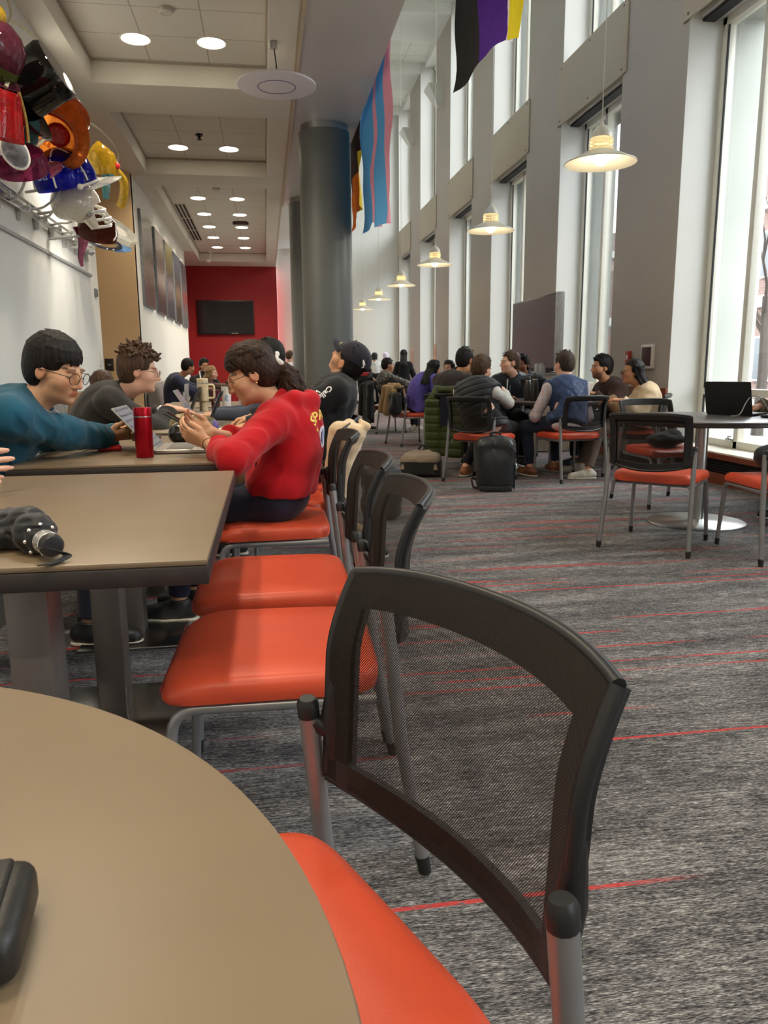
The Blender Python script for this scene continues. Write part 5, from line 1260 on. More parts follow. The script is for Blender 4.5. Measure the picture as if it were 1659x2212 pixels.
hat('glass_bell_hat', 'teal rippled glass hat wedged between the red hat and the black top hat', 38, 262, .30, (.3, .3, 0), lambda t: (obj('crown', (lambda bm: (shell_lathe(bm, [(.44, -.35), (.46, 0), (.36, .4), (.16, .6), (0, .62)]), bm)[1])(BM()), GL['teal'], t)), -1.56)
hat('glass_cowboy_hat', 'large translucent orange glass cowboy hat with a wide curled brim', 112, 300, .46, (-.55, .50, .3), b_fedora)
hat('glass_baseball_cap', 'cobalt blue glass baseball cap with white piping and white bill', 146, 402, .48, (.34, .25, -1.15), b_ballcap)
hat('glass_peaked_hat', 'magenta and purple glass cap beside the cobalt one', 52, 372, .36, (.5, .35, -.6), b_cap2)
hat('glass_goggle', 'smoky clear glass oval with a white rim below the red hat', 32, 328, .19, (0, -.5, .5), b_bulb, -1.45)
hat('glass_jester_hat', 'amber yellow glass hat with a red dot and long drooping point', 222, 368, .36, (.2, -.1, .2), b_jester)
hat('glass_wing', 'teal glass wing shape behind the yellow hat', 232, 382, .36, (0, .2, .5), b_wing, -1.62)
hat('glass_football_helmet', 'ivory glass football helmet with a white face mask', 164, 450, .37, (.1, .3, -1.0), b_football)
hat('glass_trapper_hat', 'dark amber and maroon glass hat with a hanging ear flap', 208, 505, .40, (.3, .35, -.3), b_amber, -1.48)
hat('glass_sailor_hat', 'white faceted glass sailor hat, last of the row', 246, 515, .36, (.5, .6, .2), b_sailor)
hat('glass_visor', 'pale blue glass visor with a black head band hanging at the end of the row', 226, 525, .32, (-.1, .5, -1.2), b_visor)
hat('glass_knob_hat', 'bright yellow glass tip entering at the top left edge', -22, 34, .2, (0, 0, 0), lambda t: obj('crown', (lambda bm: (ball(bm, (0, 0, 0), (.45, .45, .4)), bm)[1])(BM()), GL['yellow'], t), -1.5)
# cables from the ceiling line and from the wall rail to the hats
def cable(pts, label, m, r=.011, grp='cream cables of the hat lamps'):
    q = [hp(px, py, x) for px, py, x in pts]; bm = BM(); o = q[0].copy(); tube(bm, smooth_path([p - o for p in q]), r, 8); c = obj('lamp_cable', bm, m, None); c.location = o
    tag(c, label, 'cable', grp)
cable([(14, -16, -1.86), (19, 4, -1.8), (24, 34, -1.7), (14, 58, -1.6)], 'cream cable hanging down to the plum glass hat at the top left', M_CREAMTUBE)
cable([(-20, 20, -1.88), (20, 42, -1.8), (72, 76, -1.72), (100, 118, -1.66), (80, 155, -1.6)], 'longest cream cable arching over the black glass top hat', M_CREAMTUBE)
cable([(40, 108, -1.912), (88, 134, -1.85), (124, 164, -1.75), (131, 198, -1.62)], 'cream cable running down to the crown of the orange glass hat', M_CREAMTUBE)
cable([(166, 252, -1.85), (205, 272, -1.78), (240, 306, -1.7), (256, 340, -1.62), (236, 362, -1.58)], 'cream cable looping to the yellow glass hat, in front of the beige wall', M_CREAMTUBE)
cable([(-12, 86, -1.5), (14, 116, -1.46), (26, 145, -1.44), (12, 188, -1.46)], 'cream cable hooked into the red glass hat', M_CREAMTUBE, .013)
cable([(82, 244, -1.6), (98, 268, -1.55), (96, 300, -1.55), (66, 325, -1.6)], 'cream cable curling below the black top hat towards the magenta cap', M_CREAMTUBE)
rail_pts = [(-30, 392), (20, 432), (68, 452), (92, 470), (112, 486), (136, 505), (160, 522)]
ends = [((30, 360), 'smoky oval'), ((55, 386), 'magenta cap'), ((130, 410), 'cobalt cap, nearer one'), ((128, 425), 'cobalt cap, farther one'), ((155, 478), 'football helmet'), ((178, 492), 'face mask'), ((190, 498), 'amber hat')]
for (a, b), ((c, d), nm) in zip(rail_pts, ends):
    cable([(a, b, -1.86), ((a * .6 + c * .4), max(b, d) - 4, -1.76), (a * .2 + c * .8, (b * .45 + d * .55), -1.66), (c, d, -1.6)], 'grey cable bending up from the wall rail to the %s' % nm, M_GREYTUBE, .010, 'grey cables from the wall rail')
rz = 2.30
r_ = thing('cable_rail', 'steel cable rail with clamps bolted to the white wall under the glass hats', 'rail', (XL, 5.2, rz))
bm = BM(); box(bm, (.045, 2.05, .06), (.02, 4.1, .05), bev=.004); box(bm, (.045, 2.05, .13), (.02, 4.1, .02), bev=.004); obj('bar', bm, M_STEEL, r_)
for k in range(9):
    y = .15 + k * .475
    bm = BM(); box(bm, (.02, y, .03), (.04, .025, .13), bev=.004); box(bm, (.07, y, .06), (.08, .05, .03), bev=.004); cyl(bm, (.10, y, .06), .016, .05, 10); obj('bracket', bm, M_STEEL, r_)
bm = BM(); box(bm, (XL + .012, 2.3, 2.132), (.024, 14.1, .028), bev=.003); o = struct('trim_picture_rail', bm, mat('grey_trim', srgb(150, 152, 152), .4))
l = lamp('hat_wash', 'AREA', (-1.62, 7.9, 3.3), 24, (1, .96, .88), shape='RECTANGLE', size=3.2, size_y=.15); l.rotation_euler = (0, -2.3, PI) if False else (0, math.radians(60), 0)
# ================================================================= things fixed to walls and ceilings
pics = [(13.30, 14.48, ((.36, .25, .21), (.62, .50, .40), (.30, .16, .12)), 'framed photograph of a tall brick building, nearest of the five'), (14.88, 16.06, ((.30, .24, .20), (.75, .66, .58), (.20, .12, .12)), 'framed photograph of a speckled crowd, second of the five'),
        (16.32, 17.50, ((.35, .30, .10), (.42, .38, .40), (.20, .19, .25)), 'framed photograph, yellow green at the top, third of the five'), (17.80, 18.98, ((.22, .26, .34), (.45, .36, .26), (.24, .18, .14)), 'framed photograph, slate blue at the top, fourth of the five'), (19.30, 20.48, ((.16, .15, .20), (.50, .06, .06), (.55, .52, .55)), 'framed photograph with a red spot, farthest of the five')]
for i, (a, b, cs, lab) in enumerate(pics):
    t = thing('framed_photograph', lab, 'picture', (-1.93, (a + b) / 2, 2.13), 0, 'framed photographs on the left wall')
    bm = BM(); box(bm, (.022, 0, .745), (.044, b - a, 1.49), bev=.003); obj('mount', bm, mat('grey_picture_edge', srgb(120, 124, 130), .4), t)
    T = NT('photograph_%d' % i); co = T.objco(); s = T('ShaderNodeSeparateXYZ', Vector=co); n = T.noise(co, 9 if i != 1 else 34, 4, .65, .6)
    zc_ = T.math('ADD', T.math('MULTIPLY', s.outputs[2], .62), T.math('MULTIPLY', T.math('SUBTRACT', n, .5), .9))
    c = T.ramp(zc_, [(.22, tuple(v * .28 for v in cs[2])), (.42, tuple(v * .55 for v in cs[1])), (.5, tuple(v * .25 for v in cs[2])), (.72, tuple(v * .45 for v in cs[0]))]); m = T.done(T.bsdf(**{'Base Color': c, 'Roughness': .3}))
    bm = BM(); box(bm, (.046, 0, .745), (.004, b - a - .02, 1.47)); obj('print', bm, m, t)
def screen_thing(name, label, cat, loc, rz, W, H, th, group=None):
    t = thing(name, label, cat, loc, rz)
    bm = BM(); box(bm, (0, -th / 2, H / 2), (W, th, H), bev=.008); obj('casing', bm, mat('tv_bezel', (.012, .012, .013), .35), t)
    bm = BM(); box(bm, (0, -th - .002, H / 2 + .008), (W - .05, .004, H - .06)); obj('screen', bm, mat('dark_screen', (.012, .012, .014), .16, spec=.6), t); return t
tv = screen_thing('wall_television', 'large black television hung on the red end wall', 'television', (-1.09, 23.49, 2.1), 0, 1.63, .96, .07)
bm = BM(); box(bm, (.25, -.075, .03), (.2, .01, .02)); obj('badge', bm, M_STEEL, tv)
# display stand before the windows
dsx = 3.66
dp = thing('presentation_display', 'big grey touch display facing the group in front of the windows', 'display', (dsx, 10.32, 0), -PI / 2)
bm = BM(); box(bm, (0, .03, 1.52), (1.84, .08, .98), bev=.012); obj('casing', bm, mat('display_bezel', (.02, .02, .022), .35), dp)
bm = BM(); box(bm, (0, -.013, 1.53), (1.76, .006, .91)); obj('screen', bm, mat('grey_screen', (.075, .07, .075), .30, spec=.6), dp)
bm = BM(); box(bm, (.935, .0, 1.52), (.03, .11, .97), bev=.006); obj('side_speaker', bm, mat('silver_speaker', srgb(196, 196, 198), .35, .4), dp)
bm = BM()
for x in (-.45, .45): box(bm, (x, .04, 1.012), (.30, .16, .022), bev=.004); box(bm, (x, .04, 1.035), (.06, .05, .05))
obj('feet', bm, M_BLACK, dp)
cb = thing('media_cabinet', 'low beige cabinet under the display, behind the water bottles', 'cabinet', (3.66, 10.2, 0), -PI / 2)
bm = BM(); box(bm, (0, 0, .50), (1.5, .44, .98), bev=.01); obj('body', bm, mat('beige_cabinet', srgb(202, 190, 172), .5), cb)
bm = BM(); box(bm, (0, -.01, 1.0), (1.54, .48, .024), bev=.004); obj('cabinet_top', bm, mat('grey_cabinet_top', srgb(168, 172, 176), .4), cb)
for s in (-1, 1):
    bm = BM(); box(bm, (s * .375, -.226, .5), (.73, .014, .92), bev=.003); d_ = obj('cabinet_door', bm, mat('beige_cabinet', (0, 0, 0)), cb)
    bm = BM(); tube(bm, [(s * .06, -.245, .45), (s * .06, -.245, .60)], .006, 8); obj('handle', bm, M_STEEL, d_)
for i, (px, py) in enumerate(((1163, 803), (1180, 806))):
    p = onz(px, py, 1.012); p = ony(px, py, 9.2 + .12 * i); t = thing('glass_jar', ('small clear jar on the cabinet below the display, left one', 'small clear jar on the cabinet below the display, right one')[i], 'jar', (3.50, 9.52 + .16 * i, 1.013), 0, 'jars on the cabinet')
    bm = BM(); cyl(bm, (0, 0, .05), .045, .1, 20, None, bev=.01); obj('body', bm, mat('cloudy_glass', srgb(190, 192, 194), .15), t)
    bm = BM(); cyl(bm, (0, 0, .108), .04, .02, 20); obj('lid', bm, M_STEEL, t)
# alarm, framed panel, thermostat, switch, sign
def wallbox(name, label, cat, loc, size, m, m2=None, sz2=None, axis='x-'):
    t = thing(name, label, cat, loc); bm = BM(); box(bm, (0, 0, 0), size, bev=min(size) * .2); obj('wall_mount_plate', bm, m, t)
    if m2:
        d = {'x-': (-size[0] / 2, 0, 0), 'x+': (size[0] / 2, 0, 0), 'y-': (0, -size[1] / 2, 0)}[axis]; bm = BM(); box(bm, d, sz2, bev=min(sz2) * .2); obj('face', bm, m2, t)
    return t
M_REDP = mat('alarm_red', srgb(170, 40, 36), .4); M_WP = mat('white_plate', srgb(226, 222, 212), .4)
p = onx(1355, 772, 4.1); wallbox('fire_alarm_pull', 'small red fire alarm on the pilaster, left of the framed square', 'fire alarm', (4.113, p.y, p.z), (.034, .10, .14), M_REDP, M_WP, (.01, .04, .05))
p = onx(1397, 770, 4.1); wallbox('framed_square', 'white framed dark maroon square on the pilaster behind the woman', 'picture', (4.112, p.y, p.z), (.036, .26, .26), M_WP, mat('maroon_panel', srgb(64, 22, 30), .4), (.012, .20, .20))
p = onx(208, 634, XL); wallbox('thermostat', 'small grey thermostat on the white wall near its corner', 'thermostat', (XL + .012, 9.55, 1.965), (.024, .10, .09), mat('grey_plate', srgb(110, 112, 114), .4), mat('dark_plate', (.05, .05, .05), .4), (.008, .03, .07), 'x+')
wallbox('light_switch', 'pale switch plate on the white wall corner above the brown hair', 'switch', (XL + .008, 9.58, 1.21), (.016, .075, .16), M_WP, mat('switch_rocker', srgb(200, 196, 180), .4), (.01, .03, .07), 'x+')
p = ony(236, 788, 12.73); wallbox('wall_sign', 'small black sign on the beige alcove wall', 'sign', (p.x, 12.742, p.z), (.13, .016, .19), M_BLACK, mat('grey_plate2', (.2, .2, .2), .4), (.05, .008, .03), 'y-')
# orange notices on far pilasters
for i, (px, py, k) in enumerate(((891, 770, 4), (940, 766, 3))):
    y = N0 + BAY * k + .5; p = onx(px, py, 4.12); wallbox('wall_notice', ('orange notice on the far pilaster right of the woman in black', 'orange notice on the pilaster above the woman in violet')[i], 'notice', (4.122, p.y, p.z), (.012, .22, .5), mat('pale_notice', srgb(222, 190, 170), .6), mat('orange_notice', srgb(214, 150, 116), .6), (.006, .2, .3))
# uplight sconces on the pilasters
for i, (px, py) in enumerate(((942, 210), (884, 300))):
    p = onx(px, py, 4.0); t = thing('wall_sconce', ('white wedge uplight on the pilaster, nearer of the two', 'white wedge uplight on the pilaster, farther of the two')[i], 'wall lamp', (4.13, p.y, p.z), 0, 'wedge uplights')
    bm = BM(); c = [(0, -.28, .2), (-.36, -.28, .2), (-.36, .28, .2), (0, .28, .2), (0, -.10, -.22), (-.10, -.10, -.22), (-.10, .10, -.22), (0, .10, -.22)]; v = [bm.verts.new(q) for q in c]
    for f in ((0, 1, 2, 3), (4, 5, 6, 7), (0, 1, 5, 4), (1, 2, 6, 5), (2, 3, 7, 6), (3, 0, 4, 7)): bm.faces.new([v[k] for k in f])
    obj('housing', bm, mat('sconce_white', srgb(214, 212, 204), .5), t)
    bm = BM(); box(bm, (-.18, 0, .205), (.3, .5, .012)); obj('lens_plate', bm, M_FRAME, t)
# air slots, detectors, sprinkler on the low ceiling
for i in range(3):
    y = 16.1 + i * 1.45; t = thing('linear_air_diffuser', ('black slotted air diffuser in the far coffer, nearest of three', 'black slotted air diffuser in the far coffer, middle of three', 'black slotted air diffuser in the far coffer, farthest of three')[i], 'air vent', (-1.54, y + .7, ZT), 0, 'slotted air diffusers')
    bm = BM(); box(bm, (0, 0, -.004), (.26, 1.4, .012)); obj('frame', bm, M_ENAMEL, t)
    for s in (-.075, 0, .075): bm = BM(); box(bm, (s, 0, -.008), (.045, 1.34, .012)); obj('slot', bm, M_DARKSLOT, t)
for i, (px, py, lab) in enumerate(((358, 18, 'round smoke detector on the nearest ceiling coffer'), (467, 407, 'small smoke detector at the near end of the far coffer'), (499, 531, 'tiny smoke detector at the far end of the long coffer'))):
    p = onz(px, py, ZT); t = thing('smoke_detector', lab, 'smoke detector', p, 0, 'smoke detectors')
    bm = BM(); lathe(bm, [(.07, 0), (.07, -.02), (.05, -.04), (0, -.042)], 24); obj('housing', bm, mat('detector_white', srgb(200, 194, 180), .5), t)
    bm = BM(); lathe(bm, [(.055, -.03), (.06, -.034), (.05, -.042)], 24); obj('ring', bm, M_ENAMEL, t)
p = onz(430, 290, ZT); t = thing('sprinkler_head', 'small dark sprinkler head on the second ceiling coffer', 'sprinkler', p)
bm = BM(); cyl(bm, (0, 0, -.01), .05, .02, 20); cyl(bm, (0, 0, -.04), .02, .05, 10); obj('body', bm, mat('dark_metal', (.03, .03, .03), .4, .8), t); bm = BM(); cyl(bm, (0, 0, -.07), .035, .006, 14); obj('deflector', bm, mat('dark_metal', (0, 0, 0)), t)
p = onz(520, 482, ZT); wallbox('ceiling_grille', 'dark square return grille among the far downlights', 'air vent', (p.x, p.y, ZT - .006), (.34, .3, .012), M_DARKSLOT, mat('dark_metal', (0, 0, 0)), (.28, .2, .014), 'y-')
p = onz(455, 545, ZT); t = thing('projector_mount', 'small pale bracket hanging at the far end of the long coffer', 'bracket', (p.x, 22.3, ZT)); bm = BM(); tube(bm, [(0, 0, 0), (0, 0, -.12), (-.05, 0, -.22)], .02, 8); box(bm, (0, 0, -.01), (.14, .14, .02)); obj('arm', bm, M_ENAMEL, t); bm = BM(); box(bm, (-.06, 0, -.25), (.12, .1, .08), bev=.01); obj('head', bm, M_ENAMEL, t)
# ================================================================= flags hung along the mezzanine edge
def flag_cloth(nm, c):
    T = NT(nm); n = T.noise(T.objco(), 12, 3); cc = T.mix(T.math('MULTIPLY', n, .25), c, tuple(v * .7 for v in c)); b = T.bsdf(**{'Base Color': cc, 'Roughness': .8, 'Specular IOR Level': .2, 'Normal': T.bump(T.noise(T.objco(), 5, 3), .5, .03)}); t = T('ShaderNodeBsdfTranslucent'); T.set(t.inputs[0], cc); m = T('ShaderNodeMixShader'); m.inputs[0].default_value = .12; T.set(m.inputs[1], b); T.set(m.inputs[2], t); return T.done(m)
def flag(name, label, plan, z0, z1, cols, sway=.04, slant=0.0, top=None):
    """plan: list of (x, y) across the cloth; cols: one colour per plan segment"""
    t = thing(name, label, 'flag', (plan[0][0], plan[0][1], z0), 0, 'flags along the mezzanine')
    o = Vector((plan[0][0], plan[0][1], z0)); n = 26; ms = []
    for i, c in enumerate(cols): ms.append(flag_cloth(name + '_stripe_' + 'abcdefgh'[i], c))
    if top: ms.append(flag_cloth(name + '_upper', top[1]))
    bm = BM(); sub = 6; V = []
    pts = []; seg = []
    for i in range(len(plan) - 1):
        for k in range(sub): q = k / sub; pts.append((plan[i][0] * (1 - q) + plan[i + 1][0] * q, plan[i][1] * (1 - q) + plan[i + 1][1] * q)); seg.append(i)
    pts.append(plan[-1])
    for j in range(n + 1):
        q = j / n; row = []
        for m, (x, y) in enumerate(pts):
            zl = z0 + slant * (m / len(pts)); z = zl + (z1 - zl) * q; w = sway * (1 - q) * math.sin(m * .55 + j * .35) + .012 * math.sin(j * .9 + m)
            row.append(bm.verts.new(Vector((x + w, y + w * .5, z)) - o))
        V.append(row)
    for j in range(n):
        for m in range(len(pts) - 1): f = bm.faces.new((V[j][m], V[j][m + 1], V[j + 1][m + 1], V[j + 1][m])); f.material_index = len(cols) if top and V[j][m].co.z + z0 > top[0] + .35 * m / len(pts) else seg[m]
    obj('cloth', bm, ms, t, angle=180)
    bm = BM(); tube(bm, [Vector((plan[0][0] - .02, plan[0][1], z1)) - o, Vector((plan[-1][0] - .02, plan[-1][1], z1)) - o], .012, 8); tube(bm, [Vector((1.235, (plan[0][1] + plan[-1][1]) / 2, z1 + .0)) - o, Vector(((plan[0][0] + plan[-1][0]) / 2 - .02, (plan[0][1] + plan[-1][1]) / 2, z1)) - o], .012, 8); obj('hanging_rod', bm, M_STEEL, t)
BLU, PNK = srgb(96, 170, 226), srgb(236, 160, 178)
flag('striped_flag', 'black, purple, white and yellow striped flag hanging at the top of the photo', [(1.30, 5.38), (1.30, 4.72), (1.31, 4.26), (1.30, 4.14), (1.28, 3.96)], 2.88, 4.75, [srgb(38, 38, 40), srgb(78, 38, 138), srgb(232, 224, 232), srgb(236, 218, 44)], .025, -.22)
flag('pastel_flag', 'pale blue and pink striped flag hanging in folds beside the grey column', [(1.31, 10.32), (1.30, 9.25), (1.36, 9.12), (1.30, 9.02), (1.32, 8.45), (1.33, 8.15)], 2.80, 5.3, [BLU, PNK, PNK, BLU, PNK], .03, -.26)
flag('dark_flag', 'black and orange flag edge showing behind the grey column', [(1.34, 11.9), (1.32, 11.0), (1.32, 10.72), (1.32, 10.55)], 3.08, 5.0, [srgb(226, 118, 40), srgb(226, 118, 40), srgb(238, 208, 60)], .03, .12, (3.55, srgb(58, 40, 36)))
# ================================================================= things on the near tables
def decal(name, body, target, P0, du, dv, size, m, parent, loc, arc=0.0, cap=.0018, dirn=None, back=.25):
    """lettering laid on a garment: each vertex is dropped on the target mesh along dirn"""
    cu = bpy.data.curves.new(name, 'FONT'); cu.body = body; cu.size = size; cu.align_x = 'CENTER'; cu.resolution_u = 3; cu.offset = size * .025
    tmp = bpy.data.objects.new(name, cu); COL.objects.link(tmp); dg = bpy.context.evaluated_depsgraph_get(); me = bpy.data.meshes.new_from_object(tmp.evaluated_get(dg)); bpy.data.objects.remove(tmp)
    bm = BM(); bm.from_mesh(me); bmesh.ops.triangulate(bm, faces=bm.faces); bmesh.ops.subdivide_edges(bm, edges=[e for e in bm.edges if e.calc_length() > size * .12], cuts=1)
    tm = target.data; L = Vector(loc); bvh = BVHTree.FromPolygons([v.co + L for v in tm.vertices], [p.vertices for p in tm.polygons]); du, dv = Vector(du), Vector(dv); n = Vector(dirn) if dirn is not None else du.cross(dv).normalized()
    for v in bm.verts:
        x, y = v.co.x, v.co.y
        if arc: a = x / arc; x, y = math.sin(a) * (arc + y), math.cos(a) * (arc + y) - arc
        q = Vector(P0) + du * x + dv * y; h = bvh.ray_cast(q - n * back, n, .6)
        if h[0] is None: h = bvh.find_nearest(q)
        v.co = h[0] - n * cap - L
    return obj(name, bm, m, parent, smooth=False)
def put(name, label, cat, loc, rz=0.0, group=None): return thing(name, label, cat, loc, rz, group)
TZ = .7405
# --- umbrella
u0 = Vector((-.395, 1.425, 0)); u1 = Vector((-.585, 1.74, 0)); ud = (u1 - u0).normalized(); t = put('folded_umbrella', 'black folded umbrella with a chrome and black handle lying on the nearest rectangular table', 'umbrella', (u0.x, u0.y, TZ)); us = Vector((-ud.y, ud.x, 0))
F = Field(); o = np.array([0, 0, 0.]); d_ = NP3(ud); s_ = NP3(us); Z = np.array([0, 0, 1.])
F.path([d_ * .062 + Z * .030, d_ * .09 + Z * .036, d_ * .15 + Z * .040, d_ * .22 + Z * .032], [.026, .034, .036, .022], .02)
F.ell(d_ * .17 - s_ * -.055 + Z * .028, (.055, .045, .026), None, .015); F.ell(d_ * .20 + s_ * .02 + Z * .045, (.04, .035, .026), None, .02)
rn = np.random.default_rng(5)
for i in range(16): a = rn.uniform(0, 2 * PI); F.cap(d_ * rn.uniform(.07, .13) + s_ * .030 * math.cos(a) + Z * (.034 + .030 * math.sin(a)), d_ * rn.uniform(.17, .25) + s_ * (.030 * math.cos(a + .5) + .02) + Z * (.036 + .024 * math.sin(a + .5)), .006, .010, .006)
for i in range(6): F.ell(d_ * rn.uniform(.16, .24) + s_ * rn.uniform(-.01, .075) + Z * rn.uniform(.03, .055), (.022, .020, .012), rotz3(rn.uniform(0, 3)), .008)
F.cut((0, 0, .001), (0, 0, -1), .003)
V, Q, L = F.build(.0028, (.0045, 130, 3)); V[:, 2] = np.maximum(V[:, 2], .001); M_NYLON = cloth('black_nylon', (.016, .016, .017), .45, .2, 500); np_mesh('folded_canopy', V, Q, M_NYLON, t, (0, 0, 0))
Mh = Matrix.Translation(Vector((0, 0, .030))) @ ud.to_track_quat('Z', 'Y').to_matrix().to_4x4()
bm = BM(); cyl(bm, (0, 0, .020), .0222, .036, 28, Mh, bev=.002); obj('handle_collar', bm, mat('chrome', (.86, .85, .83), .24, .75), t)
bm = BM(); lathe(bm, [(0, -.016), (.017, -.0145), (.021, -.009), (.022, .0), (.0215, .003), (0, .003)], 28, Mh); obj('handle', bm, M_BLACK, t)
bm = BM()
for k in range(8): a = k * PI / 4; ball(bm, Mh @ Vector((.029 * math.cos(a), .029 * math.sin(a), .056)), .004, None, 8, 6)
obj('rib_tips', bm, mat('chrome', (0, 0, 0)), t)
bm = BM(); pth = [NP3(Mh @ Vector((.02, .0, -.01))), (.028, -.005, .012), (.018, -.022, .004), (.004, -.040, .003), (-.004, -.050, .004)]; P = [[Vector(p) + Vector((w, 0, 0)) for w in (-.008, .008)] for p in smooth_path(pth, 4)]; grid_sheet(bm, P, .002); obj('wrist_strap', bm, M_NYLON, t)
# --- wallet on the round table
t = put('leather_wallet', 'black leather wallet with a brass snap at the lower left corner', 'wallet', (-.228, .425, TZ), .12)
bm = BM(); box(bm, (0, 0, .018), (.155, .082, .034), bev=.012, seg=4); obj('body', bm, mat('black_leather', (.012, .011, .010), .42, bump=.12, bscale=300), t, angle=60)
bm = BM(); box(bm, (-.004, .003, .0355), (.138, .060, .006), bev=.0029, seg=4); obj('flap', bm, mat('black_leather', (0, 0, 0)), t)
bm = BM(); lathe(bm, [(0, .005), (.006, .0045), (.0085, .002), (.009, 0), (0, 0)], 24, Matrix.Translation(Vector((.057, -.024, .0385)))); obj('snap', bm, mat('brass', (.72, .48, .18), .25, 1.0), t)
# --- power bank with cable
t = put('power_bank', 'small red power bank with a white cable on the table by the teal sleeve', 'power bank', (-.675, 3.42, TZ), .35)
bm = BM(); box(bm, (0, 0, .012), (.098, .042, .023), bev=.009, seg=4); obj('body', bm, mat('glossy_red_plastic', srgb(196, 22, 32), .25), t)
bm = BM(); tube(bm, smooth_path([(-.045, 0, .012), (-.075, .0, .010), (-.12, -.022, .004), (-.158, -.05, .004)]), .0028, 8); box(bm, (-.058, 0, .012), (.022, .013, .008), bev=.003); obj('charging_cable', bm, mat('white_cable', srgb(228, 226, 222), .4), t)
# --- red thermos
t = put('thermos_bottle', 'metallic red thermos bottle standing between the man and the girl', 'bottle', (-.485, 3.14, TZ)); M_REDM = mat('metallic_red', srgb(176, 20, 40), .28, .75, var=.03)
bm = BM(); lathe(bm, [(0, 0), (.033, 0), (.0345, .003), (.0345, .158), (0, .158)], 40); obj('body', bm, M_REDM, t)
bm = BM(); lathe(bm, [(.0348, .158), (.0352, .160), (.0348, .1625), (0, .1625)], 40); obj('ring', bm, M_STEEL, t)
bm = BM(); lathe(bm, [(0, .163), (.0345, .163), (.0345, .192), (.033, .196), (0, .197)], 40); obj('cap', bm, M_REDM, t)
# --- laptops
M_ALU = mat('laptop_silver', srgb(186, 182, 176), .35, .6, var=.03); M_DKALU = mat('laptop_dark', (.022, .022, .024), .4, .3); M_KEYS = mat('laptop_keys', srgb(120, 116, 110), .6)
M_SCRN = mat('laptop_screen_text', srgb(92, 96, 104), .25)
def screen_mat(nm, bg, fg):
    T = NT(nm); co = T.objco(); s = T('ShaderNodeSeparateXYZ', Vector=co); row = T.math('FRACT', T.math('MULTIPLY', s.outputs[2], 46)); ln = T.math('LESS_THAN', row, .35); wd_ = T.noise(T.mapping(co, (60, 1, 46)), 1.0, 2); m = T.math('MULTIPLY', ln, T.math('GREATER_THAN', wd_, .47))
    c = T.mix(m, bg, fg); return T.done(T.bsdf(**{'Base Color': c, 'Roughness': .2, 'Emission Color': c, 'Emission Strength': .35}))
M_PAGE = screen_mat('document_screen', srgb(110, 114, 122), srgb(50, 52, 60)); M_PALE = screen_mat('pale_screen', srgb(150, 156, 176), srgb(96, 104, 130))
def laptop(label, loc, rz, lean, body, scr, W=.32, D=.225, group=None):
    """user sits on local -Y side; lid hinged on the +Y edge, leaning back by 'lean'"""
    t = put('laptop', label, 'laptop', loc, rz, group)
    bm = BM(); box(bm, (0, 0, .009), (W, D, .016), bev=.005, seg=3); b = obj('base', bm, body, t)
    bm = BM(); box(bm, (0, .02, .0175), (W * .88, D * .45, .002)); obj('keyboard', bm, M_KEYS if body is M_ALU else M_BLACK, b); bm = BM(); box(bm, (0, -.068, .0175), (W * .34, D * .26, .0015)); obj('touchpad', bm, body, b)
    bm = BM()
    for k in range(5): box(bm, (W / 2 - .0005, .06 - k * .028, .009), (.002, .016 if k != 3 else .008, .005))
    obj('port', bm, M_DARKSLOT, b)
    Ml = Matrix.Translation(Vector((0, D / 2, .014))) @ Matrix.Rotation(-lean, 4, 'X')
    bm = BM(); box(bm, (0, .004, D / 2), (W, .007, D), Ml, bev=.003); l = obj('lid', bm, body, t)
    bm = BM(); box(bm, (0, 0, D / 2 + .004), (W - .016, .002, D - .022), Ml); obj('screen', bm, scr, l)
    return t
laptop('open silver laptop in front of the girl in red, its screen showing text', (-.345, 3.40, TZ), PI / 2 + .0, .72, M_ALU, M_PAGE, .33, .235)
laptop('open black laptop under the blazer man\'s hands', (-.47, 4.98, TZ), -PI / 2 + .0, .42, M_DKALU, M_PALE, .31, .21)
laptop('thin silver laptop seen edge on, its lid leaning left, in front of the cream tumbler', (-.46, 6.02, TZ), PI / 2, .55, M_ALU, M_PAGE, .30, .21)
laptop('dark laptop seen edge on, its lid leaning right, beside the maroon cup', (-.72, 6.42, TZ), -PI / 2, .42, M_DKALU, M_PAGE, .30, .21)
laptop('laptop with an upright lid seen as a thin vertical edge', (-.78, 6.75, TZ), -PI / 2, .03, M_ALU, M_PALE, .30, .21)
laptop('dark grey open laptop on the round table by the window', (3.30, 5.02, TZ), PI / 2 + .55, .28, M_DKALU, M_PALE, .33, .23)
laptop('laptop with a pale screen on the group table beside the black bottles', (2.93, 7.93, TZ), 2.2, .35, M_DKALU, M_PALE, .32, .22)
laptop('laptop with a bluish screen in front of the woman in violet', (2.52, 11.35, TZ), -.35, .25, M_DKALU, M_PALE, .33, .23)
# --- phones in hands
def phone(label, c, along, nrmv, m, W=.072, L=.150, th=.010):
    a = Vector(along).normalized(); n = Vector(nrmv); n = (n - a * n.dot(a)).normalized(); b = n.cross(a); t = put('smartphone', label, 'phone', c)
    M = Matrix((b, a, n)).transposed().to_4x4(); bm = BM(); box(bm, (0, 0, 0), (W, L, th), M, bev=.004, seg=3); obj('case', bm, m, t)
    bm = BM(); box(bm, (0, 0, th / 2 + .0003), (W - .006, L - .008, .001), M); obj('screen', bm, mat('phone_screen', (.01, .01, .012), .12), t)
    bm = BM(); box(bm, (-W * .22, L * .36, -th / 2 - .001), (W * .4, W * .4, .003), M, bev=.001); obj('camera_bump', bm, M_BLACK, t); return t
tl = X['girl']['arms']; mid = (tl[0][2] + tl[1][2]) / 2
phone('green cased phone the girl in red holds in both hands', Vector(mid + np.array([-.105, 0, .065])), (-.80, 0, .50), (.5, 0, .85), mat('dark_green_case', srgb(44, 62, 54), .45))
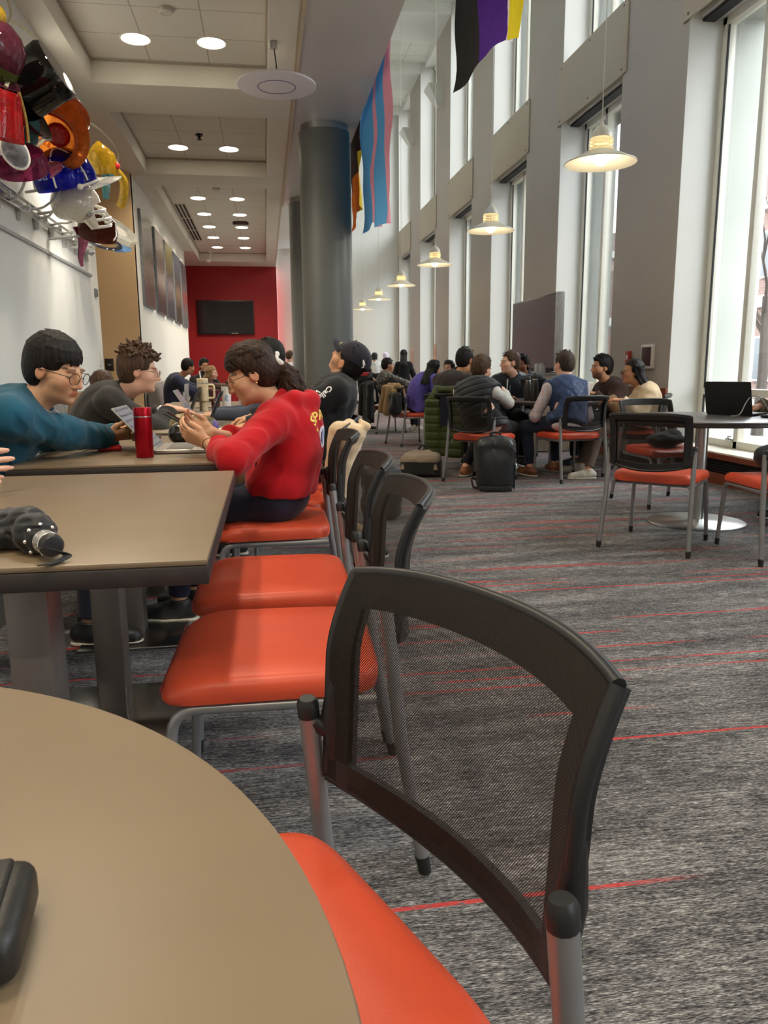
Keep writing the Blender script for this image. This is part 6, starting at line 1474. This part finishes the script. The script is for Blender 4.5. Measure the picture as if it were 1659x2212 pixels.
tl = X['teal']['arms']; mid = (tl[0][2] + tl[1][2]) / 2
phone('dark phone between the hands of the man in teal', Vector(mid + np.array([.095, 0, .035])), (.85, .0, .45), (-.5, 0, .85), mat('black_case', (.02, .02, .02), .4))
# --- pouch, glossy black bag, papers on the next tables
pc = onz(420, 944, TZ); t = put('patterned_pouch', 'olive pouch with gold dots and a violet lining slumped on the table', 'pouch', (-.375, 4.05, TZ), .1)
F = Field(); F.ell((0, 0, .055), (.115, .06, .055), None, .02); F.ell((-.06, 0, .075), (.05, .05, .045), None, .03); F.ell((.07, .0, .05), (.05, .055, .045), None, .03); F.cut((0, 0, .0), (0, 0, -1))
V, Q, L = F.build(.004, (.006, 60, 4)); T = NT('dotted_olive'); v = T('ShaderNodeTexVoronoi', Vector=T.objco(), Scale=34.0); c = T.mix(T.math('LESS_THAN', v.outputs['Distance'], .20), T.ramp(T.noise(T.objco(), 14, 3), [(.3, srgb(70, 62, 40)), (.7, srgb(150, 132, 86))]), srgb(240, 226, 176)); M_DOT = T.done(T.bsdf(**{'Base Color': c, 'Roughness': .4}))
np_mesh('body', V, Q, M_DOT, t, (0, 0, 0))
F = Field(); F.ell((.105, -.02, .045), (.022, .045, .042), None, .01); F.cut((0, 0, 0), (0, 0, -1)); V, Q, L = F.build(.004, (.003, 60, 4)); np_mesh('lining', V, Q, cloth('violet_lining', srgb(96, 84, 140)), t, (0, 0, 0))
t = put('black_bag', 'small glossy black pouch beside the laptop hinge', 'pouch', (-.40, 3.70, TZ), .2)
F = Field(); F.ell((0, 0, .045), (.06, .045, .048), None, .02); F.cut((0, 0, 0), (0, 0, -1)); V, Q, L = F.build(.0035, (.006, 95, 9)); np_mesh('body', V, Q, mat('glossy_black_vinyl', (.012, .012, .013), .16), t, (0, 0, 0)); bm = BM(); tube(bm, smooth_path([(-.04, -.01, .085), (0, -.01, .10), (.04, -.01, .085)]), .004, 6); obj('zip', bm, M_STEEL, t)
def paper(label, x, y, w, l, rz, z=TZ): t = put('paper_sheet', label, 'paper', (x, y, z), rz, 'papers on the tables'); bm = BM(); box(bm, (0, 0, .0015), (w, l, .003)); obj('sheet', bm, mat('white_paper', srgb(236, 232, 224), .8), t)
paper('white sheet of paper on the third table, left of the red hoodie', -.30, 4.52, .21, .29, 1.4); paper('white paper slip by the blazer sleeve', -.74, 4.62, .09, .14, .3)
t = put('notebook', 'dark notebook with a white slip on it, beyond the red thermos', 'notebook', (-.60, 3.98, TZ), .1); bm = BM(); box(bm, (0, 0, .006), (.13, .18, .012), bev=.002); obj('cover', bm, M_BLACK, t); bm = BM(); box(bm, (-.01, .01, .0135), (.10, .12, .003)); obj('slip', bm, mat('white_paper', (0, 0, 0)), t)
# --- tumblers
def tumbler(label, x, y, r, h, m, straw=None, handle=False, waist=True, lid=None, name='tumbler'):
    t = put(name, label, 'tumbler', (x, y, TZ), 0.0, 'tumblers on the far tables'); rb = r * (.72 if waist else .78)
    pr = [(0, 0), (rb, 0), (rb, h * .28), (r, h * .34), (r, h), (0, h)] if waist else [(0, 0), (rb, 0), (r, h), (0, h)]
    bm = BM(); lathe(bm, pr, 32); obj('body', bm, m, t, angle=30); bm = BM(); lathe(bm, [(0, h), (r * 1.04, h), (r * 1.04, h * 1.03), (r * .9, h * 1.06), (0, h * 1.06)], 32); obj('lid', bm, lid or m, t)
    if waist: bm = BM(); lathe(bm, [(r * 1.005, h * .92), (r * 1.01, h * .90), (r * 1.005, h * .88)], 32); obj('band', bm, M_STEEL, t)
    if straw: bm = BM(); tube(bm, [(-.01, 0, h), (-.022, 0, h + .075)], .0055, 8); obj('straw', bm, straw, t)
    if handle: bm = BM(); tube(bm, round_path([(r, 0, h * .85), (r + .045, 0, h * .85), (r + .045, 0, h * .42), (r, 0, h * .42)], .02), .009, 8); obj('handle', bm, m, t)
    return t
M_CRM = mat('cream_powder_coat', srgb(226, 206, 168), .45); M_MAR = mat('maroon_cup', srgb(84, 26, 34), .35)
tumbler('tall cream insulated tumbler with straw and handle', -.52, 6.60, .046, .255, M_CRM, mat('white_straw', srgb(236, 232, 224), .4), True)
c = tumbler('maroon cold cup with round pale emblem and a purple straw', -.425, 6.66, .043, .165, M_MAR, mat('purple_straw', srgb(120, 60, 150), .4), False, False)
bm = BM(); R_ = .041
def on_cup(a, z, r=R_, h=.165, rb=.78): k = rb + (1 - rb) * z / h; return Vector((r * 1.055 * k * math.cos(a), r * 1.055 * k * math.sin(a), z))
def cup_ring(bm, ac, zc, r0, r1, n=24, ap=.041):
    a = [bm.verts.new(on_cup(ac + r0 * math.cos(2 * PI * k / n) / ap, zc + r0 * math.sin(2 * PI * k / n))) for k in range(n)]; b = [bm.verts.new(on_cup(ac + r1 * math.cos(2 * PI * k / n) / ap, zc + r1 * math.sin(2 * PI * k / n))) for k in range(n)]
    for k in range(n): bm.faces.new((a[k], a[(k + 1) % n], b[(k + 1) % n], b[k]))
cup_ring(bm, -PI / 2, .085, .017, .0195); cup_ring(bm, -PI / 2, .085, .006, .010); cup_ring(bm, -PI / 2, .072, .003, .006)
for s in (-1, 1):
    for k in range(3): tube(bm, [on_cup(-PI / 2 + s * (.012 + .0015 * k) / .041, .092 - k * .008), on_cup(-PI / 2 + s * (.008 + .001 * k) / .041, .083 - k * .008)], .0012, 5)
obj('emblem', bm, mat('pale_emblem', srgb(206, 196, 186), .5), c)
c = tumbler('white tapered tumbler with pale blue print', -.335, 6.70, .043, .20, mat('white_tumbler', srgb(234, 232, 228), .4), None, False, False, glass_mat('clear_lid', (.9, .9, .9)))
bm = BM(); R_ = .043
for (a, z, rr) in ((-1.45, .115, .012), (-1.75, .10, .010), (-1.40, .085, .010), (-1.65, .125, .007), (-1.9, .085, .006)): cup_ring(bm, a, z, .0005, rr, 10)
obj('print', bm, mat('pale_blue_print', srgb(150, 176, 214), .5), c)
tumbler('small lilac tumbler behind the girl\'s chin', -.20, 6.74, .036, .13, mat('lilac_tumbler', srgb(196, 188, 206), .4), None, False, False)
# --- girl's accessories
g = X['girl']; gl = g['loc']
bm = BM(); A = g['arms'][0]; c0 = A[2] + (A[1] - A[2]) * .12; ax = Vector(A[2] - A[1]).normalized(); Mb = Matrix.Translation(Vector(c0) - Vector(gl)) @ ax.to_track_quat('Z', 'Y').to_matrix().to_4x4()
tube(bm, [Mb @ Vector((.031 * math.cos(a), .029 * math.sin(a), .004 * math.sin(3 * a))) for a in np.linspace(0, 2 * PI, 28)], .0016, 6, False); obj('bracelet', bm, mat('dark_red_cord', srgb(96, 44, 40), .7), g['root'])
hb = g['H'] + g['R'] @ (np.array([0, -.128, -.006]) * g['s']); bm = BM()
for k in range(20): a = 2 * PI * k / 20; p = hb + g['R'] @ (np.array([math.cos(a) * .022, .006 * math.sin(3 * a), math.sin(a) * .030])) - np.array(gl); ball(bm, p, (.011, .010, .012), None, 8, 6)
obj('scrunchie', bm, mat('white_scrunchie', srgb(232, 226, 220), .8), g['root'])
e = g['H'] + g['R'] @ (np.array([-.078, -.006, -.045]) * g['s']) - np.array(gl); bm = BM(); ball(bm, e, .005, None, 10, 8); obj('earring', bm, mat('brass', (0, 0, 0)), g['root'])
bm = BM(); q0 = g['N'] - np.array(gl) + np.array([-.105, -.05, -.14]); tube(bm, smooth_path([q0, q0 + np.array([-.02, -.03, -.15]), q0 + np.array([-.015, -.03, -.30])]), .003, 6); tube(bm, [q0 + np.array([-.015, -.03, -.30]), q0 + np.array([-.015, -.03, -.318])], .004, 6); obj('drawstring', bm, mat('dark_drawstring', (.05, .02, .02), .7), g['root'])
# lettering arched across the back of the hoodie
pb = g['spine'](.80); bk = -g['f']; upv = nrm(g['spine'](.9) - g['spine'](.66)); side = -g['rt'] * -1.0
pos = pb + bk * .13; du = nrm(np.cross(upv, bk)); pos = pos + upv * .015
M_YEL = mat('yellow_print', srgb(250, 206, 96), .7)
decal('lettering', 'SPACE', g['top'], pos, du, upv, .056, M_YEL, g['root'], gl, arc=.13, dirn=-bk)
bm = BM()
decal('printed_star', '+', g['top'], pos - upv * .055 - du * .055, du, upv, .045, M_YEL, g['root'], gl, dirn=-bk)
decal('printed_oval', '0', g['top'], pos - upv * .12, du, upv, .13, mat('pale_print', srgb(238, 214, 220), .7), g['root'], gl, dirn=-bk); decal('printed_oval_inner', 'l', g['top'], pos - upv * .105, du, upv, .09, mat('pale_blue_print', (0, 0, 0)), g['root'], gl, dirn=-bk, cap=.003)
# white lettering on the teal chest
g = X['teal']; gl = g['loc']; ch = g['spine'](.83) + g['f'] * .11 + g['rt'] * .01; upv = nrm(g['spine'](.75) - g['spine'](.5)); du = nrm(np.cross(-g['f'], upv)) * -1.0
du = g['rt'] * -1.0
decal('lettering', 'NK', g['top'], ch, -g['rt'], upv, .075, mat('white_print', srgb(240, 240, 238), .7), g['root'], gl, dirn=-g['f'], back=.05)
# cap of the reclining man
g = X['cap']; gl = g['loc']; H, R, s = g['H'], g['R'], g['s']; L3 = np.array(gl)
hp_ = lambda x, y, z: Vector(H + R @ (np.array([x, y, z]) * s) - L3)
bm = BM(); rows = []
for j in range(11):
    el = math.radians(-6 + 96 * j / 10); rows.append([(lambda e_: hp_(  .0885 * math.cos(e_) * math.sin(a), -.020 + .111 * math.cos(e_) * math.cos(a), .042 + .099 * math.sin(e_)))(el + (1 - j / 10) * (.17 - .17 * math.cos(a))) for a in np.linspace(0, 2 * PI, 37)])
rows = [[p for p in r] for r in rows]; grid_sheet(bm, rows, .003); M_CAP = cloth('navy_black_cap', srgb(38, 36, 46), .8)
cp = obj('cap', bm, M_CAP, g['root'], angle=80)
bm = BM(); P = []
for i in range(13):
    u = -1 + 2 * i / 12; P.append([hp_(.080 * u, .092 * math.sqrt(max(0, 1 - u * u * .72)) + .068 * (j / 6) * math.sqrt(max(.02, 1 - u * u * .97)), .050 - .018 * u * u - .010 * (j / 6) ** 2) for j in range(7)])
grid_sheet(bm, P, .004); obj('bill', bm, M_CAP, cp)
bm = BM(); P = [[hp_(.060 * u + .004 * w, -.128 - .003 * (1 - u * u), .030 + .024 * w) for w in (-.5, .5)] for u in np.linspace(-.55, .55, 7)]; grid_sheet(bm, P, .003); obj('strap', bm, mat('red_cap_strap', srgb(186, 40, 46), .6), cp)
bm = BM(); q = lambda a, z: hp_(.0908 * math.cos(z) * math.sin(a), -.020 - .1135 * math.cos(z) * math.cos(a), .042 + .1015 * math.sin(z))
tube(bm, smooth_path([q(-.72, .62), q(-.62, .50), q(-.56, .38), q(-.52, .28)]), [.0030] * 4 + [.0055] * 8 + [.004] * 7, 6); tube(bm, [q(-.58, .40), q(-.44, .46)], [.0035, .0012], 6); tube(bm, [q(-.53, .30), q(-.60, .16)], [.0035, .0015], 6); tube(bm, [q(-.53, .30), q(-.44, .22)], [.0030, .0012], 6); obj('leaping_emblem', bm, mat('white_print', (0, 0, 0)), cp)
bm = BM(); box(bm, (0, 0, 0), (.022, .004, .016), Matrix.Translation(hp_(-.05, .088, .062)) @ Matrix(R.tolist()).to_4x4(), bev=.002); obj('patch', bm, mat('cream_patch', srgb(226, 206, 168), .6), cp)
A = g['arms'][0]; mid = A[0] * .60 + A[1] * .40; du = nrm(A[0] - A[1]) * -1.0; nn = nrm(np.array([0, -1, .55])); du = du - nn * (du @ nn); du = nrm(du); dv = nrm(np.cross(nn, du))
decal('sleeve_lettering', 'Callaway', g['top'], mid + nn * .1, du, dv, .040, mat('white_print', (0, 0, 0)), g['root'], gl, arc=-.09 if False else .10, dirn=-nn); decal('sleeve_chevron', 'V', g['top'], mid + nn * .1 - dv * .035, du, dv, .04, mat('white_print', (0, 0, 0)), g['root'], gl, dirn=-nn)
# ================================================================= right-hand tables
t = put('charging_cable', 'grey cable looping off the window table laptop', 'cable', (3.12, 4.86, TZ)); bm = BM(); tube(bm, smooth_path([(-.02, -.08, .006), (.03, -.10, .02), (.10, -.06, .10), (.15, -.05, .14), (.21, -.06, .12), (.25, -.08, .05), (.25, -.10, .008)]), .0035, 8); obj('cord', bm, mat('grey_cord', srgb(150, 146, 140), .5), t); bm = BM(); box(bm, (.26, -.13, .006), (.012, .03, .01), bev=.002); obj('plug', bm, M_ENAMEL, t)
t = put('laptop_sleeve', 'black sleeve lying beside the window table laptop', 'sleeve', (3.42, 4.66, TZ), .3); bm = BM(); box(bm, (0, 0, .010), (.30, .16, .018), bev=.007); obj('body', bm, M_NYLON, t); bm = BM(); tube(bm, [(-.14, .082, .011), (.14, .082, .011)], .0025, 6); obj('zip', bm, M_STEEL, t)
paper('white sheet under the hand at the right edge', 3.40, 4.98, .20, .28, 1.2)
def bottle(label, x, y, h=.27): 
    t = put('water_bottle', label, 'bottle', (x, y, TZ), 0, 'black bottles on the group table'); bm = BM(); lathe(bm, [(0, 0), (.040, 0), (.042, .01), (.040, h * .66), (.030, h * .76), (.026, h * .80), (0, h * .80)], 28); obj('body', bm, mat('black_bottle', (.016, .015, .015), .3), t)
    bm = BM(); lathe(bm, [(.0285, h * .80), (.030, h * .815), (.0285, h * .83), (0, h * .83)], 24); obj('ring', bm, M_STEEL, t); bm = BM(); lathe(bm, [(0, h * .83), (.028, h * .83), (.028, h * .95), (.02, h), (0, h)], 24); tube(bm, [(.02, 0, h * .95), (.0, 0, h * 1.06), (-.02, 0, h * .95)], .005, 6); obj('cap', bm, M_BLACK, t)
p = onz(1150, 862, TZ); bottle('black water bottle on the group table, nearer the quilted vest', 2.72, 7.60); bottle('black water bottle on the group table, beside the laptop', 2.70, 7.74, .25)
t = put('clear_cup', 'clear cup with a white straw between the puffer vest and the black jacket', 'cup', (2.55, 8.0, TZ), 0); bm = BM(); lathe(bm, [(0, 0), (.032, 0), (.043, .15), (.041, .15), (.030, .004), (0, .004)], 24); obj('body', bm, glass_mat('clear_plastic', (.92, .94, .95)), t); bm = BM(); tube(bm, [(0, 0, .01), (.01, 0, .22)], .005, 8); obj('straw', bm, mat('white_straw', (0, 0, 0)), t)
t = put('plastic_bag', 'crumpled black plastic bag on the group table under the display', 'bag', (3.22, 8.05, TZ)); F = Field(); F.ell((0, 0, .09), (.13, .10, .10), None, .02); F.ell((-.07, 0, .15), (.06, .06, .06), None, .03); F.cut((0, 0, 0), (0, 0, -1)); V, Q, L = F.build(.006, (.016, 45, 2)); np_mesh('body', V, Q, mat('black_plastic_bag', (.02, .02, .022), .2), t, (0, 0, 0))
# --- counter at the far end
t = put('white_counter', 'white counter at the far end beyond the woman in black', 'counter', (3.3, 18.6, 0)); bm = BM(); box(bm, (0, 0, .46), (1.5, .7, .92)); obj('cabinet_body', bm, M_CREAM, t); bm = BM(); box(bm, (0, 0, .94), (1.6, .8, .04), bev=.006); obj('counter_top', bm, mat('white_laminate', srgb(226, 230, 230), .3), t)
for i in range(4): t = put('clear_bottle', ('clear bottle on the far white counter, leftmost', 'clear bottle on the far white counter, second from the left', 'clear bottle on the far white counter, third from the left', 'clear bottle on the far white counter, rightmost')[i], 'bottle', (3.05 + .13 * i, 18.42, .961), 0, 'bottles on the far counter'); bm = BM(); lathe(bm, [(0, 0), (.04, 0), (.04, .16 + .03 * (i % 2)), (.016, .22 + .03 * (i % 2)), (.016, .26 + .03 * (i % 2)), (0, .26 + .03 * (i % 2))], 16); obj('body', bm, mat('cloudy_glass', (0, 0, 0)), t); bm = BM(); cyl(bm, (0, 0, .275 + .03 * (i % 2)), .018, .03, 12); obj('cap', bm, M_WP, t)
# ================================================================= bags, coats
M_BPK = mat('black_coated_fabric', (.022, .024, .027), .38, bump=.12, bscale=90); M_TAUPE = cloth('taupe_canvas', srgb(150, 134, 116)); M_CHAR = cloth('charcoal_canvas', srgb(52, 50, 50))
bp = onz(1070, 1052, 0); t = put('backpack', 'black rolltop backpack standing on the carpet behind the puffer vest man', 'backpack', (2.0, 6.56, 0), -.22)
F = Field(); F.rbox((0, 0, .23), (.165, .11, .225), .06, None, .02); F.ell((0, .0, .44), (.15, .095, .05), None, .05); F.ell((.0, -.10, .20), (.12, .04, .15), None, .04); F.cut((0, 0, .004), (0, 0, -1)); V, Q, L = F.build(.006, (.008, 22, 6)); np_mesh('body', V, Q, M_BPK, t, (0, 0, 0), smooth_it=3)
bm = BM(); box(bm, (.168, .0, .13), (.012, .15, .22), bev=.005); obj('side_pocket', bm, M_NYLON, t)
bm = BM(); tube(bm, smooth_path([(-.05, .02, .475), (-.03, .02, .51), (.03, .02, .51), (.05, .02, .475)]), .009, 8); obj('grab_handle', bm, M_NYLON, t)
bm = BM(); tube(bm, smooth_path([(.12, -.10, .40), (.16, -.12, .36), (.165, -.11, .30)]), .008, 6); tube(bm, smooth_path([(-.13, .10, .06), (-.20, .06, .10), (-.19, .0, .03), (-.14, .0, .02)]), .010, 6); obj('strap', bm, M_NYLON, t)
bm = BM(); cyl(bm, (.178, -.04, .21), .022, .012, 16, None); ball(bm, (.18, -.05, .22), (.012, .03, .03), None, 12, 8); obj('charm', bm, mat('pearly_charm', srgb(170, 196, 190), .2, .3), t)
bm = BM(); box(bm, (0, -.115, .03), (.29, .02, .045), bev=.008); obj('base_panel', bm, M_BPK, t)
gp = onz(898, 1022, 0); t = put('backpack', 'taupe and charcoal backpack lying on the carpet beside the green vest', 'backpack', (1.54, 7.62, 0), -.35)
F = Field(); F.rbox((0, 0, .11), (.20, .14, .11), .06, None, .02); F.ell((.0, .08, .17), (.17, .09, .075), None, .06); F.cut((0, 0, .004), (0, 0, -1)); V, Q, L = F.build(.007, (.006, 30, 2)); lab = (V[:, 2] > .15).astype(int); np_mesh('body', V, Q, [M_CHAR, M_TAUPE], t, (0, 0, 0), flab=lab)
for s in (-1, 1): bm = BM(); P = [[Vector(p) + Vector((w, 0, 0)) for w in (-.024, .024)] for p in smooth_path([(s * .05, .10, .255), (s * .09, .0, .235), (s * .14, -.12, .15), (s * .17, -.15, .08)], 5)]; grid_sheet(bm, P, .014); obj('strap', bm, M_TAUPE, t)
bm = BM(); tube(bm, smooth_path([(-.05, .12, .245), (-.02, .13, .29), (.02, .13, .29), (.05, .12, .245)]), .010, 8); obj('grab_handle', bm, M_NYLON, t)
bm = BM(); box(bm, (0, -.143, .075), (.30, .012, .09), bev=.004); tube(bm, [(-.14, -.152, .12), (.14, -.152, .12)], .004, 6); obj('front_pocket', bm, M_CHAR, t)
def drape(name, label, cat, loc, rz, parts, m, res=.008, folds=(.010, 26, 4), extra=None, nm='cloth'):
    t = put(name, label, cat, loc, rz); F = Field(); parts(F); V, Q, L = F.build(res, folds); np_mesh(nm, V, Q, m, t, (0, 0, 0))
    if extra: extra(t)
    return t
# local frame of a chair back: x across, y = -.27 is the back plane
def chair_back_frame(x, y, face): return (x, y, 0), math.atan2(face[1], face[0]) - PI / 2
l, r = chair_back_frame(1.99, 8.10, (.5, .87))
def gv(F):
    for s in (-1, 1): F.rbox((s * .125, -.335, .46), (.080, .028, .30), .026, None, .03); F.cap((s * .15, -.33, .74), (s * .10, -.28, .86), .04, .035, .03)
    F.rbox((0, -.325, .42), (.20, .020, .25), .018, None, .03); F.cap((-.10, -.27, .86), (.10, -.27, .86), .035, None, .04); F.rbox((0, -.20, .80), (.17, .02, .08), .018, None, .03)
t = put('puffer_vest', 'olive green puffer vest hung over a chair back beside the grey backpack', 'vest', l, r); F = Field(); gv(F); V, Q, L = F.build(.007, (.003, 30, 4)); ph = np.abs(((V[:, 2] / .085) % 1) - .5) * 2; V[:, 1] += np.where(V[:, 1] < -.325, -1, .3) * (1 - ph ** 4) * .014; np_mesh('cloth', V, Q, cloth('olive_puffer', srgb(66, 74, 40), .55, .12), t, (0, 0, 0))
bm = BM(); P = [[(.02 + .05 * u, -.372 - .002 * j, .50 + j * .075 - .02 * u * u) for u in (-1, -.5, 0, .5, 1)] for j in range(5)]; grid_sheet(bm, P, .004); obj('armhole_lining', bm, cloth('navy_lining', srgb(34, 36, 52)), t)
l, r = chair_back_frame(2.06, 10.85, (.96, .28))
drape('tan_coat', 'tan coat hung over the chair back of the woman in violet', 'coat', l, r, lambda F: (F.rbox((-.03, -.335, .64), (.20, .03, .16), .028, None, .03), F.cap((-.16, -.28, .84), (.12, -.28, .84), .04, None, .04), F.cap((-.12, -.36, .80), (-.16, -.40, .50), .055, .05, .03), F.cap((.04, -.36, .80), (.02, -.41, .48), .06, .055, .03), F.rbox((-.03, -.2, .76), (.18, .02, .08), .018, None, .02)), cloth('tan_wool', srgb(182, 150, 108)))
t = drape('black_shoulder_bag', 'black backpack hung on the chair of the woman in violet', 'backpack', l, r, lambda F: (F.rbox((.20, -.36, .60), (.10, .07, .15), .05, None, .03), F.ell((.20, -.38, .52), (.10, .08, .09), None, .03)), M_NYLON, extra=lambda t: obj('strap', (lambda bm: (tube(bm, smooth_path([(.24, -.30, .74), (.235, -.24, .83), (.23, -.20, .74)]), .012, 6), bm)[1])(BM()), M_NYLON, t), nm='body')
l, r = chair_back_frame(2.03, 12.95, (.95, .2))
drape('black_coat', 'long black coat hung over the far chair left of the tan coat', 'coat', l, r, lambda F: (F.rbox((0, -.345, .52), (.23, .035, .33), .03, None, .03), F.cap((-.18, -.28, .84), (.18, -.28, .84), .042, None, .04), F.cap((-.19, -.37, .78), (-.22, -.40, .34), .06, .05, .03), F.cap((.19, -.37, .78), (.22, -.40, .30), .06, .05, .03)), cloth('black_wool', srgb(26, 27, 30)))
l, r = chair_back_frame(.16, 4.30, (-1, .03))
t = drape('cream_jacket', 'cream jacket bunched between the girl in red and the man leaning back', 'jacket', (.36, 3.72, -.075), PI / 2, lambda F: (F.rbox((0, -.0, .70), (.20, .035, .17), .03, rotx3(.28), .03), F.cap((-.17, -.06, .86), (.15, -.05, .875), .035, None, .03), F.cap((-.18, -.10, .89), (.0, -.09, .905), .016, None, .02), F.cap((.10, .0, .84), (.10, .05, .50), .06, .05, .03), F.cap((-.10, -.02, .82), (-.10, .04, .50), .06, .05, .03)), cloth('cream_cotton', srgb(222, 198, 164)), .006, (.006, 26, 9))
chair(.06, 3.80, (-1, 0), 'orange chair with the cream jacket on its back, next to the girl in red', G)
t = put('backpack', 'small black backpack on the carpet by the foot of the grey column', 'backpack', (.80, 5.4, 0), .4); F = Field(); F.rbox((0, 0, .20), (.15, .10, .20), .08, None, .02); F.cut((0, 0, .004), (0, 0, -1)); V, Q, L = F.build(.008, (.01, 24, 2)); np_mesh('body', V, Q, M_NYLON, t, (0, 0, 0)); bm = BM(); tube(bm, smooth_path([(-.04, 0, .39), (0, 0, .44), (.04, 0, .39)]), .01, 6); obj('grab_handle', bm, M_NYLON, t)
t = put('dark_jacket', 'dark jacket lying on the far seat of the window table', 'jacket', (3.10, 5.62, .463), .3); F = Field(); F.ell((0, 0, .05), (.17, .12, .055), None, .03); F.ell((.08, .03, .08), (.09, .08, .05), None, .03); F.cut((0, 0, 0), (0, 0, -1)); V, Q, L = F.build(.006, (.010, 40, 3)); np_mesh('cloth', V, Q, cloth('black_fleece', srgb(28, 30, 32)), t, (0, 0, 0))
t = put('black_bag', 'black bag resting on the seat of the chair at the right edge', 'bag', (2.96, 4.06, .463), .2); F = Field(); F.ell((0, 0, .09), (.16, .12, .095), None, .03); F.cut((0, 0, 0), (0, 0, -1)); V, Q, L = F.build(.006, (.010, 30, 3)); np_mesh('body', V, Q, cloth('navy_nylon', srgb(34, 36, 46), .5), t, (0, 0, 0)); bm = BM(); tube(bm, smooth_path([(-.06, 0, .17), (0, 0, .22), (.06, 0, .17)]), .01, 6); obj('grab_handle', bm, M_NYLON, t)
